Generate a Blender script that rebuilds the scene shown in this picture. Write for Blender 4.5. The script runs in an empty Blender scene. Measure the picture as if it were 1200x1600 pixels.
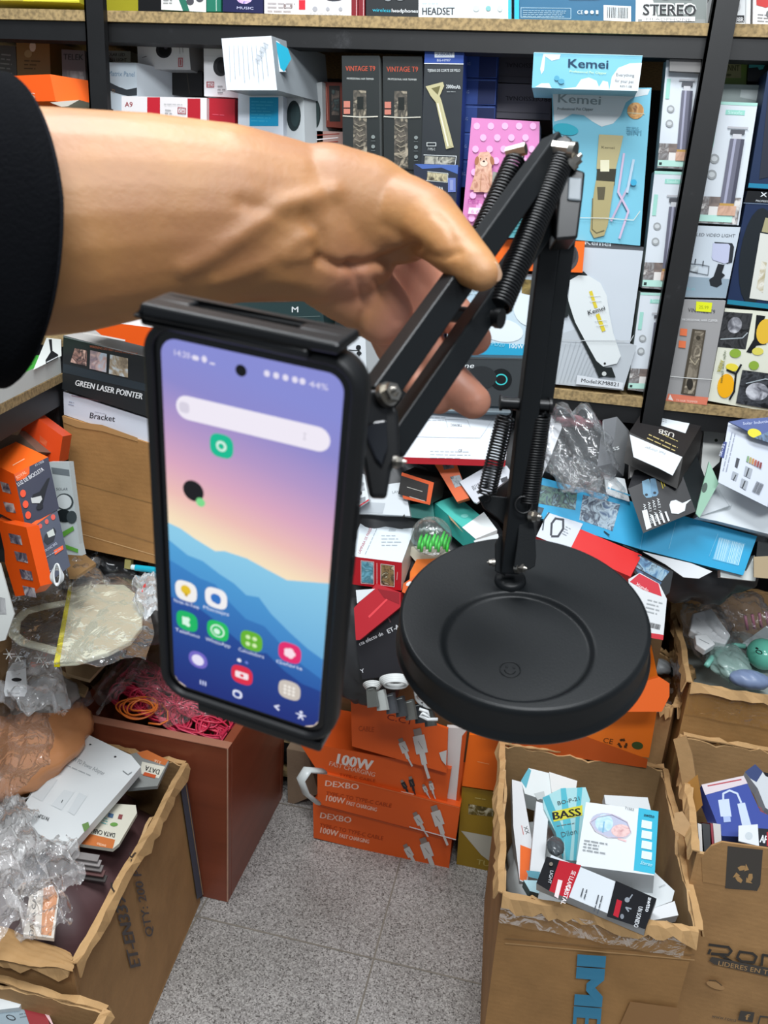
import bpy, bmesh, math, random
import numpy as np
from mathutils import Vector, Matrix
random.seed(7)
SC = bpy.context.scene
# ---------------------------------------------------------------- camera
FPX = 1250.0
CAM = np.array([0.0, 0.0, 1.2])
_y, _p, _r = math.radians(-11), math.radians(19.5), math.radians(4)
CF = np.array([math.sin(_y)*math.cos(_p), math.cos(_y)*math.cos(_p), -math.sin(_p)])
_r0 = np.array([math.cos(_y), -math.sin(_y), 0.0]); _u0 = np.cross(_r0, CF)
CR = _r0*math.cos(_r)+_u0*math.sin(_r); CU = np.cross(CR, CF)
cd = bpy.data.cameras.new('camera'); cam = bpy.data.objects.new('camera', cd)
SC.collection.objects.link(cam); SC.camera = cam
cam.matrix_world = Matrix(((CR[0], CU[0], -CF[0], CAM[0]), (CR[1], CU[1], -CF[1], CAM[1]), (CR[2], CU[2], -CF[2], CAM[2]), (0, 0, 0, 1)))
cd.sensor_fit = 'VERTICAL'; cd.sensor_height = 36.0; cd.lens = 36.0*FPX/1600; cd.clip_start = .01
cd.dof.use_dof = True; cd.dof.focus_distance = 1.0; cd.dof.aperture_fstop = 16
# ---------------------------------------------------------------- world, lamps, exposure
W = bpy.data.worlds.new('shop_light'); SC.world = W; W.use_nodes = True
W.node_tree.nodes['Background'].inputs[0].default_value = (.80, .89, 1, 1)
W.node_tree.nodes['Background'].inputs[1].default_value = .30
def lamp(name, loc, sx, sy, e, tgt=None, col=(.93, .97, 1)):
    l = bpy.data.lights.new(name, 'AREA'); l.shape = 'RECTANGLE'; l.size = sx; l.size_y = sy; l.energy = e; l.color = col
    o = bpy.data.objects.new(name, l); SC.collection.objects.link(o); o.location = loc
    if tgt is not None: o.rotation_euler = (Vector(tgt)-Vector(loc)).to_track_quat('-Z', 'Y').to_euler()
    return o
lamp('ceiling_lamp', (-.35, .62, 2.75), 1.3, .3, 40, (-.2, .9, .3))
lamp('ceiling_lamp', (.25, -.7, 2.7), 1.3, .35, 38, (0, 1.3, .8))
vs = SC.view_settings; vs.view_transform = 'Standard'; vs.look = 'None'; vs.gamma = 1; vs.use_curve_mapping = False; vs.exposure = .2

# ---------------------------------------------------------------- rays: pixel of the photo to a point of the place
def ray(x, y): return CF+CR*((x-600)/FPX)+CU*((800-y)/FPX)
def P(x, y, t): return CAM+t*ray(x, y)
def PZ(x, y, z): d = ray(x, y); return CAM+d*((z-CAM[2])/d[2])
def PY(x, y, Y): d = ray(x, y); return CAM+d*(Y/d[1])
def PN(x, y, p, n): d = ray(x, y); return CAM+d*(float((p-CAM)@n)/float(d@n))
PN0 = np.array([0, 1, -.458]); PN0 = PN0/np.linalg.norm(PN0); PP0 = np.array([0, 1.40, .9])
def PP(x, y, off=0): return PN(x, y, PP0-PN0*off, PN0)       # the slope of the heap
def TT(x, y, off=0): return float((PP(x, y, off)-CAM)@CF)
def nrm(v): return v/np.linalg.norm(v)
def par(pts, t0):
    M = np.array([ray(*pts[0]), -ray(*pts[1]), ray(*pts[2]), -ray(*pts[3])]).T
    k = np.linalg.svd(M)[2][-1]; return k/k[0]*t0

# ---------------------------------------------------------------- materials
_M = {}
def lin(h):
    c = [int(h[i:i+2], 16)/255 for i in (0, 2, 4)]
    return tuple((x/12.92 if x <= .04045 else ((x+.055)/1.055)**2.4) for x in c)+(1,)
def nodes(m):
    m.use_nodes = True; nt = m.node_tree; return nt, nt.nodes['Principled BSDF']
def N(nt, typ, **kw):
    n = nt.nodes.new(typ)
    for k, v in kw.items():
        if k.startswith('i_'): n.inputs[k[2:].replace('_', ' ')].default_value = v
        else: setattr(n, k, v)
    return n
def ramp(nt, stops):
    r = nt.nodes.new('ShaderNodeValToRGB'); e = r.color_ramp.elements
    while len(e) > 1: e.remove(e[0])
    e[0].position, e[0].color = stops[0]
    for p, c in stops[1:]: x = e.new(p); x.color = c
    return r
def M(col, kind='card'):
    key = (col, kind)
    if key in _M: return _M[key]
    m = bpy.data.materials.new(kind+'_'+str(col)); _M[key] = m; nt, b = nodes(m); L = nt.links.new
    c = lin(col.split(':')[0]); b.inputs['Base Color'].default_value = c
    tc = N(nt, 'ShaderNodeTexCoord')
    if kind == 'card':
        b.inputs['Roughness'].default_value = .42; b.inputs['Specular IOR Level'].default_value = .4
        n = N(nt, 'ShaderNodeTexNoise', i_Scale=9, i_Detail=2); L(tc.outputs['Object'], n.inputs['Vector'])
        bp = N(nt, 'ShaderNodeBump', i_Strength=.25, i_Distance=.006); L(n.outputs[0], bp.inputs['Height']); L(bp.outputs[0], b.inputs['Normal'])
    elif kind == 'ink':
        b.inputs['Roughness'].default_value = .45; b.inputs['Specular IOR Level'].default_value = .3
    elif kind == 'carton':
        n = N(nt, 'ShaderNodeTexNoise', i_Scale=7, i_Detail=6, i_Roughness=.65); L(tc.outputs['Object'], n.inputs['Vector'])
        r = ramp(nt, [(.3, tuple(x*.78 for x in c[:3])+(1,)), (.7, tuple(min(1, x*1.16) for x in c[:3])+(1,))])
        L(n.outputs[0], r.inputs[0]); L(r.outputs[0], b.inputs['Base Color'])
        w = N(nt, 'ShaderNodeTexWave', i_Scale=38, i_Distortion=1.5); w.bands_direction = 'Z'; L(tc.outputs['Object'], w.inputs['Vector'])
        mx = N(nt, 'ShaderNodeMath', operation='MULTIPLY_ADD'); mx.inputs[1].default_value = .018
        L(w.outputs[1], mx.inputs[0]); L(n.outputs[0], mx.inputs[2])
        bp = N(nt, 'ShaderNodeBump', i_Strength=.5, i_Distance=.005); L(mx.outputs[0], bp.inputs['Height']); L(bp.outputs[0], b.inputs['Normal'])
        b.inputs['Roughness'].default_value = .68; b.inputs['Specular IOR Level'].default_value = .25
    elif kind == 'img':                      # a printed photograph: patches of its colours
        cs = [lin(x) for x in col.split(':')]
        n = N(nt, 'ShaderNodeTexNoise', i_Scale=55, i_Detail=3, i_Distortion=1.2); L(tc.outputs['Object'], n.inputs['Vector'])
        k = len(cs); r = ramp(nt, [(.34+.32*i/max(1, k-1), cc) for i, cc in enumerate(cs)])
        L(n.outputs[0], r.inputs[0]); L(r.outputs[0], b.inputs['Base Color']); b.inputs['Roughness'].default_value = .4
    elif kind == 'particle':
        n = N(nt, 'ShaderNodeTexNoise', i_Scale=160, i_Detail=3); L(tc.outputs['Object'], n.inputs['Vector'])
        r = ramp(nt, [(.35, tuple(x*.62 for x in c[:3])+(1,)), (.62, tuple(min(1, x*1.2) for x in c[:3])+(1,))])
        L(n.outputs[0], r.inputs[0]); L(r.outputs[0], b.inputs['Base Color']); b.inputs['Roughness'].default_value = .8
    elif kind == 'blackmetal':
        n = N(nt, 'ShaderNodeTexNoise', i_Scale=900, i_Detail=2); L(tc.outputs['Object'], n.inputs['Vector'])
        bp = N(nt, 'ShaderNodeBump', i_Strength=.15, i_Distance=.0004); L(n.outputs[0], bp.inputs['Height']); L(bp.outputs[0], b.inputs['Normal'])
        b.inputs['Roughness'].default_value = .4; b.inputs['Specular IOR Level'].default_value = .32
    elif kind == 'shelfsteel':
        n = N(nt, 'ShaderNodeTexNoise', i_Scale=14, i_Detail=6, i_Roughness=.7); L(tc.outputs['Object'], n.inputs['Vector'])
        r = ramp(nt, [(.42, c), (.62, tuple(x*1.9 for x in c[:3])+(1,)), (.8, lin('3c3c3e'))]); L(n.outputs[0], r.inputs[0]); L(r.outputs[0], b.inputs['Base Color'])
        b.inputs['Roughness'].default_value = .5
    elif kind == 'gloss': b.inputs['Roughness'].default_value = .18
    elif kind == 'plastic': b.inputs['Roughness'].default_value = .35
    elif kind == 'rubber': b.inputs['Roughness'].default_value = .5
    elif kind == 'chrome': b.inputs['Metallic'].default_value = 1; b.inputs['Roughness'].default_value = .32
    elif kind == 'emit':
        b.inputs['Base Color'].default_value = (0, 0, 0, 1); b.inputs['Emission Color'].default_value = c; b.inputs['Emission Strength'].default_value = .82
        b.inputs['Roughness'].default_value = .15
    elif kind == 'wood':
        w = N(nt, 'ShaderNodeTexNoise', i_Scale=5, i_Detail=4); mp = N(nt, 'ShaderNodeMapping'); mp.inputs['Scale'].default_value = (1, 1, 7)
        L(tc.outputs['Object'], mp.inputs[0]); L(mp.outputs[0], w.inputs['Vector'])
        r = ramp(nt, [(.3, tuple(x*.86 for x in c[:3])+(1,)), (.7, tuple(x*1.12 for x in c[:3])+(1,))])
        L(w.outputs[0], r.inputs[0]); L(r.outputs[0], b.inputs['Base Color']); b.inputs['Roughness'].default_value = .35
    elif kind in ('film', 'milky', 'tape', 'haze'):
        out = nt.nodes['Material Output']; tr = N(nt, 'ShaderNodeBsdfTransparent'); gl = N(nt, 'ShaderNodeBsdfGlossy', i_Roughness=.12)
        gl.inputs[0].default_value = (1, 1, 1, 1); df = N(nt, 'ShaderNodeBsdfDiffuse'); df.inputs[0].default_value = c
        n = N(nt, 'ShaderNodeTexNoise', i_Scale=22, i_Detail=3, i_Distortion=1.5); L(tc.outputs['Object'], n.inputs['Vector'])
        bp = N(nt, 'ShaderNodeBump', i_Strength=.6, i_Distance=.012); L(n.outputs[0], bp.inputs['Height']); L(bp.outputs[0], gl.inputs['Normal'])
        m1 = N(nt, 'ShaderNodeMixShader'); m1.inputs[0].default_value = {'film': .07, 'haze': .26, 'milky': .5, 'tape': .35}[kind]; L(tr.outputs[0], m1.inputs[1]); L(df.outputs[0], m1.inputs[2])
        lw = N(nt, 'ShaderNodeLayerWeight', i_Blend=.25); L(bp.outputs[0], lw.inputs['Normal'])
        mu = N(nt, 'ShaderNodeMath', operation='MULTIPLY_ADD'); mu.inputs[1].default_value = .42; mu.inputs[2].default_value = .035; L(lw.outputs['Fresnel'], mu.inputs[0])
        m2 = N(nt, 'ShaderNodeMixShader'); L(mu.outputs[0], m2.inputs[0]); L(m1.outputs[0], m2.inputs[1]); L(gl.outputs[0], m2.inputs[2]); L(m2.outputs[0], out.inputs[0])
    elif kind == 'skin':
        n = N(nt, 'ShaderNodeTexNoise', i_Scale=16, i_Detail=4); L(tc.outputs['Object'], n.inputs['Vector'])
        r = ramp(nt, [(.3, lin('a06e47')), (.55, c), (.75, lin('c29064'))]); L(n.outputs[0], r.inputs[0])
        vc = N(nt, 'ShaderNodeVertexColor', layer_name='palm'); mx = N(nt, 'ShaderNodeMix', data_type='RGBA'); L(vc.outputs[0], mx.inputs[0]); L(r.outputs[0], mx.inputs[6]); mx.inputs[7].default_value = lin('cf8c76'); L(mx.outputs[2], b.inputs['Base Color'])
        n2 = N(nt, 'ShaderNodeTexNoise', i_Scale=260, i_Detail=3); L(tc.outputs['Object'], n2.inputs['Vector'])
        bp = N(nt, 'ShaderNodeBump', i_Strength=.25, i_Distance=.0008); L(n2.outputs[0], bp.inputs['Height']); L(bp.outputs[0], b.inputs['Normal'])
        b.inputs['Roughness'].default_value = .5; b.inputs['Subsurface Weight'].default_value = .12; b.inputs['Subsurface Scale'].default_value = .01
        b.inputs['Subsurface Radius'].default_value = (1, .4, .2)
    elif kind == 'cloth':
        n = N(nt, 'ShaderNodeTexNoise', i_Scale=500, i_Detail=2); L(tc.outputs['Object'], n.inputs['Vector'])
        bp = N(nt, 'ShaderNodeBump', i_Strength=.5, i_Distance=.001); L(n.outputs[0], bp.inputs['Height']); L(bp.outputs[0], b.inputs['Normal'])
        b.inputs['Roughness'].default_value = .95; b.inputs['Specular IOR Level'].default_value = .06
    return m
def floor_mat():
    m = bpy.data.materials.new('terrazzo_tiles'); nt, b = nodes(m); L = nt.links.new
    tc = N(nt, 'ShaderNodeTexCoord')
    v = N(nt, 'ShaderNodeTexVoronoi', i_Scale=480); L(tc.outputs['Object'], v.inputs['Vector'])
    r = ramp(nt, [(0, lin('5e5a57')), (.12, lin('8b8784')), (.4, lin('9d9996')), (.72, lin('b7b3af')), (1, lin('d2cfca'))]); r.color_ramp.interpolation = 'CONSTANT'
    sp = N(nt, 'ShaderNodeSeparateColor'); L(v.outputs['Color'], sp.inputs[0]); L(sp.outputs[0], r.inputs[0])
    n = N(nt, 'ShaderNodeTexNoise', i_Scale=5, i_Detail=3); L(tc.outputs['Object'], n.inputs['Vector'])
    r2 = ramp(nt, [(.3, (.72, .72, .70, 1)), (.7, (1, 1, 1, 1))]); L(n.outputs[0], r2.inputs[0])
    mx = N(nt, 'ShaderNodeMix', data_type='RGBA', blend_type='MULTIPLY'); mx.inputs[0].default_value = 1
    L(r.outputs[0], mx.inputs[6]); L(r2.outputs[0], mx.inputs[7]); L(mx.outputs[2], b.inputs['Base Color']); b.inputs['Roughness'].default_value = .38
    return m

# ---------------------------------------------------------------- mesh builder
WO = {}
def props(o, label=None, cat=None, group=None, kind=None):
    if label: o['label'] = label
    if cat: o['category'] = cat
    if group: o['group'] = group
    if kind: o['kind'] = kind
    return o
def empty(name, loc, label=None, cat=None, group=None):
    o = bpy.data.objects.new(name, None); SC.collection.objects.link(o); o.location = loc; o.empty_display_size = .02
    WO[o.name] = np.array(loc, float); return props(o, label, cat, group)
class MB:
    def __init__(s): s.v = []; s.f = []; s.m = []; s.mats = []; s.s = []
    def mi(s, m):
        if m not in s.mats: s.mats.append(m)
        return s.mats.index(m)
    def add(s, vs, fs, m, smooth=False):
        o = len(s.v); s.v.extend([tuple(map(float, q)) for q in vs]); i = s.mi(m)
        for f in fs: s.f.append([k+o for k in f]); s.m.append(i); s.s.append(smooth)
        return s
    def hexa(s, V, a, b, c, m, mats=None):
        V, a, b, c = [np.array(q, float) for q in (V, a, b, c)]
        vs = [V, V+a, V+a+b, V+b, V+c, V+a+c, V+a+b+c, V+b+c]
        fs = [(0, 3, 2, 1), (4, 5, 6, 7), (0, 1, 5, 4), (1, 2, 6, 5), (2, 3, 7, 6), (3, 0, 4, 7)]
        if np.cross(a, b)@c < 0: fs = [f[::-1] for f in fs]
        mats = mats or {}
        for i, f in enumerate(fs): s.add([vs[k] for k in f], [(0, 1, 2, 3)], mats.get(i, m))
        return s
    def slab(s, lo, hi, m): lo = np.array(lo, float); hi = np.array(hi, float); d = hi-lo; return s.hexa(lo, (d[0], 0, 0), (0, d[1], 0), (0, 0, d[2]), m)
    def bar(s, p, q, w, h, m, up=(0, 0, 1)):
        p = np.array(p, float); q = np.array(q, float); d = nrm(q-p); x = nrm(np.cross(d, np.array(up, float))); y = np.cross(x, d)
        return s.hexa(p-x*w/2-y*h/2, x*w, y*h, q-p, m)
    def tube(s, pts, r, m, n=8, closed=False, cap=True, flat=1):
        pts = [np.array(p, float) for p in pts]; k = len(pts); rs = r if hasattr(r, '__len__') else [r]*k
        prev = None; vs = []
        for i, p in enumerate(pts):
            a = pts[(i-1) % k] if (closed or i > 0) else p; b = pts[(i+1) % k] if (closed or i < k-1) else p
            d = b-a; d = d/(np.linalg.norm(d)+1e-12)
            if prev is None:
                prev = np.cross(d, (0, 0, 1.)) if abs(d[2]) < .9 else np.cross(d, (1., 0, 0))
            x = prev-d*(prev@d); x = x/(np.linalg.norm(x)+1e-12); prev = x; y = np.cross(d, x)
            for j in range(n): t = 2*math.pi*j/n; vs.append(p+(x*math.cos(t)+y*math.sin(t)*flat)*rs[i])
        fs = []
        for i in range(k if closed else k-1):
            o1 = i*n; o2 = ((i+1) % k)*n
            for j in range(n): fs.append((o1+j, o1+(j+1) % n, o2+(j+1) % n, o2+j))
        if cap and not closed: fs += [tuple(range(n))[::-1], tuple((k-1)*n+j for j in range(n))]
        return s.add(vs, fs, m, True)
    def cyl(s, p, q, r, m, n=24, r2=None):
        p = np.array(p, float); q = np.array(q, float); d = nrm(q-p); x = nrm(np.cross(d, (0, .3, 1) if abs(d[2]) < .9 else (1, 0, 0))); y = np.cross(d, x); r2 = r if r2 is None else r2
        vs = [p+(x*math.cos(2*math.pi*j/n)+y*math.sin(2*math.pi*j/n))*r for j in range(n)]+[q+(x*math.cos(2*math.pi*j/n)+y*math.sin(2*math.pi*j/n))*r2 for j in range(n)]
        s.add(vs, [(j, (j+1) % n, n+(j+1) % n, n+j) for j in range(n)], m, n > 8)
        s.add(vs[:n], [tuple(range(n))[::-1]], m); s.add(vs[n:], [tuple(range(n))], m); return s
    def ell(s, c, ax, m, nu=20, nv=12, f=None):
        c = np.array(c, float); ax = [np.array(a, float) for a in ax]; vs = []; fs = []
        for i in range(nv+1):
            ph = math.pi*i/nv
            for j in range(nu):
                th = 2*math.pi*j/nu; q = c+ax[0]*math.sin(ph)*math.cos(th)+ax[1]*math.sin(ph)*math.sin(th)+ax[2]*math.cos(ph)
                vs.append(q if f is None else f(q, i, j))
        for i in range(nv):
            for j in range(nu): fs.append((i*nu+j, (i+1)*nu+j, (i+1)*nu+(j+1) % nu, i*nu+(j+1) % nu))
        return s.add(vs, fs, m, True)
    def lathe(s, prof, c, axis, m, n=72, sm=True):
        c = np.array(c, float); d = nrm(np.array(axis, float)); x = nrm(np.cross(d, (1, 0, .01))); y = np.cross(d, x); vs = []; fs = []
        for r, h in prof:
            for j in range(n): t = 2*math.pi*j/n; vs.append(c+d*h+(x*math.cos(t)+y*math.sin(t))*r)
        for i in range(len(prof)-1):
            for j in range(n): fs.append((i*n+j, i*n+(j+1) % n, (i+1)*n+(j+1) % n, (i+1)*n+j))
        return s.add(vs, fs, m, sm)
    def prism(s, pts, ext, m, cap=True):
        pts = [np.array(p, float) for p in pts]; ext = np.array(ext, float); n = len(pts); nn = sum((np.cross(pts[i]-pts[0], pts[(i+1) % n]-pts[0]) for i in range(n)), np.zeros(3))
        if nn@ext > 0: pts = pts[::-1]
        vs = pts+[p+ext for p in pts]
        s.add(vs, [tuple(range(n)), tuple(range(2*n-1, n-1, -1))]+[((i+1) % n, i, n+i, n+(i+1) % n) for i in range(n)], m); return s
    def grid(s, fn, nu, nv, m, smooth=True, th=0):
        vs = [fn(i/nu, j/nv) for j in range(nv+1) for i in range(nu+1)]
        fs = [(j*(nu+1)+i, j*(nu+1)+i+1, (j+1)*(nu+1)+i+1, (j+1)*(nu+1)+i) for j in range(nv) for i in range(nu)]
        return s.add(vs, fs, m, smooth)
    def build(s, name, parent=None, bevel=0, weld=False, **kw):
        v = np.array(s.v); lo = v.min(0); hi = v.max(0); org = np.array([(lo[0]+hi[0])/2, (lo[1]+hi[1])/2, lo[2]])
        me = bpy.data.meshes.new(name); me.from_pydata([tuple(q) for q in (v-org)], [], s.f)
        for m in s.mats: me.materials.append(m)
        me.polygons.foreach_set('material_index', s.m); me.polygons.foreach_set('use_smooth', s.s)
        if weld or bevel:
            bm = bmesh.new(); bm.from_mesh(me); bmesh.ops.remove_doubles(bm, verts=bm.verts, dist=1e-6); bmesh.ops.recalc_face_normals(bm, faces=bm.faces); bm.to_mesh(me); bm.free()
        me.update(); o = bpy.data.objects.new(name, me); SC.collection.objects.link(o); WO[o.name] = org
        if bevel:
            b = o.modifiers.new('b', 'BEVEL'); b.width = bevel; b.segments = 3; b.limit_method = 'ANGLE'
        o.location = org
        if parent is not None: o.parent = parent; o.location = org-WO[parent.name]
        return props(o, **kw)
def wob(p, a, f=9., sd=0.):
    x, y, z = p; return np.array([math.sin(f*y+sd)*math.sin(f*1.7*z+sd*2), math.sin(f*1.3*z+sd*3)*math.sin(f*x+1+sd), math.sin(f*1.1*x+sd*1.4)*math.sin(f*1.9*y+2+sd)])*a

# ---------------------------------------------------------------- printed art on the faces of boxes
_T = {}
def glyphs(txt):
    if txt in _T: return _T[txt]
    c = bpy.data.curves.new('t', 'FONT'); c.body = txt; c.resolution_u = 2; c.fill_mode = 'FRONT' if hasattr(c, 'fill_mode') else 'BOTH'
    o = bpy.data.objects.new('t', c); me = bpy.data.meshes.new_from_object(o)
    v = np.array([tuple(q.co)[:2] for q in me.vertices]) if len(me.vertices) else np.zeros((1, 2)); f = [tuple(p.vertices) for p in me.polygons]
    bpy.data.objects.remove(o); bpy.data.curves.remove(c); bpy.data.meshes.remove(me)
    v[:, 0] -= v[:, 0].min(); _T[txt] = (v, f, v[:, 0].max()); return _T[txt]
class Face:
    """draws on a plane (p, n): coordinates are read off the photo and land on the face itself"""
    def __init__(s, mb, p, n):
        s.mb = mb; s.p = np.array(p, float); n = nrm(np.array(n, float)); s.n = n if (CAM-s.p)@n > 0 else -n; s.k = 0
    def q(s, x, y): return PN(x, y, s.p+s.n*(.0003+.00012*s.k), s.n)
    def poly(s, xy, m):
        pts = [s.q(xy[i], xy[i+1]) for i in range(0, len(xy), 2)]
        n = np.cross(pts[1]-pts[0], pts[2]-pts[0]); tot = np.zeros(3)
        for i in range(1, len(pts)-1): tot += np.cross(pts[i]-pts[0], pts[i+1]-pts[0])
        if tot@s.n < 0: pts = pts[::-1]
        s.mb.add(pts, [tuple(range(len(pts)))], m); s.k += 1
    def draw(s, a):
        k = a[0]
        if k == 'p': s.poly(a[2], M(a[1], 'ink'))
        elif k == 'i': s.poly(a[2], M(a[1], 'img'))
        elif k == 'g': s.poly(a[2], M(a[1], 'gloss'))
        elif k == 'o':
            _, c, cx, cy, rx, ry = a[:6]; ro = math.radians(a[6]) if len(a) > 6 else 0; xy = []
            for j in range(20):
                t = 2*math.pi*j/20; ex, ey = rx*math.cos(t), ry*math.sin(t); xy += [cx+ex*math.cos(ro)-ey*math.sin(ro), cy+ex*math.sin(ro)+ey*math.cos(ro)]
            s.poly(xy, M(c, 'img' if ':' in c else 'ink'))
        elif k == 'l':
            _, c, w, xy = a; m = M(c, 'ink')
            for i in range(0, len(xy)-2, 2):
                x0, y0, x1, y1 = xy[i:i+4]; d = math.hypot(x1-x0, y1-y0) or 1; nx, ny = -(y1-y0)/d*w/2, (x1-x0)/d*w/2; ex, ey = (x1-x0)/d*w*.25, (y1-y0)/d*w*.25
                kk = s.k; s.poly([x0+nx-ex, y0+ny-ey, x1+nx+ex, y1+ny+ey, x1-nx+ex, y1-ny+ey, x0-nx-ex, y0-ny-ey], m); s.k = kk+.3
            s.k = math.ceil(s.k)+1
        elif k == 't':     # colour, text, baseline start, baseline end, cap height (, weight, slant)
            _, c, txt, x0, y0, x1, y1, h = a[:8]; bold = a[8] if len(a) > 8 else 1; sl = a[9] if len(a) > 9 else 0
            v, f, w = glyphs(txt); d = math.hypot(x1-x0, y1-y0); dx, dy = (x1-x0)/d, (y1-y0)/d; ux, uy = dy, -dx
            S = s.q(x0, y0); A = (s.q(x1, y1)-S)/w; B = (s.q(x0+(ux+dx*sl)*h, y0+(uy+dy*sl)*h)-S)/.7
            for b in range(max(1, bold)):
                o = nrm(A)*(b-(bold-1)/2)*h*.032*np.linalg.norm(s.q(x0+1, y0)-S)
                s.mb.add([S+o+s.n*(.00005*b)+A*q[0]+B*q[1] for q in v], f, M(c, 'ink'))
            s.k += 1+bold*.45
        elif k == 'f':     # fine print: corner, far end of first line, n lines, spacing
            _, c, x0, y0, x1, y1, n, sp = a; d = math.hypot(x1-x0, y1-y0); dx, dy = (x1-x0)/d, (y1-y0)/d; rr = random.Random(int(x0*7+y0)); m = M(c, 'ink')
            for i in range(n):
                ox, oy = -dy*sp*i, dx*sp*i; L = rr.uniform(.6, 1); t = 0; k0 = s.k
                while t < d*L:
                    e = min(d*L, t+sp*rr.uniform(.8, 2.6)); w = sp*.3
                    s.poly([x0+ox+dx*t, y0+oy+dy*t, x0+ox+dx*e, y0+oy+dy*e, x0+ox+dx*e-dy*w, y0+oy+dy*e+dx*w, x0+ox+dx*t-dy*w, y0+oy+dy*t+dx*w], m); s.k = k0; t = e+sp*.35
            s.k += 1
        elif k == 'r':     # three chasing arrows: colour, centre, radius, slope
            _, c, cx, cy, R, sl = a; k0 = s.k
            for j in range(3):
                g = lambda r_, t: (cx+R*r_*math.cos(t), cy+R*r_*math.sin(t)+sl*R*r_*math.cos(t)); t0 = math.radians(-90+120*j)
                band = [g(1.0, t0-.75), g(1.04, t0-.3), g(1.04, t0+.15), g(.62, t0+.2), g(.5, t0-.3), g(.62, t0-.85)]; head = [g(1.3, t0+.2), g(.85, t0+.75), g(.4, t0+.15)]
                for q in (band, head): s.poly([z for p in q for z in p], M(c, 'ink')); s.k = k0+.4
            s.k = math.ceil(s.k)+1
        elif k == 'b':     # barcode in a quad given by corner, end of base, height
            _, c, x0, y0, x1, y1, h = a; d = math.hypot(x1-x0, y1-y0); dx, dy = (x1-x0)/d, (y1-y0)/d; rr = random.Random(3); t = 0; m = M(c, 'ink'); k0 = s.k
            while t < d:
                w = rr.choice([.4, .4, .8, 1.2])*d/30; s.poly([x0+dx*t, y0+dy*t, x0+dx*(t+w), y0+dy*(t+w), x0+dx*(t+w)+dy*h, y0+dy*(t+w)-dx*h, x0+dx*t+dy*h, y0+dy*t-dx*h], m); s.k = k0; t += w+rr.choice([.5, .9])*d/30
            s.k += 1
def rc(x0, y0, x1, y1, sk=0., sl=0.):   # rectangle whose sides lean by sk (x per y) and rise by sl (y per x)
    f = lambda x, y: (x-sk*(y-y0), y+sl*(x-x0)); r = []
    for x, y in ((x0, y0), (x1, y0), (x1, y1), (x0, y1)): r += list(f(x, y))
    return r
def fbox(name, label, cat, quad, d, col, art=(), Y=1.4, side=None, group=None, kind='card', ext=None, top=None):
    """box standing with its front on the plane y=Y; quad TL TR BR BL read off the photo"""
    mb = MB(); q = [PY(quad[i], quad[i+1], Y) for i in (0, 2, 4, 6)]; e = np.array(ext if ext is not None else (0, d, 0), float)
    m = M(col, kind); ms = M(side or col, kind); mt = M(top or side or col, kind)
    b = [p+e for p in q]; TL, TR, BR, BL = q; tl, tr, br, bl = b
    mb.add([TL, BL, BR, TR], [(0, 1, 2, 3)], m); mb.add([tl, tr, br, bl], [(0, 1, 2, 3)], ms)
    mb.add([TL, TR, tr, tl], [(0, 1, 2, 3)], mt); mb.add([BL, bl, br, BR], [(0, 1, 2, 3)], ms)
    mb.add([TL, tl, bl, BL], [(0, 1, 2, 3)], ms); mb.add([TR, BR, br, tr], [(0, 1, 2, 3)], ms)
    F = Face(mb, TL, (0, -1, 0))
    for a in art: F.draw(a)
    return mb.build(name, label=label, cat=cat, group=group)
def tri(V, Es, t0, sg=1., k0=.1):
    v = t0*ray(*V); rs = [ray(*e) for e in Es]; t = np.array([t0*(1+sg*k0)]*3)
    for it in range(80):
        e = [t[i]*rs[i]-v for i in range(3)]
        F = np.array([e[0]@e[1], e[1]@e[2], e[0]@e[2]])
        J = np.array([[rs[0]@e[1], rs[1]@e[0], 0], [0, rs[1]@e[2], rs[2]@e[1]], [rs[0]@e[2], 0, rs[2]@e[0]]])
        t = t-np.linalg.lstsq(J, F, rcond=None)[0]*.6
    return t
def tbox(name, label, cat, V, E1, E2, E3, t0, cols, arts=((), (), ()), group=None, dep=None, cap=.3, kind='card', k0=.1, parts=None):
    """box from the corner nearest the lens and its three neighbours as the photo shows them: the three edges are solved to be square.
    dep: depths of the three neighbours instead; cols: colours of faces 12, 23, 31 (and the rest)"""
    if dep is not None: t = [t0+x for x in dep]
    else:
        t = tri(V, (E1, E2, E3), t0, 1, k0)
    v = P(V[0], V[1], t0); a, b, c = [P(E[0], E[1], float(tt))-v for E, tt in zip((E1, E2, E3), t)]
    L = [float(np.linalg.norm(x)) for x in (a, b, c)]
    if max(L) > cap or min(L) < 1e-3 or min(t) <= .05: print('TRIBAD', name, label[:40], [round(x, 3) for x in L], [round(float(x), 3) for x in t])
    lst = [a, b, c]
    for i in range(3):
        if L[i] > cap: lst[i] = lst[i]*(cap/L[i])
    a, b, c = lst
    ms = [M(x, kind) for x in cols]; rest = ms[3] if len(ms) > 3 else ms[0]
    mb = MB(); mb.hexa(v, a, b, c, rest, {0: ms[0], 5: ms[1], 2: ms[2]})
    for (x, y), ar in zip(((a, b), (b, c), (c, a)), arts):
        F = Face(mb, v, np.cross(x, y))
        ctr = v+(a+b+c)/2
        if (F.n@(v-ctr)) < 0: F.n = -F.n
        for z in ar: F.draw(z)
    return mb.build(name, label=label, cat=cat, group=group)
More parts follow.
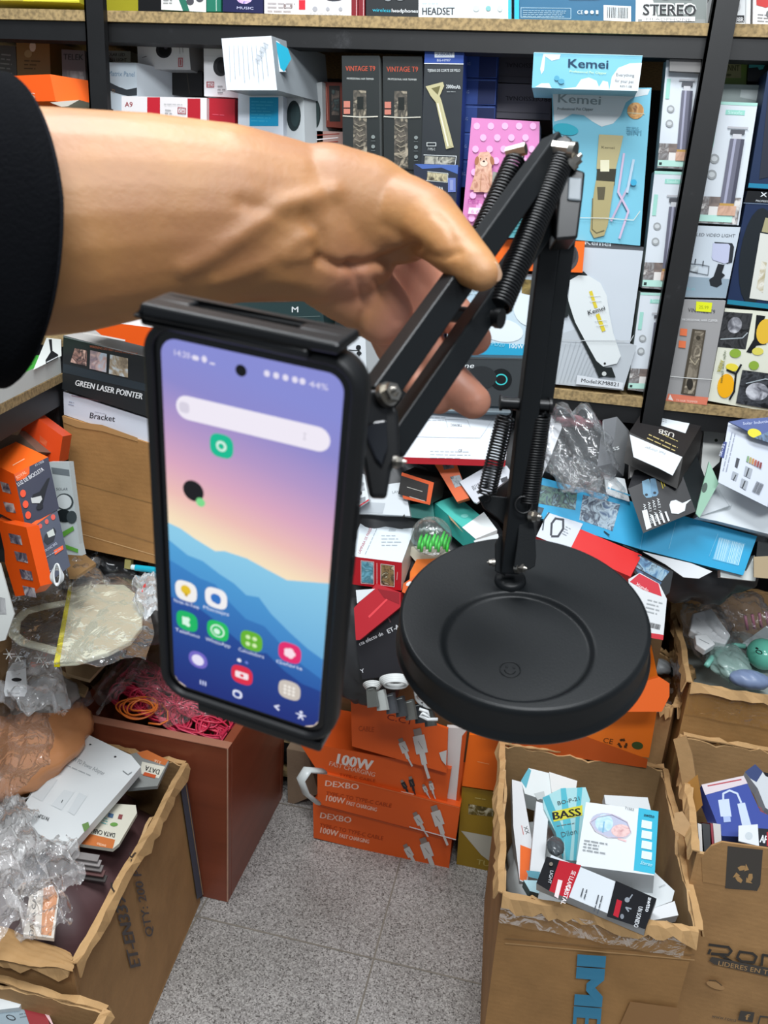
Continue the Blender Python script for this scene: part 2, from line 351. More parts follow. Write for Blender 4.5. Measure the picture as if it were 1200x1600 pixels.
# ================================================================ THE SETTING
CARD = 'b08a5e'
mb = MB(); mb.add([(-2.2, -.6, 0), (1.8, -.6, 0), (1.8, 1.95, 0), (-2.2, 1.95, 0)], [(0, 1, 2, 3)], floor_mat())
ft = PZ(584, 1498, 0)
for k in range(-4, 5):
    x = ft[0]+k*.33; y = ft[1]+k*.33
    if -2.2 < x < 1.8: mb.slab((x-.0015, -.6, 0), (x+.0015, 1.95, .0006), M('7d766c', 'carton'))
    if -.6 < y < 1.95: mb.slab((-2.2, y-.0015, 0), (1.8, y+.0015, .0007), M('7d766c', 'carton'))
mb.build('floor', kind='structure')
MB().slab((-2.2, 1.95, 0), (1.8, 2.0, 2.3), M('4a4a4a', 'cloth')).build('wall_back', kind='structure')
# ---------------------------------------------------------------- steel shelving
ST = '070708'; WD = '9a8259'
sh = empty('shelving_unit', (-.2, 1.4, 0), 'black steel shelving with raw chipboard shelves, packed with gadget boxes', 'shelving')
zt = 1.509; zb = .961
def shelf_board(z, y0, y1, x0=-1.9, x1=.9): MB().slab((x0, y0, z-.016), (x1, y1, z), M(WD, 'particle')).build('shelf_board', sh, label='raw chipboard shelf board')
def beam(z, x0=-1.9, x1=.9, y=1.394): MB().slab((x0, y, z-.016-.029), (x1, y+.03, z-.0165), M(ST, 'shelfsteel')).build('beam', sh)
shelf_board(zt, 1.39, 1.85); beam(zt); shelf_board(zb, 1.39, 1.85); beam(zb); shelf_board(.05, 1.42, 1.85); beam(.11, y=1.43)
def post(a, b, y=1.375, w=.034):
    A = PY(*a, y); B = PY(*b, y); x = (A[0]+B[0])/2
    m = MB(); m.slab((x-w/2, y, 0), (x+w/2, y+.012, 2.3), M(ST, 'shelfsteel')); m.slab((x-w/2, y, 0), (x-w/2+.003, y+.034, 2.3), M(ST, 'shelfsteel')); m.build('upright', sh)
post((1118, 60), (1027, 640)); post((147, 100), (158, 180))
for x in (-1.9, .9):
    MB().slab((x-.017, 1.82, 0), (x+.017, 1.85, 2.3), M(ST, 'shelfsteel')).build('upright', sh)
MB().slab((-1.9, 1.86, .3), (.9, 1.88, 2.0), M('0e0e10', 'plastic')).build('back_panel', sh)
# shelving on the left side wall
ls = empty('side_shelving', (-1.25, 1.2, 0), 'black side shelving at the left edge, its chipboard shelf under a green box', 'shelving')
a_ = PZ(0, 632, .93); b_ = PZ(99, 583, .93); d_ = nrm(b_-a_); a0 = a_-d_*.5; n_ = np.array([-d_[1], d_[0], 0])*.4
m = MB(); m.hexa(a0-(0, 0, .014), b_-a0, n_, (0, 0, .014), M(WD, 'particle')); m.build('shelf_board', ls)
m = MB(); m.hexa(a0-(0, 0, .056)+n_*.02, b_-a0, n_*.06, (0, 0, .04), M(ST, 'shelfsteel')); m.build('beam', ls)
m = MB(); m.hexa(b_-(0, 0, b_[2])+n_*.03, d_*.03, n_*.06, (0, 0, .92), M(ST, 'shelfsteel')); m.build('upright', ls)
m = MB(); m.hexa(a0-(0, 0, a0[2])+n_, b_-a0, n_*.03, (0, 0, 1.1), M('111113', 'plastic')); m.build('back_panel', ls)

# ================================================================ THE PHONE STAND
BM = M('101315', 'blackmetal'); BP = M('08090b', 'plastic'); CH = M('a9a49b', 'chrome')
stand = empty('phone_stand', P(819, 985, .53), 'black folding phone stand held up by the hand, round base hanging in the air', 'phone stand')
bc = P(817, 958, .525); vd = nrm(ray(817, 958))
mimg = nrm(CU*1.0+CR*.085); mimg = nrm(mimg-vd*(mimg@vd)); bn = nrm(-vd*.69+mimg*.724)
R0 = .0815
bx_ = nrm(np.cross(bn, vd)); by_ = np.cross(bn, bx_)
if by_@mimg < 0: by_ = -by_; bx_ = -bx_
rcn = PN(808, 1004, bc, bn)-bc; ru, rv = rcn@bx_, rcn@by_
def top_h(u, v):
    d = math.hypot(u-ru, v-rv); s = min(1, max(0, (d-.0445)/.0035)); s = s*s*(3-2*s); return -.0030*(1-s)
mb = MB(); nr, na = 150, 144; vs = []
rads = [R0*.965*i/nr for i in range(nr+1)]
for r in rads:
    for j in range(na):
        t = 2*math.pi*j/na; u, v = r*math.cos(t), r*math.sin(t); vs.append(bc+bx_*u+by_*v+bn*top_h(u, v))
for r, h in ((R0*.978, -.0004), (R0*.99, -.0014), (R0*.998, -.003), (R0, -.005), (R0*1.006, -.019), (R0*1.012, -.0215), (R0*1.03, -.0235), (R0*1.034, -.0255), (R0*1.025, -.0272), (R0*.9, -.0274), (0.001, -.0274)):
    for j in range(na): t = 2*math.pi*j/na; vs.append(bc+bx_*r*math.cos(t)+by_*r*math.sin(t)+bn*h)
K = len(vs)//na; fs = [(i*na+j, i*na+(j+1) % na, (i+1)*na+(j+1) % na, (i+1)*na+j) for i in range(K-1) for j in range(na)]
if np.cross(bx_, by_)@bn < 0: fs = [f[::-1] for f in fs]
fs = [f[::-1] for f in fs]
mb.add(vs, fs, BM, True); base = mb.build('base', stand, weld=True, label='round black powder-coated base with a shallow dish')
lc = PN(797, 1046, bc-bn*.0028, bn)
mb = MB(); mb.tube([lc+(bx_*math.cos(t)+by_*math.sin(t))*.0062 for t in [2*math.pi*k/32 for k in range(32)]], .0004, BM, 6, closed=True)
for s in (-1, 1): mb.ell(lc+bx_*s*.0022+by_*.0018, (bx_*.0008, by_*.0008, bn*.0004), BM, 8, 6)
mb.tube([lc+bx_*.0034*math.cos(t)+by_*.0034*math.sin(t) for t in [math.pi*(1.1+.8*k/8) for k in range(9)]], .0004, BM, 6)
mb.build('embossed_mark', base, label='small embossed round smiling mark')
# hub
hp = PN(797, 908, bc, bn)
MB().lathe([(0, .004), (.009, .004), (.0105, .0025), (.011, -.001)], hp, bn, BM, 32).build('hub', stand)
td = TT
tH = float((hp-CAM)@CF)
def Q(x, y, t): return P(x, y, t)
tb, ttp = tH-.006, .475
def lt(y): return tb+(ttp-tb)*(890-y)/(890-300)      # depth along the upright arms
face_up = nrm(-CF*.8+CR*.5)
def blade(name, a, b, w, h, up, mat=BM, bev=.0012, **k):
    m = MB(); m.bar(a, b, w, h, mat, up); return m.build(name, stand, bevel=bev, **k)
upv = -nrm(ray(820, 600))+CR*.25
blade('lower_arm', Q(795, 893, lt(893)), Q(863, 318, lt(318)), .0125, .011, upv, label='left black square upright bar')
blade('lower_arm', Q(826, 800, lt(800)+.008), Q(888, 345, lt(345)+.008), .010, .010, upv, label='right black square upright bar')
# foot brackets, flared plates
def plate(name, px, t, th, mat=BM, tt=None, bev=.0006):
    pts = [P(px[i], px[i+1], (t if tt is None else tt[i//2])) for i in range(0, len(px), 2)]
    nn = nrm(np.cross(pts[1]-pts[0], pts[2]-pts[0])); nn = nn if nn@CF > 0 else -nn
    m = MB(); m.prism(pts, nn*th, mat); return m.build(name, stand, bevel=bev)
plate('foot_bracket', [809, 782, 831, 795, 836, 830, 838, 868, 836, 885, 826, 891, 812, 889, 803, 886, 808, 850, 811, 815], lt(840)-.009, .003)
plate('foot_bracket', [747, 777, 756, 773, 803, 778, 800, 830, 778, 810, 757, 795], lt(800)+.012, .003)
plate('foot_bracket', [774, 850, 782, 835, 792, 845, 790, 900, 774, 893], lt(860)+.003, .003)
def bolt(c, d, r, L=.004, name='bolt'):
    m = MB(); d = nrm(np.array(d, float)); c = np.array(c, float)
    m.cyl(c, c+d*L*.45, r*1.25, CH, 20); m.cyl(c+d*L*.45, c+d*L, r, CH, 6); m.cyl(c+d*L, c+d*L*1.35, r*.55, CH, 12, r*.3); return m.build(name, stand, label='chrome bolt with hexagonal nut')
bd = nrm(CR*.75-CF*.6-CU*.1)
bolt(Q(829, 806, lt(806)-.010), bd, .0032, .006); bolt(Q(807, 886, lt(886)-.010), bd, .0032, .006)
bolt(Q(773, 879, lt(879)), -CR, .0022)
# springs
def spring(name, a, b, r, wire, turns, hook=.006, mat=BP, parent=None):
    a, b = np.array(a, float), np.array(b, float); d = nrm(b-a); x = nrm(np.cross(d, CF)); y = np.cross(d, x); L = np.linalg.norm(b-a); n = turns*12; pts = []
    h0 = hook
    for k in range(7): t = math.pi*(1-k/6); pts.append(a+d*(h0*.5+h0*.5*math.cos(t))+x*r*.55*math.sin(t))
    for i in range(n+1):
        t = 2*math.pi*turns*i/n; rr = r*min(1, .3+i/10, .3+(n-i)/10); pts.append(a+d*(h0+(L-2*h0)*i/n)+(x*math.cos(t)+y*math.sin(t))*rr)
    for k in range(7): t = math.pi*k/6; pts.append(b-d*(h0*.5+h0*.5*math.cos(t))+x*r*.55*math.sin(t))
    m = MB(); m.tube(pts, wire, mat, 6); return m.build(name, stand)
spring('coil_spring', Q(794, 636, lt(636)-.002), Q(757, 785, lt(785)+.004), .0058, .00075, 27)
spring('coil_spring', Q(846, 634, lt(634)-.002), Q(823, 800, lt(800)-.004), .0058, .00085, 34)
m = MB(); m.cyl(Q(781, 629, lt(630)), Q(861, 634, lt(630)), .0042, BP); m.cyl(Q(781, 629, lt(630)), Q(784, 629, lt(630)), .0052, BP); m.cyl(Q(857, 634, lt(630)), Q(861, 634, lt(630)), .0052, BP); m.build('cross_pin', stand)
m = MB(); rg = Q(818, 789, lt(789)-.010); m.tube([rg+(CR*math.cos(t)+CU*math.sin(t))*.0055 for t in [2*math.pi*k/20 for k in range(20)]], .0008, BP, 6, closed=True); m.build('spring_ring', stand)
# elbow at the top
bar_up = nrm(-CF+CR*.9+CU*.1)
tU0, tU1 = .462, .348
def ut(x): return tU0+(tU1-tU0)*(872-x)/(872-560)
m = MB(); m.hexa(Q(866, 262, .470), Q(905, 270, .474)-Q(866, 262, .470), Q(862, 374, .478)-Q(866, 262, .470), CF*.014, BP)
m.build('elbow_block', stand, bevel=.002)
m = MB()
pts = [(858, 222), (884, 209), (895, 216), (898, 262), (915, 268), (912, 300), (903, 372), (868, 375), (872, 300), (866, 250)]
m.prism([Q(x, y, .452) for x, y in pts], CF*.020, BP); m.build('elbow_cover', stand, bevel=.0015, label='black plastic elbow housing')
m = MB(); m.hexa(Q(889, 276, .4505), Q(910, 278, .4505)-Q(889, 276, .4505), Q(887, 312, .4505)-Q(889, 276, .4505), CF*.003, M('8f979d', 'plastic')); m.build('elbow_pad', stand, bevel=.001)
m = MB(); m.cyl(Q(860, 232, .452), Q(893, 236, .447), .0042, CH, 6); m.cyl(Q(890, 236, .4475), Q(899, 237, .446), .0052, CH, 20); m.build('elbow_nut', stand, label='chrome elbow nut')
bolt(Q(891, 258, .449), nrm(CR*.6-CF*.4+CU*.5), .0034, .006)
m = MB(); m.cyl(Q(792, 240, .468), Q(822, 232, .462), .0035, CH, 6); m.build('elbow_nut', stand, label='chrome nut at the far side of the elbow')
# the two parallel bars of the upper arm
bu = nrm(-CF*1.0+CR*.55-CU*.25)
blade('upper_arm', Q(868, 226, tU0), Q(583, 625, .352), .0132, .0125, bu, label='upper black square bar under the thumb')
blade('upper_arm', Q(868, 322, .478), Q(606, 702, .362), .0125, .012, bu, label='lower black square bar')
spring('coil_spring', Q(884, 236, .455), Q(772, 496, .418), .0066, .0009, 52)
spring('coil_spring', Q(812, 236, .470), Q(700, 480, .440), .0060, .0009, 44)
m = MB(); m.cyl(Q(690, 489, .432), Q(783, 498, .415), .0044, BP); m.cyl(Q(776, 497, .416), Q(784, 498, .4145), .0052, BP); m.build('cross_pin', stand)
# joint behind the phone
m = MB(); m.prism([Q(x, y, .340) for x, y in ((548, 608), (596, 608), (622, 640), (625, 712), (611, 735), (604, 779), (577, 778), (567, 720), (553, 690))], CF*.016, BP)
m.build('wrist_joint', stand, bevel=.0018, label='angular black joint behind the phone')
m = MB(); m.prism([Q(x, y, .3375) for x, y in ((566, 660), (604, 655), (606, 700), (597, 730), (586, 718), (574, 690))], CF*.004, M('1b1d22', 'gloss')); m.build('joint_cover', stand, bevel=.001)
bolt(Q(601, 618, .338), nrm(CR*.7-CF*.75+CU*.2), .0042, .006); bolt(Q(616, 722, .338), nrm(CR*.9-CF*.3), .0022, .004)
m = MB(); m.bar(Q(535, 640, .338), Q(600, 640, .346), .012, .014, BP, CU); m.build('clamp_neck', stand, bevel=.001)

# ================================================================ THE PHONE
pq = [(215, 521), (500, 583), (524, 1152), (298, 1077)]
kk = par(pq, .288)
S0 = [P(x, y, float(t)) for (x, y), t in zip(pq, kk)]
pu = nrm((S0[1]-S0[0])+(S0[2]-S0[3])); pv = nrm((S0[3]-S0[0])+(S0[2]-S0[1])); pv = nrm(pv-pu*(pu@pv)); pn = np.cross(pu, pv); pn = pn if pn@CF > 0 else -pn   # pn points away from the lens
pc = sum(S0)/4; PWd = (np.linalg.norm(S0[1]-S0[0])+np.linalg.norm(S0[2]-S0[3]))/2; PH = (np.linalg.norm(S0[3]-S0[0])+np.linalg.norm(S0[2]-S0[1]))/2
print('phone', PWd, PH)
def ph(u, v, w=0): return pc+pu*(u-.5)*PWd+pv*(v-.5)*PH+pn*w          # u,v: 0..1 across the screen from its top left
def rrect(hw, hh, r, n=8):
    o = []
    for cx, cy, a0 in ((hw-r, -hh+r, -90), (hw-r, hh-r, 0), (-hw+r, hh-r, 90), (-hw+r, -hh+r, 180)):
        for k in range(n+1): a = math.radians(a0+90*k/n); o.append((cx+r*math.cos(a), cy+r*math.sin(a)))
    return o
def loops(m, ls, mat, sm=True):
    """ls: list of (hw, hh, r, w) rounded rectangles bridged one to the next"""
    vs = []; n = None
    for hw, hh, r, w in ls:
        o = rrect(hw, hh, r); n = len(o); vs += [pc+pu*x+pv*y+pn*w for x, y in o]
    fs = [(i*n+j, i*n+(j+1) % n, (i+1)*n+(j+1) % n, (i+1)*n+j) for i in range(len(ls)-1) for j in range(n)]
    m.add(vs, fs, mat, sm); return vs, n
hw, hh = PWd/2, PH/2
phone = empty('smartphone', ph(.5, 1, .005), 'large smartphone in a black rubber case, home screen lit with a sunset over blue mountains', 'phone')
m = MB(); CS = M('090a0c', 'rubber')
vs, n = loops(m, [(hw+.0028, hh+.0028, .0085, .0012), (hw+.0032, hh+.0032, .009, -.0008), (hw+.005, hh+.005, .0115, -.0014), (hw+.0068, hh+.0066, .0135, .0002), (hw+.0074, hh+.0072, .014, .004), (hw+.0070, hh+.0070, .0135, .0095), (hw+.0045, hh+.0045, .011, .0125)], CS)
m.add(vs[-n:], [tuple(range(n))], CS); m.build('case', phone, weld=True, label='thick black rubber bumper case')
m = MB(); vs, n = loops(m, [(hw+.003, hh+.003, .0087, .0011), (hw+.0001, hh+.0001, .0065, .0011)], M('050507', 'gloss'), False); m.build('bezel', phone, label='thin black glass border')
# screen: a wallpaper that glows
sm = bpy.data.materials.new('lit_wallpaper'); nt, b = nodes(sm); L = nt.links.new
at = N(nt, 'ShaderNodeTexCoord'); sx = N(nt, 'ShaderNodeSeparateXYZ'); L(at.outputs['UV'], sx.inputs[0])
ad = N(nt, 'ShaderNodeMath', operation='MULTIPLY_ADD'); ad.inputs[1].default_value = -.10; L(sx.outputs[0], ad.inputs[0]); L(sx.outputs[1], ad.inputs[2])
r = ramp(nt, [(0, lin('8a8fd8')), (.09, lin('8f8cd0')), (.2, lin('b89acb')), (.3, lin('dfabc4')), (.38, lin('f2c2bb')), (.45, lin('fbe3c2')), (.50, lin('fdf0cf')), (.6, lin('fbe6cf'))])
L(ad.outputs[0], r.inputs[0]); L(r.outputs[0], b.inputs['Emission Color']); b.inputs['Emission Strength'].default_value = .82; b.inputs['Base Color'].default_value = (0, 0, 0, 1); b.inputs['Roughness'].default_value = .15
def scr(pts, mat, w, name='screen', parent=None, **k):
    mm = MB(); q = [ph(x, y, w) for x, y in pts]
    mm.add(q, [tuple(range(len(q)))], mat); o = mm.build(name, parent or phone, **k)
    return o
mm = MB(); o_ = [(.5+x/PWd, .5+y/PH) for x, y in rrect(hw, hh, .0065)]
mm.add([ph(x, y, .0010) for x, y in o_], [tuple(range(len(o_)))], sm)
def E_(pts, c, w): mm.add([ph(x, y, w) for x, y in pts], [tuple(range(len(pts)))], M(c, 'emit'))
def wallm(c1, c2):
    key = (c1+c2, 'g')
    if key in _M: return _M[key]
    m_ = bpy.data.materials.new('wallpaper_hill'); nt, b = nodes(m_); L = nt.links.new; a = N(nt, 'ShaderNodeTexCoord'); s_ = N(nt, 'ShaderNodeSeparateXYZ'); L(a.outputs['UV'], s_.inputs[0])
    r = ramp(nt, [(.5, lin(c1)), (.98, lin(c2))]); L(s_.outputs[1], r.inputs[0]); L(r.outputs[0], b.inputs['Emission Color']); b.inputs['Emission Strength'].default_value = .82; b.inputs['Base Color'].default_value = (0, 0, 0, 1); _M[key] = m_; return m_
def hill(top, c1, c2, w):
    pts = top+[(1, .995), (0.0, .995)]
    pts = [(x, y) for x, y in pts]
    if pts[-2][1] > .99: pts = top+[(1, .965), (.975, .985), (.91, .999), (.09, .999), (.025, .985), (0, .965)]
    mm.add([ph(x, y, w) for x, y in pts], [tuple(range(len(pts)))], wallm(c1, c2))
hill([(0, .475), (.08, .482), (.17, .50), (.30, .520), (.36, .512), (.5, .515), (.62, .530), (.75, .545), (.85, .535), (1, .520)], '8fd0ee', '3f8fd0', .00095)
hill([(0, .525), (.12, .555), (.22, .56), (.33, .585), (.42, .60), (.5, .625), (.58, .62), (.66, .66), (.78, .70), (.9, .735), (1, .755)], '55a8de', '1f5fb8', .0009)
hill([(0, .585), (.1, .60), (.2, .615), (.3, .62), (.4, .665), (.5, .70), (.62, .705), (.74, .75), (.86, .79), (1, .82)], '3f8fd2', '163f98', .00085)
hill([(0, .70), (.14, .70), (.3, .735), (.44, .775), (.56, .80), (.64, .79), (.76, .83), (.88, .855), (1, .86)], '2360b4', '172c7c', .0008)
def blob(cx, cy, r, c, w=.0007, sq=.32, k=24):
    pts = []
    for j in range(k):
        t = 2*math.pi*j/k; e = 1-sq; ct, st = math.cos(t), math.sin(t); x = abs(ct)**e*(1 if ct >= 0 else -1); y = abs(st)**e*(1 if st >= 0 else -1)
        pts.append((cx+x*r/PWd, cy+y*r/PH))
    E_(pts, c, w)
def bar_(x0, y0, x1, y1, c, w=.0007, r=None):
    hh_ = (y1-y0)/2; r = hh_*PH if r is None else r; pts = []
    for cx, cy, a0 in ((x1-r/PWd, y0+r/PH, -90), (x1-r/PWd, y1-r/PH, 0), (x0+r/PWd, y1-r/PH, 90), (x0+r/PWd, y0+r/PH, 180)):
        for k in range(6): a = math.radians(a0+18*k); pts.append((cx+r*math.cos(a)/PWd, cy+r*math.sin(a)/PH))
    E_(pts, c, w)
def ptext(txt, x0, y, x1, c, w=.0007, hgt=.0022):
    v, f, tw = glyphs(txt); s = (x1-x0)/tw
    mm.add([ph(x0+q[0]*s, y-q[1]/.7*hgt/PH, w) for q in v], f, M(c, 'emit'))
bar_(.08, .125, .95, .183, 'f5effb'); blob(.13, .154, .0022, 'dcd6e6', .0005); bar_(.81, .147, .815, .162, 'bdb7c6', .0005)
ptext('14:20', .08, .036, .17, 'e9e4f8'); bar_(.18, .026, .22, .037, 'e9e4f8'); bar_(.235, .022, .265, .038, 'e9e4f8'); bar_(.28, .034, .31, .038, 'e9e4f8')
blob(.455, .037, .0022, '050507', .0006, 0)
for x in (.58, .63, .68, .73, .77): bar_(x, .024, x+.03, .038, 'e9e4f8', .0007, .0009)
ptext('44%', .82, .039, .92, 'e9e4f8')
blob(.345, .228, .0049, '0fbf94', .0007, .3); blob(.345, .228, .0022, 'd9f7ea', .0005, 0); blob(.345, .228, .0012, '0fbf94', .0004, 0)
blob(.17, .365, .0046, '120f12', .0007, 0); blob(.215, .39, .0020, '7fdf90', .0005, 0)
IC = [(.085, .668, 'f6f4f2', 'Notas de Keep'), (.285, .662, 'f6f4f6', 'Mensajes'), (.085, .765, '12b866', 'Teléfono'), (.295, .765, '20c060', 'WhatsApp'), (.52, .765, '66b62e', 'Calculadora'), (.77, .765, 'e8286e', 'Galería')]
for x, y, c, t in IC:
    x += .02; blob(x, y, .0052, c); ptext(t, x-.085, y+.045, x+.085, 'e4ecff', .0007, .0019)
blob(.105, .663, .0024, 'e8c42a', .0005, 0); bar_(.095, .672, .118, .684, 'c9a11f', .0005); blob(.305, .662, .0024, '2f74c8', .0005, .1); blob(.315, .668, .0016, '2f74c8', .0004, 0)
bar_(.090, .752, .104, .778, 'd9fbe8', .0005); blob(.112, .757, .0011, 'd9fbe8', .0005, 0); blob(.112, .775, .0011, 'd9fbe8', .0005, 0)
blob(.315, .765, .0034, 'd9fbe8', .0005, 0); blob(.315, .765, .0027, '20c060', .0004, 0); blob(.312, .766, .0015, 'd9fbe8', .0003, .1)
for dx in (-.022, .022):
    for dy in (-.012, .010): blob(.54+dx, .766+dy, .0011, 'd5f2b4', .0005, 0)
for k in range(5): a = 2*math.pi*k/5; blob(.79+.019*math.cos(a), .765+.0085*math.sin(a), .0014, 'ffe3ef', .0005, 0)
blob(.79, .765, .0012, 'ffe3ef', .0004, 0)
blob(.46, .842, .0010, 'f0f2ff', .0007, 0); blob(.51, .842, .0008, '6a80d8', .0007, 0)
blob(.175, .886, .0047, '7468c8', .0007, .1); blob(.175, .886, .0030, 'e8e4fb', .0005, 0)
blob(.48, .890, .0052, 'e02848', .0007, .3); bar_(.435, .879, .525, .901, 'fbe9ee', .0005, .0008); blob(.482, .890, .0009, 'e02848', .0004, 0)
blob(.80, .890, .0052, 'cfc6bd', .0007, .3)
for i in range(3):
    for j in range(3): blob(.772+.028*i, .878+.012*j, .0007, 'f6f1ea', .0005, 0)
for k in range(3): bar_(.185+.018*k, .955, .193+.018*k, .972, 'd4dcff', .0007, .0003)
blob(.45, .963, .0024, 'e6eaff', .0007, .2); blob(.45, .963, .0014, '17348a', .0005, .2)
E_([(.735, .952), (.70, .962), (.735, .974), (.742, .969), (.722, .962), (.742, .956)], 'e6eaff', .0006)
blob(.885, .953, .0008, 'e6eaff', .0006, 0); E_([(.85, .960), (.92, .960), (.92, .963), (.893, .965), (.905, .978), (.897, .979), (.885, .970), (.873, .979), (.865, .978), (.877, .965), (.85, .963)], 'e6eaff', .0006)
so = mm.build('screen', phone, label='lit touchscreen with app icons and a search bar')
me = so.data; uvl = me.uv_layers.new(name='UVMap'); org = WO[so.name]
for lp in me.loops:
    p_ = np.array(me.vertices[lp.vertex_index].co)+org-pc; uvl.data[lp.index].uv = (float(p_@pu)/PWd+.5, float(p_@pv)/PH+.5)
m = MB()
for v0, v1 in ((.30, .40), (.44, .50)): m.hexa(ph(1, v0, .004)+pu*.0070, pu*.0012, pv*(v1-v0)*PH, pn*.0026, CS)
m.build('side_button', phone, bevel=.0005)
# clamp of the stand: a lip over the top edge, one under the bottom, a spine behind
def pb(x0, x1, y0, y1, w0, w1, m_=BP): mb_ = MB(); mb_.hexa(pc+pu*x0+pv*y0+pn*w0, pu*(x1-x0), pv*(y1-y0), pn*(w1-w0), m_); return mb_
H2 = hh+.0072
mb = MB()
for x0, x1, y0, y1, w0, w1 in ((-hw-.005, hw-.001, -H2-.0050, -H2-.001, -.004, .004), (-hw-.005, -hw+.010, -H2-.0050, -H2-.001, .004, .012), (hw-.020, hw-.001, -H2-.0050, -H2-.001, .004, .012), (-hw-.005, hw-.001, -H2-.0050, -H2-.001, .012, .016), (-hw-.005, hw-.012, -H2-.001, -H2+.003, -.004, -.0012)):
    mb.hexa(pc+pu*x0+pv*y0+pn*w0, pu*(x1-x0), pv*(y1-y0), pn*(w1-w0), BP)
mb.build('top_clamp', stand, bevel=.0014, label='slotted black lip gripping the top edge of the phone')
mb = MB()
for x0, x1, y0, y1, w0, w1 in ((-hw+.011, hw+.002, H2+.0005, H2+.0062, .001, .015),):
    mb.hexa(pc+pu*x0+pv*y0+pn*w0, pu*(x1-x0), pv*(y1-y0), pn*(w1-w0), BP)
mb.build('bottom_clamp', stand, bevel=.0014, label='black lip under the bottom edge of the phone')
pb(-.016, .016, -H2-.003, H2+.004, .0128, .018).build('clamp_spine', stand, bevel=.001)
spn = pc+pn*.018-pv*.035
m = MB(); m.bar(spn, Q(560, 655, .345), .014, .014, BP, pv); m.build('clamp_neck', stand, bevel=.001)

# ================================================================ THE PERSON'S ARM AND HAND
man = empty('person', P(40, 560, .38), 'person in a black short sleeve reaching in from the left, one hand gripping the stand', 'person')
hm = bpy.data.meshes.new('raw'); hb = bmesh.new()
def sph(p, r, ax=None):
    ret = bmesh.ops.create_icosphere(hb, subdivisions=3, radius=1.0)
    for v in ret['verts']:
        c = np.array(v.co)
        if ax is None: q = np.array(p)+c*r
        else: q = np.array(p)+ax[0]*c[0]+ax[1]*c[1]+ax[2]*c[2]
        v.co = Vector(q)
def hull(p, r, q, s, fl=1.0):
    """tapered limb between two joints; fl squashes it along the line of sight"""
    p, q = np.array(p, float), np.array(q, float); L = np.linalg.norm(q-p); n = max(2, int(L/.0035)); d = nrm(q-p)
    x = nrm(np.cross(d, CF)); y = np.cross(d, x)
    for k in range(n+1):
        t = k/n; rr = r+(s-r)*t; sph(p+(q-p)*t, rr, (d*rr, x*rr, y*rr*fl))
def px(x, y, r, t): return (P(x, y, t), r*t/FPX)
def chain(js, fl=1.0):
    for a, b in zip(js, js[1:]):
        A, ra = px(*a); B, rb = px(*b); hull(A, ra, B, rb, fl)
chain([(-60, 350, 186, .385), (90, 348, 174, .40), (230, 336, 154, .41), (360, 335, 137, .42), (440, 345, 126, .428)], .72)   # forearm
chain([(440, 345, 126, .428), (490, 352, 118, .432), (530, 365, 104, .437)], .66)                                    # wrist to palm heel
chain([(510, 318, 92, .430), (570, 325, 82, .432), (625, 345, 68, .433)], .75)                                     # thenar mound
chain([(625, 340, 66, .430), (664, 346, 54, .420), (692, 370, 46, .405), (716, 394, 41, .395)], .9)          # thumb
chain([(716, 394, 41, .395), (738, 414, 36, .387), (752, 426, 31, .384)], .85)
chain([(590, 300, 50, .462), (640, 320, 42, .49)], .8)                                                              # back of hand beyond
chain([(500, 405, 70, .437), (555, 450, 60, .450), (600, 490, 50, .462)], .6)                                    # heel of the palm
chain([(560, 400, 72, .462), (600, 430, 60, .475), (640, 470, 45, .485)], .45)
chain([(585, 470, 48, .466), (620, 520, 36, .480), (640, 560, 30, .49)], .6)
chain([(620, 380, 40, .475), (672, 448, 32, .492), (710, 490, 30, .490), (742, 530, 27, .474)], .9)                # index
chain([(600, 420, 40, .478), (650, 520, 34, .496), (690, 580, 32, .490), (728, 618, 30, .474), (740, 628, 28, .470)], .9)
chain([(595, 450, 38, .478), (635, 545, 30, .498), (665, 598, 28, .492), (686, 626, 23, .482)], .9)                # ring
chain([(585, 470, 34, .474), (612, 545, 26, .492), (640, 590, 23, .492), (655, 606, 20, .486)], .9)
for js in ([(300, 372, 7, .372), (380, 358, 9, .366), (440, 335, 9, .367), (490, 318, 8, .37)], [(330, 418, 6, .376), (400, 395, 9, .368), (450, 372, 9, .372)]):    # tendons at the wrist
    pass
hb.to_mesh(hm); hb.free()
ho = bpy.data.objects.new('raw', hm); SC.collection.objects.link(ho)
rm = ho.modifiers.new('r', 'REMESH'); rm.mode = 'VOXEL'; rm.voxel_size = .0016; rm.use_smooth_shade = True
s_ = ho.modifiers.new('s', 'SMOOTH'); s_.factor = .5; s_.iterations = 9
dg = bpy.context.evaluated_depsgraph_get(); em = bpy.data.meshes.new_from_object(ho.evaluated_get(dg)); bpy.data.objects.remove(ho)
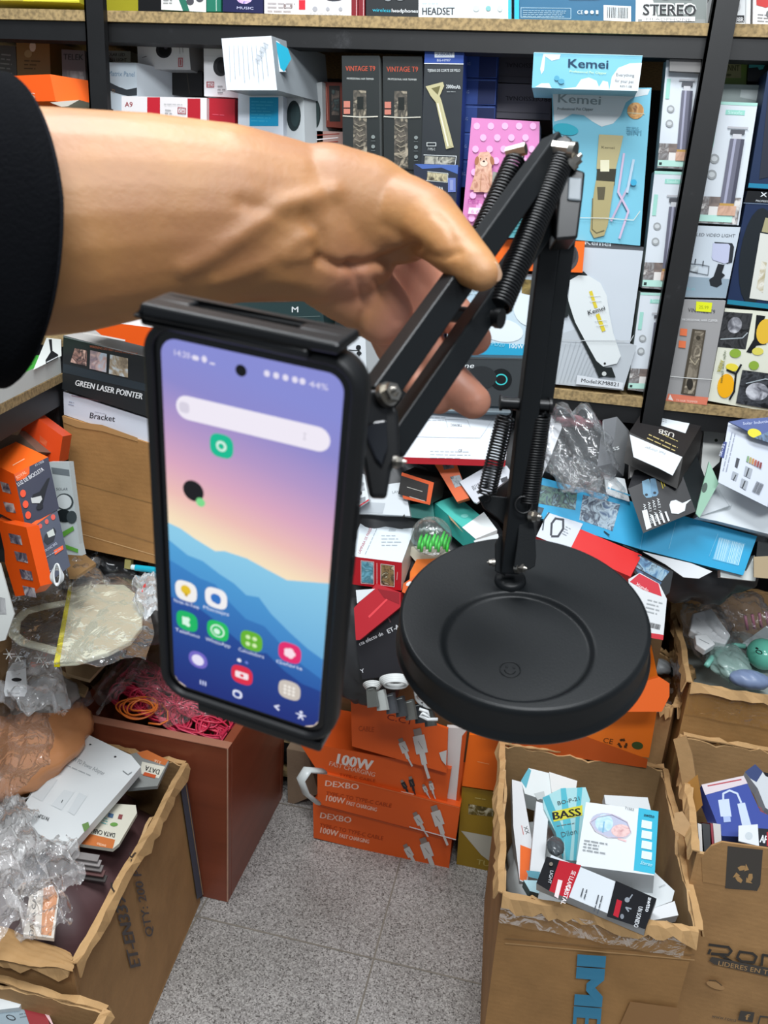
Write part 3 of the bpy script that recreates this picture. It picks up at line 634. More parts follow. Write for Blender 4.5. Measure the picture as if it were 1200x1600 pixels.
# creases and tendons pressed into the surface: (px polyline, depth at, radius, height)
co = np.empty(len(em.vertices)*3); em.vertices.foreach_get('co', co); co = co.reshape(-1, 3); nr_ = np.empty_like(co.ravel()); em.vertices.foreach_get('normal', nr_); nr_ = nr_.reshape(-1, 3)
rel = co-CAM; tz = rel@CF; X = 600+FPX*(rel@CR)/tz; Y_ = 800-FPX*(rel@CU)/tz; fr = (nr_@CF) < .15
for pl, wd, hgt in (([290, 420, 340, 395, 400, 352, 450, 318, 520, 300], 17, .0022), ([340, 440, 400, 418, 450, 390, 480, 370], 13, .0014), ([380, 318, 430, 335, 480, 350], 14, -.0012),
                    ([500, 405, 530, 418, 570, 414, 610, 405, 645, 388], 9, -.0034), ([548, 412, 560, 440, 572, 480, 560, 520], 8, -.0018), ([600, 352, 640, 378, 665, 392], 10, -.0010),
                    ([664, 400, 694, 402, 716, 395], 6, -.0009), ([682, 335, 700, 352, 708, 376], 6, -.0006), ([590, 440, 610, 480, 620, 500], 7, -.0016), ([480, 335, 500, 362, 505, 392], 12, -.0018),
                    ([430, 430, 480, 448, 520, 480], 20, .0014), ([450, 405, 480, 400], 12, .0016), ([620, 575, 660, 570], 4, -.0006), ([690, 588, 705, 575], 4, -.0006)):
    best = np.full(len(X), 1e9)
    for i in range(0, len(pl)-2, 2):
        ax, ay, bx, by = pl[i:i+4]; L2 = (bx-ax)**2+(by-ay)**2; t = np.clip(((X-ax)*(bx-ax)+(Y_-ay)*(by-ay))/L2, 0, 1); best = np.minimum(best, np.hypot(X-ax-t*(bx-ax), Y_-ay-t*(by-ay)))
    w_ = np.exp(-(best/wd)**2)*fr*(tz < .47); co = co+nr_*(w_*hgt)[:, None]
em.vertices.foreach_set('co', (co-WO[man.name]).ravel()); em.update()
ca = em.color_attributes.new('palm', 'FLOAT_COLOR', 'POINT'); w_ = np.clip((X-540)/70, 0, 1)*np.clip((tz-.434)/.02, 0, 1)*.8; w_ = np.maximum(w_, np.exp(-((X-560)**2+(Y_-450)**2)/55**2)*.6)
cc_ = np.ones((len(X), 4)); cc_[:, :3] = w_[:, None]; ca.data.foreach_set('color', cc_.ravel())
em.materials.clear(); em.materials.append(M('ad7b4a', 'skin')); em.polygons.foreach_set('use_smooth', [True]*len(em.polygons))
bo = bpy.data.objects.new('body', em); SC.collection.objects.link(bo); bo.parent = man; WO[bo.name] = WO[man.name]
bo['label'] = 'bare tan forearm and hand, thumb over the bar'
# thumb nail
m = MB(); m.ell(P(772, 424, .380), (nrm(CR*.5-CU*.85)*.0052, nrm(CR*.6+CU*.4-CF*.6)*.0034, nrm(CR*.8-CF*.7)*.0012), M('e0b99a', 'plastic')); m.build('thumb_nail', man)
# sleeve: a wide tube of cloth round the forearm with a stitched hem
sc_ = P(4, 366, .385)
def slv(u, v):
    a = 2*math.pi*u; r = (.0715+.010*(1-v))*(1+.02*math.sin(3*a+4*v)*(1-v)); k = (1-v)
    fold = .004*math.sin(5*a+9*v)*k
    return sc_-CR*(.26*k)+CU*.02*k+CU*(r*math.cos(a)+fold)+CF*((r*.62+fold)*math.sin(a))-CR*.046*math.sin(a)-CR*.008*math.cos(a)*(1 if math.cos(a) > 0 else .3)
SB = M('0b0c0f', 'cloth')
m = MB(); m.grid(slv, 96, 30, SB); sv = m.build('sleeve', man, label='black short sleeve with a stitched hem'); so_ = sv.modifiers.new('t', 'SOLIDIFY'); so_.thickness = .0025
m = MB(); vs_ = []
for v, o in ((.90, .0), (.905, .0014), (1.0, .0018), (1.006, .0005)):
    for k in range(96):
        p = slv(k/96, min(v, 1.0)); q = nrm(p-(sc_-CR*.26*(1-v))); vs_.append(p+q*o+CR*(.001 if v > 1 else 0))
m.add(vs_, [(i*96+j, i*96+(j+1) % 96, (i+1)*96+(j+1) % 96, (i+1)*96+j) for i in range(3) for j in range(96)], M('1a1b1f', 'cloth'), True); m.build('hem', sv)
# ================================================================ BOXES ON THE TOP SHELF (cut by the upper edge of the frame)
G1 = 'boxes along the top shelf'; WH = 'dfe3e6'; CY = '2bb5d8'; RD = 'c8202c'; OR = 'f26a1c'; BK = '15161a'; NV = '1d2c4a'; GY = '9a9ea2'
def B(label, q, d, col, art=(), Y=1.4, group=None, **k): return fbox(k.pop('name', 'product_box'), label, k.pop('cat', 'box'), q, d, col, art, Y, group=group, **k)
B('yellow box at the left end of the top shelf', [-40, -70, 122, -66, 124, 4, -40, 0], .2, 'd8d23c', [('p', 'efe94e', rc(52, -20, 121, 2)), ('p', 'b9b04a', rc(-10, -8, 36, 1))], group=G1, Y=1.41)
B('white and green box on the top shelf, diagonal green stripe', [252, -70, 322, -68, 322, 19, 252, 15], .2, 'dfe0dc', [('p', '2b6b58', [272, -20, 284, -20, 296, 17, 286, 17]), ('o', '4a4a50', 297, 2, 6, 6), ('o', '4a4a50', 312, -2, 6, 5), ('f', '777777', 255, -12, 270, -12, 5, 4)], group=G1, side='1f6a54')
B('narrow green box beside a purple box on the top shelf', [323, -68, 345, -68, 345, 18, 323, 18], .2, '22705a', [('l', 'b8d0c4', 1, [337, -60, 338, 17])], group=G1)
B('dark purple box with a pink flower print, top shelf', [348, -66, 411, -64, 411, 21, 348, 18], .2, '1c1f48', [('o', 'b48ad0:e8c8f0:5a4a98', 382, -2, 12, 8), ('t', 'c8c8e8', 'MUSIC', 370, 14, 396, 15, 4)], group=G1)
B('white box with a small red square on the top shelf', [413, -64, 478, -62, 478, 24, 413, 21], .2, 'e6e2e4', [('p', 'd02a38', rc(467, 0, 477, 15)), ('o', '8a7a78', 445, 10, 2, 4), ('o', '8a7a78', 455, 10, 2, 3), ('l', 'd06a70', 1, [436, -4, 440, -4]), ('f', 'b0a8a8', 418, 4, 465, 5, 3, 6)], group=G1)
B('plain white box with tiny round icons, top shelf', [478, -62, 549, -60, 549, 27, 478, 24], .2, 'e4e4e6', [('o', '3a3a42', 522, -3, 14, 5), ('o', 'a5a5aa', 492, 14, 4, 4), ('o', 'a5a5aa', 512, 14, 3, 3), ('o', 'a5a5aa', 532, 14, 3, 3), ('f', 'b8b8b8', 484, 20, 540, 22, 2, 3)], group=G1)
for i, x in enumerate((549, 560)):
    B(['thin dark red box left of its twin on the top shelf', 'thin dark red box right of its twin on the top shelf'][i], [x, -60, x+10, -60, x+10, 28, x, 27], .2, '7c1c24', [('l', 'd8b0b0', 1, [x+8, -50, x+8, 27])], group=G1)
B('black headphone box with cyan lettering on the top shelf', [572, -60, 654, -58, 654, 30, 572, 27], .2, '26292b', [('t', '35b0c8', 'wireless', 582, 18, 610, 19, 5.5, 2), ('t', 'e8eced', 'headphones', 612, 19, 653, 20, 5.5, 2), ('o', '8a8d90', 606, -3, 6, 5), ('o', '8a8d90', 625, -4, 8, 5)], group=G1)
B('white box reading HEADSET with a cyan edge, top shelf', [654, -58, 799, -54, 799, 35, 654, 30], .2, 'dfe7ea', [('t', '33363a', 'HEADSET', 660, 23, 710, 23, 11.5, 3), ('p', '40b8d4', rc(794, -50, 799, 34)), ('o', 'c4d0d2', 744, 13, 5, 5), ('o', '7fb8b8', 763, 13, 4, 4), ('o', 'c4d0d2', 781, 13, 4, 5), ('f', 'a8b4b8', 660, 5, 690, 5, 1, 3), ('f', 'b0bcc0', 740, 25, 790, 27, 1, 3)], group=G1)
B('petrol blue box with recycling marks and a barcode, top shelf', [803, -54, 993, -48, 993, 40, 803, 35], .2, '2b6688', [('l', 'a9c8d8', .8, [814, 12, 892, 13, 892, 29, 814, 27, 814, 12]), ('f', 'a9c8d8', 817, 16, 886, 17, 4, 3), ('t', 'd8e4ea', 'CE', 902, 22, 911, 22, 6), ('o', 'cfdfe8', 916, 19, 3, 3), ('o', 'cfdfe8', 925, 19, 3, 3), ('p', 'cfdfe8', rc(931, 16, 935, 22)), ('p', 'e4eaec', rc(943, 8, 986, 32, 0, .04)), ('b', '3a3a3a', 948, 28, 980, 29, 17), ('p', '14161a', [884, -6, 960, -6, 930, -2, 890, -2]), ('p', '2fb7d6', rc(804, -30, 811, 34))], group=G1)
B('grey and white box reading STEREO on the top shelf', [994, -48, 1106, -45, 1104, 44, 993, 40], .2, 'dfe0dd', [('p', '7d8380', [1010, -40, 1105, -40, 1104, 40, 1030, 38]), ('p', '8b8f8e', rc(997, 30, 1102, 41)), ('t', 'eceeec', 'STEREO', 1004, 23, 1086, 24, 19, 7), ('t', '2c2d30', 'STEREO', 1005, 23, 1087, 24, 17, 3), ('p', 'eeeeee', rc(1003, 26, 1086, 33)), ('t', '8a8c8c', 'HEADPHONE', 1010, 32, 1080, 33, 4.6), ('l', 'e6e8e8', 2.5, [1010, -6, 1080, -3]), ('o', '2a2a2c', 1040, -8, 9, 6)], group=G1)
B('white box coded MZ-88R right of the shelf upright, top shelf', [1134, -44, 1174, -44, 1172, 45, 1134, 43], .2, 'e2e4e4', [('p', '232427', rc(1134, 24, 1163, 35)), ('t', 'f0f0f0', 'HZ-88R', 1135, 33, 1162, 34, 7, 2), ('o', 'c0c0c0', 1151, 10, 6, 8), ('o', 'eeeeee', 1151, 8, 3, 3), ('l', 'b0b0b0', 1, [1166, -40, 1165, 44])], group=G1)
B('white box with a red blot at the right end of the top shelf', [1177, -44, 1262, -42, 1262, 48, 1176, 45], .2, 'dcd8d6', [('p', 'c43a38', [1181, -20, 1230, -20, 1230, 4, 1196, 12, 1182, 8]), ('f', '8a8a8a', 1184, 22, 1220, 24, 3, 5), ('o', '6a6a6a', 1200, 22, 3, 5)], group=G1)

# ================================================================ MIDDLE BAY, LEFT END
G2 = 'boxes on the middle shelf'
B('dark red box deep in the shelf above the solar light box', [154, 49, 220, 51, 220, 100, 154, 100], .12, '5a1e1c', [('l', '8a4038', 1, [176, 52, 178, 61, 196, 62, 196, 52])], Y=1.66, group=G2)
B('small white box reading SOLAR LED WALL LIGHT', [160, 79, 204, 80, 204, 170, 160, 170], .1, 'c9ccc9', [('t', '4a4a4c', 'SOLAR LED', 166, 87, 195, 88, 5, 2), ('t', '4a4a4c', 'WALL LIGHT', 165, 95, 198, 96, 5, 2)], Y=1.56, group=G2)
B('white solar panel lamp box with a wavy dark band, behind the arm', [149, 97, 213, 98, 217, 260, 160, 255], .15, 'ccd8e0', [('t', '7c9ab4', 'LED Matrix Panel', 153, 118, 210, 120, 8, 1), ('p', '3a3f44', [156, 133, 164, 129, 172, 129, 184, 135, 198, 140, 214, 137, 214, 149, 200, 150, 184, 146, 170, 141, 157, 147]), ('t', '8a6a4a', 'MULTI', 161, 141, 178, 146, 6), ('p', '2c3238', [166, 167, 177, 171, 176, 181, 166, 179]), ('p', '2c3238', [182, 174, 187, 175, 186, 181, 182, 181]), ('f', '4a5058', 166, 172, 176, 176, 2, 3)], Y=1.44, group=G2, ext=(.062, .10, 0), side='c4ccd2')
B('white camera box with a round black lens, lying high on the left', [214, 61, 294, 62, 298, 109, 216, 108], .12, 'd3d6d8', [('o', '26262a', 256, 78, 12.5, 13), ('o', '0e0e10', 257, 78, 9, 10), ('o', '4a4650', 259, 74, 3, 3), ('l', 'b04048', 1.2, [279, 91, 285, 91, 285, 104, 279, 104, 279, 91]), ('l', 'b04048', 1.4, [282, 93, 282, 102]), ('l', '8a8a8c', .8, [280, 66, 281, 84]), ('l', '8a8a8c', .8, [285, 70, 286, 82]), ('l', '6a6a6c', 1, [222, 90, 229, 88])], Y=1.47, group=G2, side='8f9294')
B('black box in the gap beside the tall camera box', [264, 109, 316, 111, 316, 150, 265, 148], .14, '1c1b1c', [('l', '4b453e', 1.2, [268, 113, 292, 114, 296, 146])], Y=1.5, group=G2)
B('tall white camera box with red A9 lettering', [318, 56, 372, 58, 374, 153, 319, 150], .12, 'd9d8da', [('t', '8c2c34', 'A9', 322, 68, 335, 68, 8, 2), ('l', 'c8c8c8', .6, [318, 87, 350, 88]), ('o', '2a2a2c', 345, 104, 12, 15), ('o', '0e0e10', 347, 104, 8, 11), ('l', 'a03038', 1, [323, 128, 334, 128, 334, 136, 323, 136, 323, 128]), ('t', 'a03038', 'HD', 324, 135, 333, 135, 5, 2), ('f', '8a8a8c', 340, 134, 352, 134, 3, 5)], Y=1.43, group=G2)
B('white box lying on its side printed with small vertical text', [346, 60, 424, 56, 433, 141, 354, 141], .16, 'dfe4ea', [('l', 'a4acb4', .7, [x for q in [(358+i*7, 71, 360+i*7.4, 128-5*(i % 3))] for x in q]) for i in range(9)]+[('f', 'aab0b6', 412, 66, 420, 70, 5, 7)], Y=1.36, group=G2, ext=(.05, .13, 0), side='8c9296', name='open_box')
B('white and cyan flap standing off the box printed with vertical text', [425, 60, 436, 66, 446, 112, 436, 112], .006, 'd0d6da', [('p', '1f9cb8', [430, 64, 450, 76, 455, 92, 444, 112, 438, 106])], Y=1.37, group=G2, name='box_flap')
B('white A9 camera box with red bands, low behind the forearm', [190, 150, 323, 153, 323, 240, 190, 240], .12, 'dfd9da', [('t', '96323a', 'A9', 195, 167, 207, 167, 8, 2), ('p', 'b81f2e', rc(230, 152, 250, 235)), ('p', 'b01f2c', rc(293, 154, 313, 238)), ('l', 'a03038', 1.1, [278, 168, 290, 169, 290, 178, 278, 177, 278, 168]), ('t', 'a03038', 'CH', 280, 176, 288, 176, 5, 2), ('f', '9a9a9a', 258, 171, 272, 172, 2, 5), ('f', '9a9a9a', 256, 162, 290, 163, 1, 3)], Y=1.40, group=G2)
B('red box right of the white camera box, behind the forearm', [324, 153, 367, 155, 367, 240, 324, 238], .12, 'a81c2a', [('f', 'c84858', 332, 178, 360, 180, 1, 5)], Y=1.41, group=G2, side='a81c2a')
B('white box with a cyan square above the wrist', [372, 142, 442, 143, 443, 240, 372, 240], .10, 'd2d8e2', [('p', '1793c0', rc(390, 152, 435, 197)), ('f', '3aa8cc', 393, 158, 431, 159, 7, 5)], Y=1.41, group=G2)
B('white box with a black oval, left of its twin', [443, 140, 474, 134, 477, 240, 444, 240], .12, 'b9bec0', [('o', '1d2a2c', 459, 181, 11, 24), ('o', '27383a', 461, 180, 7, 18)], Y=1.43, group=G2, ext=(.05, .12, 0))
B('white box with a black oval, right of its twin', [475, 133, 503, 128, 505, 240, 478, 240], .12, 'a9adae', [('o', '202a2a', 491, 178, 10, 24), ('o', '2b3a3a', 493, 177, 6, 18)], Y=1.46, group=G2, ext=(.04, .12, 0))
B('reddish brown box with a dark window beside the vintage trimmer', [505, 128, 535, 129, 536, 200, 506, 198], .14, '7a3426', [('p', '2a2624', [514, 134, 531, 134, 532, 190, 515, 190]), ('l', 'c08070', .8, [510, 136, 512, 188]), ('i', '4a5a58:2a2a2a:6a5a50', [518, 140, 530, 142, 530, 180, 518, 180])], Y=1.47, group=G2)
B('brown and white carton edge under the reddish brown box', [478, 204, 536, 206, 536, 262, 480, 262], .14, 'a08078', [('l', '8c3428', 1.4, [482, 212, 530, 209]), ('l', 'e0d8d8', 1.4, [486, 219, 528, 215]), ('l', '8c3428', 1.4, [490, 224, 528, 221])], Y=1.46, group=G2)
# ---- the two black vintage trimmers
def vintage(x, y, x2, yb, lab, Y):
    w = x2-x
    a = [('t', 'b8503a', 'VINTAGE T9', x+6, y+24, x2-6, y+24, 8, 2), ('t', 'c8ccc8', 'PROFESSIONAL HAIR TRIMMER', x+8, y+37, x2-8, y+38, 3, 1),
         ('i', '6a6258:3a3832:a89c88', [x+18, y+54, x+38, y+54, x+40, yb-2, x+18, yb-2]), ('p', '1e2220', [x+24, y+64, x+34, y+64, x+34, y+84, x+24, y+84]),
         ('p', 'c07868', rc(x+3, y+71, x+13, y+81)), ('p', 'c07868', rc(x+3, y+83, x+13, y+91)), ('l', 'cfcabc', 1.6, [x+2, y+94, x+30, y+96, x2-2, y+95])]
    for j in range(4): a.append(('o', '7f8684', x2-9, y+127+15*j, 3, 3)); a.append(('l', '6a7070', .8, [x2-12, y+133+15*j, x2-6, y+133+15*j]))
    for j in range(7): a.append(('l', '8c8474', 1.3, [x+20+(j % 3)*2, y+106+j*8, x+28, y+110+j*8, x+36-(j % 2)*3, y+107+j*8]))
    B(lab, [x, y, x2, y, x2+2, yb, x+2, yb], .07, '272b2b', a, Y=Y, group='black vintage trimmer boxes', side='8a8e8c')
vintage(534, 87, 592, 255, 'black vintage trimmer box, the left of the two', 1.40)
vintage(598, 88, 659, 265, 'black vintage trimmer box, the right of the two', 1.405)
B('tall trimmer box with a blue top band and a golden T-shaped blade', [664, 75, 725, 76, 718, 262, 658, 260], .05, '2c3034', [('p', '2c4a96', [664, 75, 725, 76, 724, 99, 663, 98]), ('p', 'dfe6ee', rc(679, 79, 710, 90)), ('t', '3a5a9a', 'SUBORT', 682, 87, 707, 87, 5, 1), ('t', 'c8d0e0', 'BG-HM07', 683, 96, 704, 96, 4), ('l', 'e8eaec', 1.2, [663, 99, 724, 100]), ('t', 'd8dcdc', 'TIJERAS DE CORTE DE PELO', 668, 112, 719, 112, 4), ('t', 'd0d4d4', '2000mAh', 697, 138, 719, 139, 6, 2), ('f', 'a8acac', 698, 143, 718, 143, 1, 3),
    ('p', 'b8b088', [665, 135, 692, 128, 694, 134, 687, 150, 690, 158, 709, 230, 697, 233, 681, 160, 673, 150]), ('p', '6a6440', [674, 138, 688, 134, 684, 148]), ('l', 'e6e4c8', 2.2, [684, 162, 700, 228]), ('l', 'c4c09a', 1.5, [689, 160, 705, 228]), ('l', 'c8ccc8', 1, [667, 223, 681, 223, 681, 228, 667, 228, 667, 223]), ('t', 'c8ccc8', 'TYPE-C', 668, 235, 680, 235, 4), ('l', 'd8dcd8', 1, [662, 242, 713, 244, 711, 258, 661, 257]), ('i', '6a6a60:c0bca8:3c3c38', [664, 244, 711, 246, 710, 257, 663, 256])], Y=1.40, group=G2, side='2d4694')
B('half-hidden clipper box with a curved blue top, against the hand', [646, 256, 716, 260, 712, 330, 650, 330], .05, '2a3040', [('p', '4a66a8', [648, 256, 716, 258, 715, 272, 690, 262, 660, 264]), ('l', 'c8ccc8', .9, [668, 268, 700, 271, 699, 285, 666, 282]), ('i', '4a4438:c8bc98:2c2a28', [668, 269, 699, 272, 698, 284, 667, 281]), ('t', 'd8dcd8', 'PARA', 680, 296, 692, 297, 5, 2), ('p', '6a7ab8', rc(700, 278, 712, 300)), ('p', '8a94c0', rc(703, 281, 708, 297))], Y=1.385, group=G2, side='2d4694')
for i, (a, b, c) in enumerate(((78, 121, 726), (122, 163, 724), (164, 206, 722), (207, 249, 720), (250, 292, 718))):
    B('blue box in the stack behind the pink pet box, '+['topmost', 'second from the top', 'third from the top', 'fourth from the top', 'lowest'][i], [c, a, c+52, a+2, c+50, b+1, c-2, b], .16, '2c4a94', [('p', '1f2c58', [c+24, a+2, c+51, a+3, c+49, b, c+22, b]), ('l', '5a78c0', 1, [c+1, a+3, c+50, a+4]), ('t', '8a9cd0', 'BG', c+3, a+24, c+9, a+24, 5)], Y=1.47, group='stacked blue boxes')
for i, (a, b) in enumerate(((78, 128), (130, 184))):
    B(['dark grey box lettered upside down, upper of two', 'dark grey box lettered upside down, lower of two'][i], [768, a, 862, a+3, 860, b+4, 768, b], .2, ['3b3a42', '55535c'][i], [('t', '1e1d22', 'PROFESSIONAL', 860, a+22, 790, a+20, 7, 2), ('l', '2a2930', .8, [770, b-10, 858, b-6])], Y=1.50, group='dark grey professional boxes')
# pink pet box
dots = []
for r in range(9):
    for c in range(5):
        x, y = 745+c*22+(r % 2)*11-r*1.0, 197+r*18
        if x < 834 and y < 345: dots.append(('o', 'f4b4de', x, y, 5, 5.5))
B('pink polka-dot pet clipper box with a sitting dog', [737, 184, 843, 190, 840, 374, 720, 368], .09, 'd684ba', dots+[('i', 'd09a80:e4b8a0:b8806c', [744, 248, 750, 238, 764, 237, 770, 248, 768, 262, 772, 300, 740, 300, 742, 270]), ('i', 'c89078:dcac94:b8806c', [734, 296, 742, 272, 756, 268, 770, 276, 776, 298, 760, 301]), ('o', 'a87050', 745, 251, 3.2, 7, 12), ('o', 'a87050', 769, 251, 3.2, 7, -12), ('o', 'ecd0bc', 756, 255, 6, 5), ('o', '4a302c', 756, 252, 2, 1.4), ('l', 'b88868', 1, [752, 272, 750, 298]), ('l', 'b88868', 1, [764, 272, 766, 298]), ('o', '5a4038', 751, 248, 1, 1), ('o', '5a4038', 760, 248, 1, 1), ('i', '8a8a80:b0aca0', [770, 268, 792, 272, 788, 302, 768, 298]), ('t', 'b85a9c', 'PET CLIPPER', 731, 318, 800, 322, 7, 2), ('p', 'f6dcee', [733, 324, 790, 327, 788, 337, 731, 334]), ('t', 'e49ac8', '6 6 W', 736, 333, 762, 335, 6)], Y=1.385, group=G2, side='c9b8c8', top='cfc6d2')
fbox('pet_clipper_pack', 'teal comb pack in front of the pink pet box', 'box', [792, 322, 824, 324, 821, 372, 789, 371], .01, '5fa8ae', [('l', '2f6f78', 1.2, [796, 328+i*5, 818, 329+i*5]) for i in range(8)], 1.372, group=G2)
# Kemei boxes
B('sky blue pet clipper box reading Kemei, lying on top of the taller one', [834, 82, 1004, 87, 996, 142, 831, 137], .09, '7cc0d4', [('p', 'dfe6e8', [849, 84, 876, 85, 874, 92, 862, 95, 852, 88, 850, 110, 846, 116, 844, 108]), ('p', 'dfe8ea', [836, 136, 846, 130, 858, 130, 862, 138]), ('p', 'dfe8ea', [876, 139, 900, 136, 908, 124, 920, 121, 932, 126, 936, 136, 942, 126, 950, 128, 952, 141]), ('p', 'e2e8ea', [952, 141, 956, 120, 966, 106, 984, 99, 1003, 98, 997, 142]), ('t', '1f3f5c', 'Kemei', 888, 105, 950, 107, 13.5, 3), ('t', 'd8e4a8', 'Professional Pet Clipper', 890, 113, 948, 116, 3.5), ('t', '6a6a70', 'Everything', 963, 119, 991, 120, 5), ('t', '6a6a70', 'for your pet', 961, 128, 990, 130, 5), ('t', '3a3a40', 'KM-1108', 969, 136, 987, 137, 3.5, 1), ('o', '58a4c0', 870, 122, 4, 4), ('o', '58a4c0', 877, 127, 5, 4), ('l', 'a8c8d0', 1, [835, 82, 1004, 87])], Y=1.35, group='kemei boxes'.replace('kemei', 'branded clipper'), side='7fb8c8')
KE = 1.40
B('large sky blue pet clipper box with a gold clipper and a dog paw print', [862, 138, 1018, 137, 1000, 384, 868, 372], .09, '78bdd2', [('p', 'd3dadc', [863, 139, 1016, 139, 1012, 148, 990, 152, 978, 160, 970, 180, 958, 193, 940, 198, 926, 190, 912, 180, 894, 178, 880, 186, 866, 190]), ('t', '8f9a9c', 'Kemei', 872, 160, 938, 164, 14, 3), ('t', '3a4a4c', 'Professional Pet Clipper', 871, 172, 927, 173, 4.5, 1), ('t', '58666a', 'CD GA', 918, 145, 942, 145, 4, 1), ('o', 'c08a4c:e4b070:8a5a3c', 993, 173, 13, 13), ('l', 'c8c0a0', 1.4, [980, 176, 1007, 178]), ('o', '35b0c4', 884, 202, 20, 9, 10), ('f', '5a96ac', 979, 198, 1002, 199, 4, 3), ('t', '5a96ac', '2IN1', 980, 210, 1002, 211, 8, 1),
    ('p', 'b8ac80', [936, 210, 974, 212, 968, 240, 962, 264, 932, 264]), ('t', '4a4430', 'Kemei', 940, 232, 960, 233, 4), ('p', '3a382c', [933, 264, 963, 264, 960, 290, 931, 290]), ('p', 'a89c70', [931, 282, 960, 284, 950, 350, 944, 368, 928, 372, 922, 360, 925, 320]), ('p', 'e4dfc0', [938, 250, 952, 250, 952, 268, 938, 268]), ('p', '5a5440', [933, 292, 946, 292, 944, 312, 934, 312]), ('l', '6a6448', 1.5, [926, 310, 925, 358, 932, 364, 944, 360]), ('l', 'b8a8c0', 3.4, [985, 285, 968, 318, 955, 345]), ('l', 'c8b4cc', 3.4, [975, 240, 966, 300, 982, 330, 968, 372]), ('l', 'b4c8d8', 4, [990, 250, 980, 300]), ('o', '3fa4c8', 990, 285, 5, 5), ('l', 'd0d4cc', 1.2, [905, 340, 950, 341, 990, 344, 1000, 330])], Y=KE, group='branded clipper boxes', side='4c9cbc')
B('white box edge reading Kemei, pressed under the blue clipper box', [880, 374, 1006, 386, 1005, 392, 879, 384], .09, '54565a', [('t', 'd0d8dc', 'Kemei', 914, 382, 954, 385, 8, 3)], Y=1.402, group='branded clipper boxes')
B('orange box with a grey rounded gadget between the stand arms', [722, 372, 914, 377, 910, 426, 718, 420], .1, OR, [('o', '4c4a4c', 884, 401, 20, 23), ('o', '3a383a', 886, 398, 15, 18), ('i', 'd8d4d0:3a3a3a:8a8884', [878, 390, 888, 390, 888, 406, 878, 404]), ('p', 'e8e8ea', [752, 374, 780, 375, 778, 379, 752, 379])], Y=1.392, group=G2)
B('white and sky blue charger box reading 100W', [700, 424, 868, 430, 858, 560, 698, 553], .1, 'c9dbe4', [('p', '2fa4cc', [700, 533, 862, 540, 860, 558, 699, 552]), ('t', 'e8f4f8', '100W', 796, 544, 818, 545, 7, 2), ('o', 'e8f0f4', 784, 516, 34, 18, 10), ('o', 'e4eef4', 830, 480, 28, 30), ('o', 'b8cfdc', 760, 470, 30, 18), ('i', '5c4c2c:a08a50', [816, 436, 834, 438, 832, 462, 815, 458]), ('t', '8fd0e4', 'PD20', 768, 540, 788, 542, 6, 1), ('f', 'a8b8c0', 722, 440, 790, 444, 4, 6)], Y=1.405, group=G2)
B('tall white clipper box lettered Model:KM8821', [874, 384, 1005, 392, 974, 610, 853, 599], .12, 'c6cdd4', [('p', 'b9bfc4', [866, 525, 905, 512, 995, 540, 974, 608, 854, 598])]+[('l', 'a7adb2', 1, [868+i*6, 600-i*1, 884+i*8, 538-i*2]) for i in range(10)]+[
    ('p', '23292a', [879, 428, 912, 424, 918, 430, 892, 440, 886, 452, 884, 470, 888, 492, 881, 494, 876, 470]), ('p', 'd9dede', [890, 438, 904, 430, 920, 431, 938, 442, 948, 462, 952, 490, 958, 520, 970, 556, 964, 568, 942, 573, 930, 562, 912, 530, 898, 502, 888, 470]), ('p', '1e2424', [886, 460, 890, 478, 899, 504, 914, 532, 932, 564, 944, 574, 956, 574, 962, 590, 944, 588, 936, 590, 925, 565, 908, 530, 893, 500, 884, 480]), ('p', '1e2424', [878, 462, 884, 480, 888, 494, 881, 496, 876, 480]), ('o', 'c8ccc8', 944, 584, 3.5, 3.5), ('o', '2a2a2a', 945, 568, 1.8, 1.8), ('l', 'd8c43a', 5, [923, 456, 931, 480]), ('l', 'd8c43a', 6, [934, 492, 943, 516]), ('l', 'd9dede', 1, [920, 463, 938, 462]), ('l', 'd9dede', 1, [922, 471, 940, 470]), ('l', 'd9dede', 1, [930, 502, 948, 500]), ('l', 'd9dede', 1, [932, 509, 950, 507]), ('t', '2a2c2c', 'Kemei', 920, 492, 946, 484, 7, 2), ('p', 'd6dade', [902, 586, 974, 598, 972, 608, 900, 600]), ('t', '2a2c30', 'Model:KM8821', 908, 597, 966, 604, 6, 2), ('l', 'b4b8ba', 1.2, [868, 530, 900, 532, 985, 533, 990, 524])], Y=1.40, group='branded clipper boxes', side='e4e8ea')
B('black speaker box with a glowing teal ring, behind the fingertips', [640, 556, 832, 560, 826, 636, 640, 632], .12, '3a3e40', [('t', 'e4e8e8', 'none', 708, 575, 740, 575, 8, 2, .3), ('o', '15181a', 783, 593, 17, 17), ('o', '3fc4c4', 783, 593, 10, 9), ('o', '15181a', 783, 593, 8, 7), ('o', '2b2e30', 752, 590, 24, 18), ('l', '5a5e60', 1, [642, 558, 830, 561])], Y=1.37, group=G2)
B('white box with a small black camera print, right of the phone', [541, 527, 571, 528, 574, 622, 545, 620], .1, 'dbe0e4', [('l', '2c2c2e', 1.4, [545, 547, 562, 548]), ('o', '26282a', 560, 543, 4, 4), ('o', '26282a', 561, 552, 4, 3), ('l', '26282a', 2, [560, 543, 561, 556])], Y=1.33, group=G2, ext=(.07, .12, 0), side='b9bcbc')
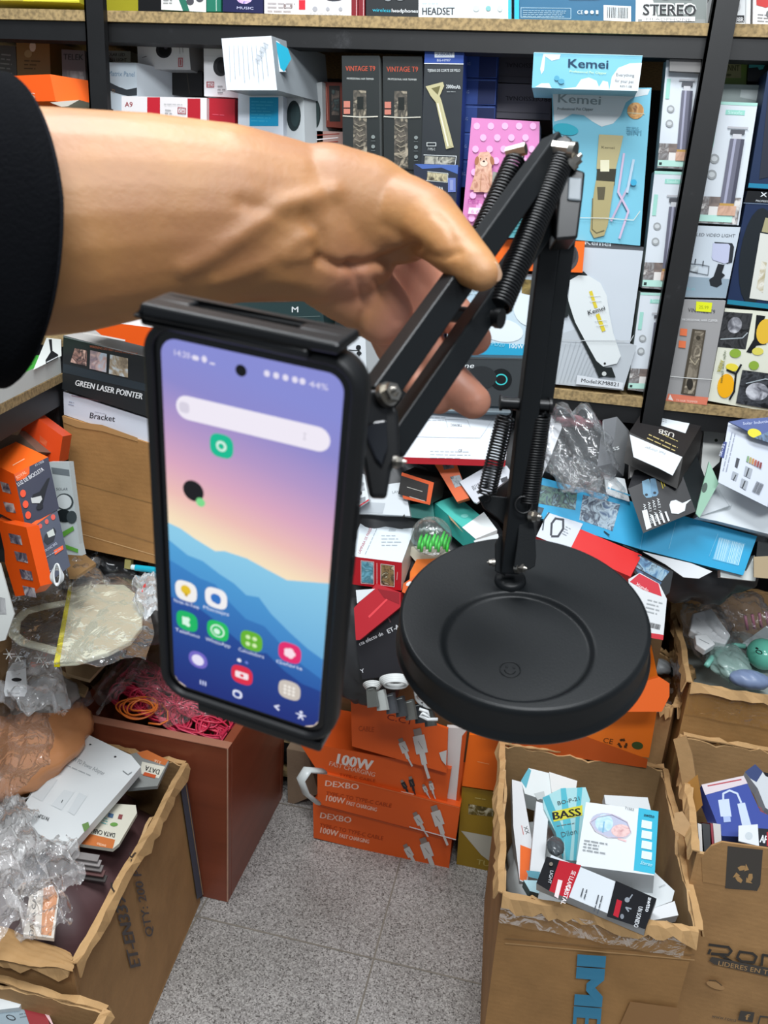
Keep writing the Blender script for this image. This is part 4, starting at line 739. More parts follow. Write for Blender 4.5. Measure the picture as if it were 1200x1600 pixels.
# tall slim trimmer boxes
def slim(lab, q, Y, full=True):
    x0, y0, x1, y1, x2, y2, x3, y3 = q; g = lambda u, v: (x0+(x1-x0)*u+(x3-x0)*v, y0+(y1-y0)*u+(y3-y0)*v)
    def R_(u0, v0, u1, v1): return [c for u, v in ((u0, v0), (u1, v0), (u1, v1), (u0, v1)) for c in g(u, v)]
    W_ = math.hypot(x1-x0, y1-y0); a = [('p', 'a6d4c8', R_(0, 0, 1, .025)), ('p', '94cfc0', R_(.32, .065, .75, .105)), ('t', 'c8e8e0', 'Sinofe', *g(.38, .098), *g(.7, .098), 5), ('p', '9ccfc2', R_(.06, .2, .17, .38))]
    for v in (.47, .6): a += [('o', '9a9ea0', *g(.24, v), W_*.11, W_*.11), ('o', 'c4c8ca', *g(.24, v), W_*.07, W_*.06)]
    a += [('i', 'a8a8a8:6a6260:d8d4d0', R_(0, .78, .98, 1)), ('i', '5a5250:8a7a72', R_(.28, .78, .7, .87)), ('p', 'e0dcd8', R_(.3, .86, .62, .95)), ('p', 'b4dccf', R_(.0, .93, .85, .985)), ('p', '2c3a38', R_(.04, .95, .12, .975))]
    if full: a += [('p', 'b4b4b8', R_(.42, .2, .88, .215)), ('p', '55565c', R_(.5, .225, .82, .26)), ('p', 'c8c8cc', R_(.56, .26, .76, .3)), ('p', '6b6b7a', R_(.52, .3, .84, .83)), ('p', 'a0a0b4', R_(.6, .3, .66, .83)), ('p', '4a4a58', R_(.76, .3, .84, .83)), ('p', 'b8904c', R_(.52, .83, .84, .85)), ('i', 'a8806c:d0a890', R_(.5, .85, .9, .93))]
    else: a += [('p', '6b6b7a', R_(.84, .16, .99, .8)), ('p', 'a0a0b4', R_(.88, .16, .91, .8))]
    B(lab, q, .05, 'd2d8de', a, Y=Y, group='slim white trimmer boxes', side='b9c4c2')
slim('slim white trimmer box left of the upright, topmost of its stack', [1042, 88, 1096, 90, 1070, 265, 1027, 262], 1.41)
slim('slim white trimmer box left of the upright, middle of its stack', [1023, 267, 1078, 269, 1052, 454, 1003, 450], 1.408)
slim('slim white trimmer box left of the upright, lowest of its stack', [1001, 457, 1053, 459, 1024, 614, 981, 609], 1.405)
slim('slim white trimmer box right of the upright, on the video light box', [1114, 158, 1184, 161, 1154, 352, 1083, 348], 1.40)
B('grey box lid above the slim trimmer boxes, in the shade of the beam', [1047, 86, 1096, 88, 1094, 113, 1046, 111], .1, '7c7a78', [], Y=1.40, group=G2)
B('green box high on the right bay', [1118, 90, 1168, 93, 1166, 134, 1116, 130], .1, '7d9a44', [('p', 'a8a474', rc(1124, 96, 1158, 122)), ('t', '5a5a34', 'HANNT', 1126, 110, 1155, 111, 9, 2), ('o', '6a6a44', 1137, 117, 6, 2)], Y=1.47, group=G2)
B('pale grey box under the green box', [1114, 131, 1190, 133, 1186, 165, 1112, 160], .12, '8f9a98', [('p', 'b4bcbc', [1158, 140, 1188, 141, 1186, 158, 1156, 152])], Y=1.45, group=G2)
B('dark box with a turquoise corner, top right of the right bay', [1170, 90, 1270, 94, 1266, 130, 1168, 127], .1, '1a1e22', [('p', '4aa8a8', [1171, 91, 1200, 92, 1192, 108, 1186, 109, 1184, 105, 1170, 106])], Y=1.46, group=G2)
B('white box showing a small video light on a stand', [1080, 352, 1157, 355, 1134, 466, 1062, 464], .06, 'c3ccd4', [('t', '4a4e54', 'LED VIDEO LIGHT', 1088, 369, 1148, 371, 5, 1, .2), ('p', '8fa0ac', [1074, 432, 1140, 436, 1134, 465, 1063, 463]), ('t', '7fb4bc', 'ID-80', 1073, 453, 1086, 454, 4), ('p', '2a2e34', [1116, 378, 1144, 380, 1147, 386, 1144, 410, 1136, 412]), ('p', 'b8bcd4', [1114, 380, 1138, 381, 1141, 384, 1138, 410, 1132, 412, 1114, 406, 1112, 402]), ('p', '22262a', [1122, 412, 1132, 414, 1128, 426, 1133, 430, 1127, 436, 1128, 444, 1120, 449, 1110, 446, 1108, 437, 1115, 432]), ('l', '50565c', 1, [1079, 412, 1077, 424, 1106, 430, 1108, 416, 1092, 413, 1079, 412]), ('l', '3a3e44', 1.6, [1087, 405, 1086, 411]), ('l', '3a3e44', 1.6, [1099, 408, 1098, 415]), ('i', '50565c:c8d0d4', [1080, 414, 1092, 416, 1090, 426, 1079, 423])], Y=1.395, group=G2)
B('grey trimmer box with an orange foot band and a yellow price sticker', [1064, 468, 1134, 470, 1104, 633, 1040, 626], .06, '9a9897', [('p', 'd97a60', [1044, 615, 1107, 621, 1104, 633, 1040, 626]), ('p', 'efe2dc', [1047, 616, 1052, 626, 1044, 624]), ('t', 'f0c8b8', 'T9 HAIR TRIMMER', 1056, 627, 1090, 630, 3.5, 1), ('t', '4a4a48', 'VINTAGE T9', 1075, 487, 1117, 490, 6), ('t', 'e0e0e0', 'PROFESSIONAL HAIR CLIPPER', 1066, 501, 1121, 503, 3.5, 1), ('p', 'dbe024', [1088, 471, 1113, 473, 1111, 488, 1087, 486]), ('t', '9aa020', '25.99', 1092, 482, 1107, 483, 5), ('p', 'e2764c', [1063, 513, 1074, 514, 1073, 525, 1062, 524]), ('p', 'e2764c', [1061, 532, 1072, 533, 1071, 544, 1060, 543]), ('p', '4c4438', [1082, 514, 1103, 516, 1086, 618, 1064, 615]), ('i', '8a8070:5c5346:b0a490', [1086, 517, 1100, 518, 1084, 616, 1068, 614]), ('o', '3c362c', 1091, 528, 3.5, 3.5), ('l', 'b0a48c', 1.2, [1078, 560, 1086, 570, 1092, 560]), ('o', '2c2822', 1078, 600, 5, 9), ('l', 'd4d4d0', 1.2, [1047, 588, 1080, 591, 1112, 593])], Y=1.39, group=G2, side='d8d8da')
B('thin white strip of a box squeezed beside the upright', [1062, 466, 1068, 466, 1046, 590, 1040, 588], .06, 'd4d8da', [], Y=1.396, group=G2)
B('white and black box with yellow night-driving glasses', [1133, 482, 1262, 492, 1236, 650, 1106, 626], .08, 'dcdcca', [('i', '1c1c1e:3a3a3c:0e0e10', [1131, 487, 1176, 490, 1165, 546, 1120, 542]), ('o', 'c8c8cc:8a8a90:5a5a60', 1148, 508, 11, 13, 20), ('l', 'a8b0b4', 1.6, [1126, 530, 1160, 528, 1168, 520]), ('p', '16181a', [1182, 492, 1196, 494, 1184, 528, 1198, 538, 1182, 540, 1174, 552, 1166, 550, 1178, 530]), ('o', 'e0b438', 1195, 518, 13, 20, 12), ('o', 'd8cc5c', 1184, 549, 9, 6), ('o', '8aa83c', 1149, 552, 9, 7), ('o', '8aa83c', 1178, 571, 8, 7), ('o', 'f0ac14', 1134, 603, 13, 19, 10), ('o', 'e4d040', 1144, 574, 10, 6, 10), ('l', '15171a', 3.2, [1158, 570, 1150, 584, 1136, 578]), ('l', '15171a', 3, [1150, 584, 1147, 612, 1140, 624]), ('t', '4a5a2c', 'night view glasses', 1132, 548, 1126, 598, 4, 1), ('t', 'a8a038', 'AVISPA', 1126, 562, 1120, 580, 6, 3), ('i', '1c1c1e:44464a:0e0e10', [1160, 578, 1250, 590, 1236, 645, 1150, 630]), ('o', 'd0d0d4:9a9aa0:5a5a60', 1183, 612, 18, 14), ('l', 'a8b0b4', 1.6, [1166, 599, 1196, 592, 1230, 598])], Y=1.395, group=G2)
B('dark navy shaver box at the right edge, lower of two', [1169, 298, 1272, 304, 1246, 488, 1136, 472], .07, '16284a', [('p', '101216', [1168, 298, 1270, 304, 1267, 320, 1163, 316]), ('t', 'e0e4e6', 'X', 1188, 307, 1198, 308, 7, 3), ('t', 'd0d4d8', 'PROFESSIONAL', 1181, 315, 1214, 317, 3, 1), ('l', '7a8a9c', .8, [1162, 317, 1266, 323]), ('o', '1b2126', 1182, 400, 26, 76, 8), ('p', 'd4d4cc', [1188, 364, 1214, 368, 1200, 470, 1171, 466]), ('i', 'b4a888:e0dcd0:8c7c5c', [1190, 408, 1198, 410, 1192, 458, 1182, 450]), ('p', 'a49c78', [1196, 340, 1214, 344, 1210, 366, 1190, 362]), ('p', '1f7a94', [1137, 468, 1246, 480, 1246, 488, 1136, 475])], Y=1.40, group='navy shaver boxes')
B('dark navy shaver box at the right edge, upper of two', [1200, 110, 1290, 114, 1272, 300, 1169, 294], .07, '172a4a', [('l', '6a7684', .7, [1203, 150, 1196, 200, 1198, 260, 1206, 285]), ('p', '1f7a9c', [1170, 286, 1272, 292, 1272, 299, 1169, 293]), ('p', '2a2e3a', [1204, 112, 1288, 116, 1276, 260, 1186, 280])], Y=1.40, group='navy shaver boxes')
# elastic bands round the boxes belong to them; a dark carton fills the shelf behind
B('dark teal box with round icons glimpsed between phone and wrist', [296, 446, 500, 442, 520, 640, 300, 640], .1, '24393a', [('p', 'd0d6da', rc(360, 448, 402, 468)), ('t', 'c8c020', '10%', 344, 478, 356, 476, 9, 2), ('p', 'e4e8ea', rc(404, 452, 448, 471)), ('i', '2a3450:4a5c80:1c2030', rc(406, 450, 446, 469)), ('t', 'd8dcdc', 'M', 456, 488, 466, 488, 9, 2), ('l', '60706e', .8, [300, 500, 500, 494])], Y=1.36, group=G2)
B('brown kraft box in the dark of the left bay', [25, 60, 77, 61, 79, 116, 27, 118], .1, '8a6a38', [('o', 'd8cbb0', 51, 73, 5, 8), ('o', 'a89060', 44, 84, 6, 6), ('f', '54401c', 38, 94, 66, 95, 3, 6)], Y=1.5, group=G2)
B('grey box with vertical black lettering in the left bay', [96, 77, 132, 79, 138, 200, 100, 195], .12, '5f5d5c', [('t', '242424', 'TELEK', 99, 93, 130, 94, 9, 2), ('i', '8a8886:5a5856', [104, 110, 130, 112, 134, 150, 108, 148])], Y=1.46, group=G2)
B('dim grey box at the far left of the left bay', [-40, 68, 24, 72, 27, 130, -40, 128], .12, '55534f', [('f', '8a8884', 2, 84, 22, 86, 5, 7)], Y=1.5, group=G2)
B('orange lamp box lying in the left bay beside the sleeve', [-40, 121, 78, 116, 87, 158, -40, 160], .10, 'ec5a12', [('t', 'f4c8b0', 'SEB', 54, 145, 30, 147, 9, 2)], Y=1.39, group=G2, ext=(.05, .06, 0), side='f0641c', top='c8480c')
B('white slip of card under the orange lamp box', [78, 160, 124, 156, 106, 166, 96, 167], .05, 'cfc6ba', [], Y=1.385, group=G2, name='card_slip')
B('white box low in the left bay behind the forearm', [96, 166, 138, 170, 140, 260, 98, 260], .1, 'a8a4a0', [('p', 'b86a4a', rc(108, 160, 138, 172))], Y=1.44, group=G2)

# boxes the seen ones stand on, mostly behind the forearm and the hand
for i, (xa, xb, ya, yp, Yf, c_, lb) in enumerate(((152, 262, 252, 262, 1.43, 'c8ccd0', 'plain white box behind the forearm under the solar panel lamp box'), (266, 366, 238, 243, 1.41, 'b8bcc0', 'plain grey box behind the forearm under the white camera box'), (372, 500, 238, 240, 1.42, 'c4c8cc', 'plain white box behind the wrist under the cyan square box'), (534, 596, 250, 254, 1.40, '2a2e2e', 'plain black box behind the hand under the left vintage trimmer'), (600, 656, 260, 262, 1.405, '2a2e2e', 'plain black box behind the hand under the right vintage trimmer'), (658, 712, 300, 302, 1.40, '2c3a66', 'plain blue box behind the hand under the clipper boxes'))):
    p_, q_ = PY(xa, ya, Yf), PY(xb, yp, Yf); z_ = min(p_[2], q_[2])-.001
    if i == 5: z_ = PY(690, 328, Yf)[2]-.001
    MB().slab((p_[0], Yf+.002, zb), (q_[0]-.001, Yf+.10, z_), M(c_, 'card')).build('product_box', label=lb, cat='box', group='plain boxes behind the arm')
# ================================================================ helpers for leaning and lying boxes
def pbox(name, label, quad, off, th, col, art=(), n=None, at=None, group=None, cat='box', side=None, kind='card', thin=None, parent=None, bevel=0):
    """box whose seen face is a quad of the photo on a plane: the slope of the heap (off = towards the lens), or n with a point at"""
    if n is None: n = PN0; p = PP0-PN0*off; nn = -n
    else: nn = nrm(np.array(n, float)); p = np.array(at, float)
    if (CAM-p)@nn < 0: nn = -nn
    q = [PN(quad[i], quad[i+1], p, nn) for i in range(0, len(quad), 2)]; mb = MB(); e = -nn*th if thin is None else np.array(thin, float); k = len(q)
    nr_ = sum((np.cross(q[i]-q[0], q[(i+1) % k]-q[0]) for i in range(k)), np.zeros(3))
    if nr_@nn < 0: q = q[::-1]
    b = [x+e for x in q]; ms = M(side or col, kind)
    mb.add(q, [tuple(range(k))], M(col, kind)); mb.add(b, [tuple(range(k))[::-1]], ms)
    for i in range(k): mb.add([q[i], b[i], b[(i+1) % k], q[(i+1) % k]], [(0, 1, 2, 3)], ms)
    F = Face(mb, p, nn)
    for a in art: F.draw(a)
    if parent is not None: return mb.build(name, parent, label=label)
    return mb.build(name, label=label, cat=cat, group=group, bevel=bevel)
def bag(name, label, c, ax, kind='film', col='e8ecee', amp=.25, seed=1, cat='bag', group=None, pinch=0):
    c = np.array(c, float); rs = random.Random(seed); ph_ = [rs.uniform(0, 6) for _ in range(9)]; R_ = max(np.linalg.norm(a) for a in ax)
    def f(q, i, j):
        d = q-c; u = d/R_; k = 1+amp*(abs(math.sin(5*u[0]+ph_[0]+3*u[2]))-.5+.8*abs(math.sin(8*u[1]+ph_[1]+5*u[0]))-.4+.5*abs(math.sin(13*u[2]+ph_[2]+9*u[0]))-.25+.3*abs(math.sin(21*u[0]+17*u[1]+ph_[3])))
        return c+d*k
    mb = MB(); mb.ell(c, ax, M(col, kind), 40, 26, f); return mb.build(name, label=label, cat=cat, group=group)
def PA(x, y, r): return x*r
def openbox(name, label, top, z0, col=CARD, th=.005, jag=.008, seed=1, inside='a8845a', group=None, cat='carton', flaps=(), arts=(), spread=0.0, tape=(), kind='carton', wob_=.003, bottom=None, lip=True):
    """open-topped box: top = four rim corners (3D, anticlockwise seen from above: front-left, front-right, back-right, back-left)"""
    rs = random.Random(seed); top = [np.array(t, float) for t in top]; cen = sum(top)/4
    root = empty(name, (cen[0], cen[1], z0), label, cat, group); mb = MB(); bot = [np.array([t[0], t[1], z0]) for t in top]
    if bottom is not None: bot = [np.array(b, float) for b in bottom]
    for k in range(4):
        A, B_, a, b = top[k], top[(k+1) % 4], bot[k], bot[(k+1) % 4]; nn = nrm(np.cross(B_-A, (0, 0, 1.))); ctr = (A+B_)/2
        if nn@(ctr-cen) < 0: nn = -nn
        NU, NV = 26, 10; J = [0]+[rs.uniform(-1, 1)*jag*(1 if rs.random() < .6 else .25) for _ in range(NU-1)]+[0]; s_ = rs.uniform(0, 9)
        def g(u, v, o):
            p = (a+(b-a)*u)*(1-v)+(A+(B_-A)*u)*v; w = math.sin(math.pi*u)*v
            p = p+nn*(wob_*(math.sin(9*u+s_)+.6*math.sin(23*u+s_*2+5*v))*w-o); p = p+np.array([0, 0, 1.])*J[int(round(u*NU))]*max(0, (v-.7)/.3); return p
        m_ = M(col, kind); mi_ = M(inside, kind)
        vo = [g(i/NU, j/NV, 0) for j in range(NV+1) for i in range(NU+1)]; vi = [g(i/NU, j/NV, th) for j in range(NV+1) for i in range(NU+1)]
        n1 = len(vo); F1 = [(j*(NU+1)+i, j*(NU+1)+i+1, (j+1)*(NU+1)+i+1, (j+1)*(NU+1)+i) for j in range(NV) for i in range(NU)]
        if np.cross(b-a, A-a)@nn < 0: F1 = [f[::-1] for f in F1]
        mb.add(vo, F1, m_, True); mb.add(vi, [f[::-1] for f in F1], mi_, True)
        mb.add(vo[-(NU+1):]+vi[-(NU+1):], [(i, i+1, NU+2+i, NU+1+i) for i in range(NU)], M('c4a072', kind) if kind == 'carton' else m_)
    mb.add([b+np.array([0, 0, .004]) for b in bot], [(0, 1, 2, 3)], M(inside, kind))
    for (k, art) in arts:
        A, B_ = top[k], top[(k+1) % 4]; nn = nrm(np.cross(B_-A, bot[k]-A)); nn = nn if nn@((A+B_)/2-cen) > 0 else -nn; F = Face(mb, A+nn*(wob_*1.7+.0004), nn)
        for z in art: F.draw(z)
    body = mb.build('body', root)
    if lip and kind == 'carton':     # torn, folded-over flap stumps along the rim
        for k in (range(4) if lip is True else lip):
            m2 = MB(); A, B_ = top[k], top[(k+1) % 4]; nn = nrm(np.cross(B_-A, (0, 0, 1.))); nn = nn if nn@((A+B_)/2-cen) > 0 else -nn; NU = 24; dp = [rs.uniform(.004, .020) for _ in range(NU+1)]
            r0, r1, r2 = [], [], []
            for i in range(NU+1):
                u = i/NU; p = A+(B_-A)*u; w = math.sin(math.pi*u)*wob_*1.5*math.sin(11*u+k)
                r0.append(p+nn*(-.003+w)+np.array([0, 0, .001+rs.uniform(0, .003)])); r1.append(p+nn*(.004+w+rs.uniform(0, .002))+np.array([0, 0, .002+rs.uniform(-.002, .004)])); r2.append(p+nn*(.006+w+rs.uniform(0, .005))-np.array([0, 0, dp[i]]))
            N1 = NU+1; m2.add(r0+r1+r2, [(j*N1+i, j*N1+i+1, (j+1)*N1+i+1, (j+1)*N1+i) for j in range(2) for i in range(NU)], M('bd9768', 'carton'))
            o = m2.build('folded_rim', root); so = o.modifiers.new('t', 'SOLIDIFY'); so.thickness = .0025
    for (k, w, u0, u1, drop) in tape:
        A, B_ = top[k], top[(k+1) % 4]; nn = nrm(np.cross(B_-A, (0, 0, 1.))); nn = nn if nn@((A+B_)/2-cen) > 0 else -nn; a, b = A+(B_-A)*u0, A+(B_-A)*u1; m2 = MB()
        m2.grid(lambda u, v: a+(b-a)*u+nn*(.0075+.0015*math.sin(30*u+9*v))-np.array([0, 0, drop+w*v]), 20, 3, M('b98a4e', 'tape')); m2.build('packing_tape', root)
    return root
G3 = 'boxes in the heap under the shelf'
def T(label, V, E1, E2, E3, off, cols, arts=((), (), ()), **k): k.setdefault('group', G3); return tbox(k.pop('name', 'product_box'), label, k.pop('cat', 'box'), V, E1, E2, E3, k.pop('t0', None) or TT(V[0], V[1], off), cols, arts, **k)
def H(label, q, off, th, col, art=(), **k): k.setdefault('group', G3); return pbox(k.pop('name', 'product_box'), label, q, off, th, col, art, **k)
# ================================================================ the big closed cartons the heap rests on
for x0, x1, y0, z, lb in ((-.45, -.10, 1.43, .50, 'large closed brown carton under the left part of the heap'), (-.08, .27, 1.42, .52, 'large closed brown carton under the right part of the heap')):
    MB().slab((x0, y0, 0), (x1, y0+.42, z), M('7d6142', 'carton')).build('carton', label=lb, cat='carton')
MB().slab((-.96, 1.31, 0), (-.60, 1.8, .60), M('6d5438', 'carton')).build('carton', label='wide closed carton under the tall kraft carton at the left', cat='carton')
MB().slab((-1.45, .98, 0), (-.80, 1.29, .52), M('6d5438', 'carton')).build('carton', label='closed carton under the bagged face mask', cat='carton')
# dark bags and pouches stuffed between the boxes
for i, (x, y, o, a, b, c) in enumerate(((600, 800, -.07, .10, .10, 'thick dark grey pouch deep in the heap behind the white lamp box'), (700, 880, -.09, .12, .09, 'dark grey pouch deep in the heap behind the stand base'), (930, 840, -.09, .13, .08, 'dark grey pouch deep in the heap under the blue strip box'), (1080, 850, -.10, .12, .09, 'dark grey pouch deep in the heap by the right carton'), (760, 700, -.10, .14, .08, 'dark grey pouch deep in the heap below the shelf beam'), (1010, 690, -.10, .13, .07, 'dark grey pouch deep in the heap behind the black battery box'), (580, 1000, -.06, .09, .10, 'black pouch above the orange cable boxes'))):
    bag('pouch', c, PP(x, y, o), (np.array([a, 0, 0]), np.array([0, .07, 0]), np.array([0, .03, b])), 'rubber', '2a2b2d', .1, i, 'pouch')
# ================================================================ HEAP, CENTRE
T('white box with red edges lying on top of the heap, behind the lower spring', (790, 719), (623, 714), (800, 643), (789, 729), .035, ('d6dbe1', 'b8242e', 'b8242e'), ((('t', '55585c', 'T8090C', 722, 663, 704, 662, 4, 2), ('l', 'a8aeb4', .7, [700, 668, 696, 655, 730, 656, 735, 668]), ('f', 'b4bac0', 668, 652, 700, 652, 2, 4), ('f', 'b8bec4', 672, 704, 740, 705, 3, 5), ('t', '6a6e72', 'CE', 716, 706, 722, 706, 4), ('l', 'c2c8ce', .8, [650, 682, 750, 684, 770, 655])), (), ()), dep=(.0, .06, .004), name='product_box')
H('thin blue-grey box with an orange print under the fingertips', [672, 630, 792, 632, 800, 645, 664, 641], .03, .02, '64747c', [('i', 'a8763c:d8a450:3c4a50', [690, 631, 745, 632, 740, 640, 690, 639])])
T('small black box with an orange border', (678, 754), (628, 738), (672, 788), (697, 745), .03, ('24211f', '2a2724', '1e1c1a'), ((('p', 'd4582a', [628, 738, 678, 754, 672, 788, 666, 786, 670, 757, 627, 743]), ('l', 'c8c4bc', .7, [636, 761, 660, 768]), ('l', 'c8c4bc', .7, [640, 776, 664, 783]), ('p', 'c85428', [629, 774, 671, 785, 672, 789, 630, 779])), (), ()), dep=(.01, .0, .05))
H('long orange box with small photo squares', [675, 719, 711, 719, 733, 778, 714, 784], .015, .03, 'd8602a', [('i', '3a3a3c:8a8a8c', [690, 722, 706, 722, 710, 731, 694, 734]), ('i', '3c4448:a8b0b4:5a6064', [703, 745, 718, 742, 726, 757, 711, 762])])
H('white rounded box with EU and UK plug symbols', [718, 753, 770, 723, 792, 728, 802, 742, 745, 786, 740, 784], .02, .02, 'c9cbd2', [('t', '3a3a40', 'EU UK', 740, 766, 752, 760, 7, 2), ('p', '3a3a40', [744, 768, 752, 764, 754, 768, 747, 772]), ('p', '3a3a40', [782, 748, 792, 744, 794, 750, 784, 754])])
T('turquoise and white opened box', (743, 842), (679, 786), (777, 828), (741, 868), .02, ('4fb8ac', 'dfe2e0', '2f958c'), ((('p', 'dfe3e2', [722, 824, 756, 800, 777, 828, 743, 842]), ('p', 'a08868', [700, 804, 708, 812, 724, 832, 720, 828, 704, 812]), ('o', '7accc2', 726, 806, 6, 3)), (), ()), dep=(.05, .03, .01))
H('dark turquoise box half under the black and orange one', [638, 788, 676, 786, 679, 812, 642, 808], .0, .03, '2d7870')
H('white crumpled paper sheet against the stand bracket', [740, 845, 778, 834, 782, 850, 746, 856], .03, .004, 'd8dad8', name='paper_sheet', cat='paper')
H('blank white box between the phone and the black box', [552, 764, 632, 753, 641, 806, 556, 802], .02, .06, 'cfd4d7', [('t', '7c8286', 'LANY', 613, 771, 628, 770, 4, 1), ('p', '2a2a2c', [628, 808, 632, 803, 633, 808]), ('p', 'b4babf', [556, 784, 602, 786, 598, 802, 556, 801])])
H('small white and red card with tiny device symbols beside the phone', [548, 737, 569, 741, 576, 780, 556, 793], .05, .02, 'd4d8da', [('l', 'c22834', 2, [552, 740, 559, 792, 576, 781]), ('t', '2c2e30', 'S', 554, 752, 558, 753, 6, 2), ('i', '3a3c40:c8ccd0', [560, 752, 569, 754, 570, 766, 562, 766]), ('o', '2c2e30', 563, 770, 2.5, 3), ('p', '8c9094', [562, 778, 571, 776, 571, 784, 563, 786])])
T('white and red solar garden lamp box beside the phone', (628, 879), (540, 868), (627, 923), (652, 813), .06, ('c21c28', 'c9c8c2', 'd3dadf'), ((('l', 'dfd8d8', .8, [564, 876, 584, 878, 584, 913, 564, 911, 564, 876]), ('i', '7cc0d4:4a8494:a8d4e0', [565, 877, 583, 879, 583, 912, 565, 910]), ('i', '6a5236:a08458:3c3020:d8cca8', [595, 881, 616, 884, 616, 917, 595, 914]), ('l', 'dfd8d8', .8, [595, 881, 616, 884, 616, 917, 595, 914, 595, 881]), ('l', 'e8a8a8', 1.2, [589, 880, 589, 914]), ('l', 'e8a8a8', 1, [621, 894, 620, 906])), (), (('t', 'a8343c', 'LAMPARA DE PARED SOLAR', 563, 865, 588, 812, 4.5, 1), ('f', '9aa4aa', 570, 866, 594, 813, 1, 4), ('i', '98a0a6:c0c8cc', [610, 822, 621, 822, 618, 830, 607, 830]), ('i', '98a0a6:c0c8cc', [630, 815, 638, 816, 635, 824, 626, 823]), ('f', 'b0b8be', 596, 836, 632, 836, 4, 5))), dep=(.012, .022, .10))
H('red box with a white top lying below the solar lamp box', [553, 950, 588, 912, 626, 926, 626, 948, 562, 1000, 556, 1000], .045, .04, 'b01c28', [('p', 'd6dadc', [556, 922, 586, 920, 558, 943]), ('p', 'e0454c', [575, 963, 604, 935, 606, 937, 577, 966]), ('p', '8c1822', [590, 920, 624, 926, 624, 944, 600, 934])])
H('black box with slanted white lettering under the red box', [556, 1002, 628, 950, 650, 1050, 566, 1062], .02, .05, '17151a', [('t', 'dfe0e2', 'cta efecto de', 562, 1009, 599, 992, 6, 2), ('t', 'dfe0e2', 'ET-A', 607, 990, 625, 981, 7, 3), ('l', '6a4a50', 2, [604, 960, 610, 972]), ('t', 'c8c8cc', 'Y', 564, 1052, 570, 1050, 6, 2)])
H('orange envelope box peeking out behind the stand base', [641, 893, 651, 874, 690, 872, 676, 898, 640, 905], .0, .02, 'ee7a20', [('l', 'd8d0c0', 2, [655, 866, 690, 868])])
H('orange and white printed packet at the rim of the base', [630, 912, 652, 897, 662, 900, 640, 930, 628, 925], .03, .01, 'e0662c', [('o', 'e4e4e0', 639, 912, 5, 3, -30)], name='packet', cat='packet')
H('cream box lid under the tub of green clips', [630, 855, 690, 850, 712, 866, 650, 878], -.01, .02, 'd2ccb8')
# tub of green clips
c0 = PP(674, 838, .03); jar = empty('clip_tub', c0, 'round clear tub of bright green clips in the heap', 'tub')
m = MB(); m.ell(c0, (np.array([.036, 0, 0]), np.array([0, .03, 0]), np.array([0, .004, .034])), M('c8d4d0', 'film'), 28, 16); m.build('clear_shell', jar)
for i in range(11):
    x = 655+i*4.4; y = 845+5*math.sin(i*2.1)
    m = MB(); m.tube([PP(x+4, y-9, .022), PP(x, y+3, .038), PP(x-1, y+13, .036)], .0028, M('38c83c', 'plastic'), 6); m.build('clip', jar)
m = MB(); m.tube([PP(655+k*4, 828+2*math.sin(k*2.5), .03) for k in range(10)], .004, M('7a8480', 'plastic'), 6); m.build('grey_pins', jar)
H('black packet with a blue photograph at the edge of the base', [985, 885, 998, 866, 1052, 893, 1046, 926, 1022, 945], .012, .02, '1c2024', [('i', '2c4a70:5a86a8:9ab8c8:1c2c44', [990, 884, 1000, 869, 1046, 893, 1034, 908]), ('i', '1c2c44:3c6084', [990, 886, 1034, 910, 1022, 930])], name='packet', cat='packet')
H('white and red card with a barcode at the right rim of the base', [982, 905, 1000, 895, 1030, 912, 1042, 936, 1036, 1000, 985, 985], .03, .008, 'd8dadb', [('p', 'cc3440', [984, 909, 999, 896, 1029, 912, 1034, 932, 1006, 922]), ('t', 'f0e0e0', 'Xundo', 993, 914, 1012, 925, 5, 2), ('p', 'c8303c', [990, 985, 1037, 992, 1036, 1000, 990, 992]), ('b', '3a3a3c', 1014, 980, 1030, 984, 8), ('f', 'a8acae', 1012, 936, 1036, 942, 4, 6)], name='card_pack', cat='packet')
# ================================================================ HEAP, RIGHT
H('long cyan box with photo panels lying across the heap', [838, 744, 985, 783, 1183, 838, 1161, 899, 1000, 858, 832, 806], .0, .03, '1e9fce', [
    ('i', '2c4462:5a8070:16243a:7ca0a8', [843, 757, 902, 770, 899, 797, 838, 786]), ('i', '3c5a7c:a8bcc8:24344c:6c8498', [911, 773, 969, 788, 957, 830, 905, 812]), ('i', '58707c:1c2c3c', [836, 790, 850, 794, 846, 804, 833, 800]),
    ('p', '5cb4dc', [1125, 839, 1165, 849, 1153, 884, 1113, 874]), ('b', 'b4dcec', 1115, 873, 1153, 883, 34), ('l', '6cc0e0', .9, [1045, 858, 1056, 816]), ('l', '6cc0e0', .9, [1108, 869, 1122, 834]), ('l', '54b4dc', 1.2, [1011, 801, 1000, 858])], side='16789c')
T('white and red goggles box on the cyan strip', (985, 901), (838, 838), (1003, 867), (982, 910), .03, ('d0211f', 'c01c1c', '901818'), ((('p', 'c8ccd2', [838, 838, 864, 784, 914, 812, 890, 860]), ('l', '3a3c44', 3.4, [861, 836, 862, 818, 868, 810, 880, 812, 880, 826, 872, 838, 862, 838]), ('l', '3a4448', 2, [848, 828, 850, 812, 860, 798]), ('f', '8c9298', 884, 822, 892, 826, 4, 4), ('l', '20242a', 1.6, [944, 830, 952, 836]), ('l', '20242a', 1.6, [974, 852, 996, 862])), (), ()), dep=(.04, .02, .006))
H('white sheet of paper under the cyan box', [1004, 862, 1080, 880, 1113, 893, 1092, 904, 1068, 902, 1040, 882], .005, .004, 'dcdee0', name='paper_sheet', cat='paper')
H('white box edge under the end of the cyan box', [1125, 884, 1166, 892, 1182, 862, 1184, 890, 1180, 908, 1126, 902], -.01, .02, 'd4d8d4')
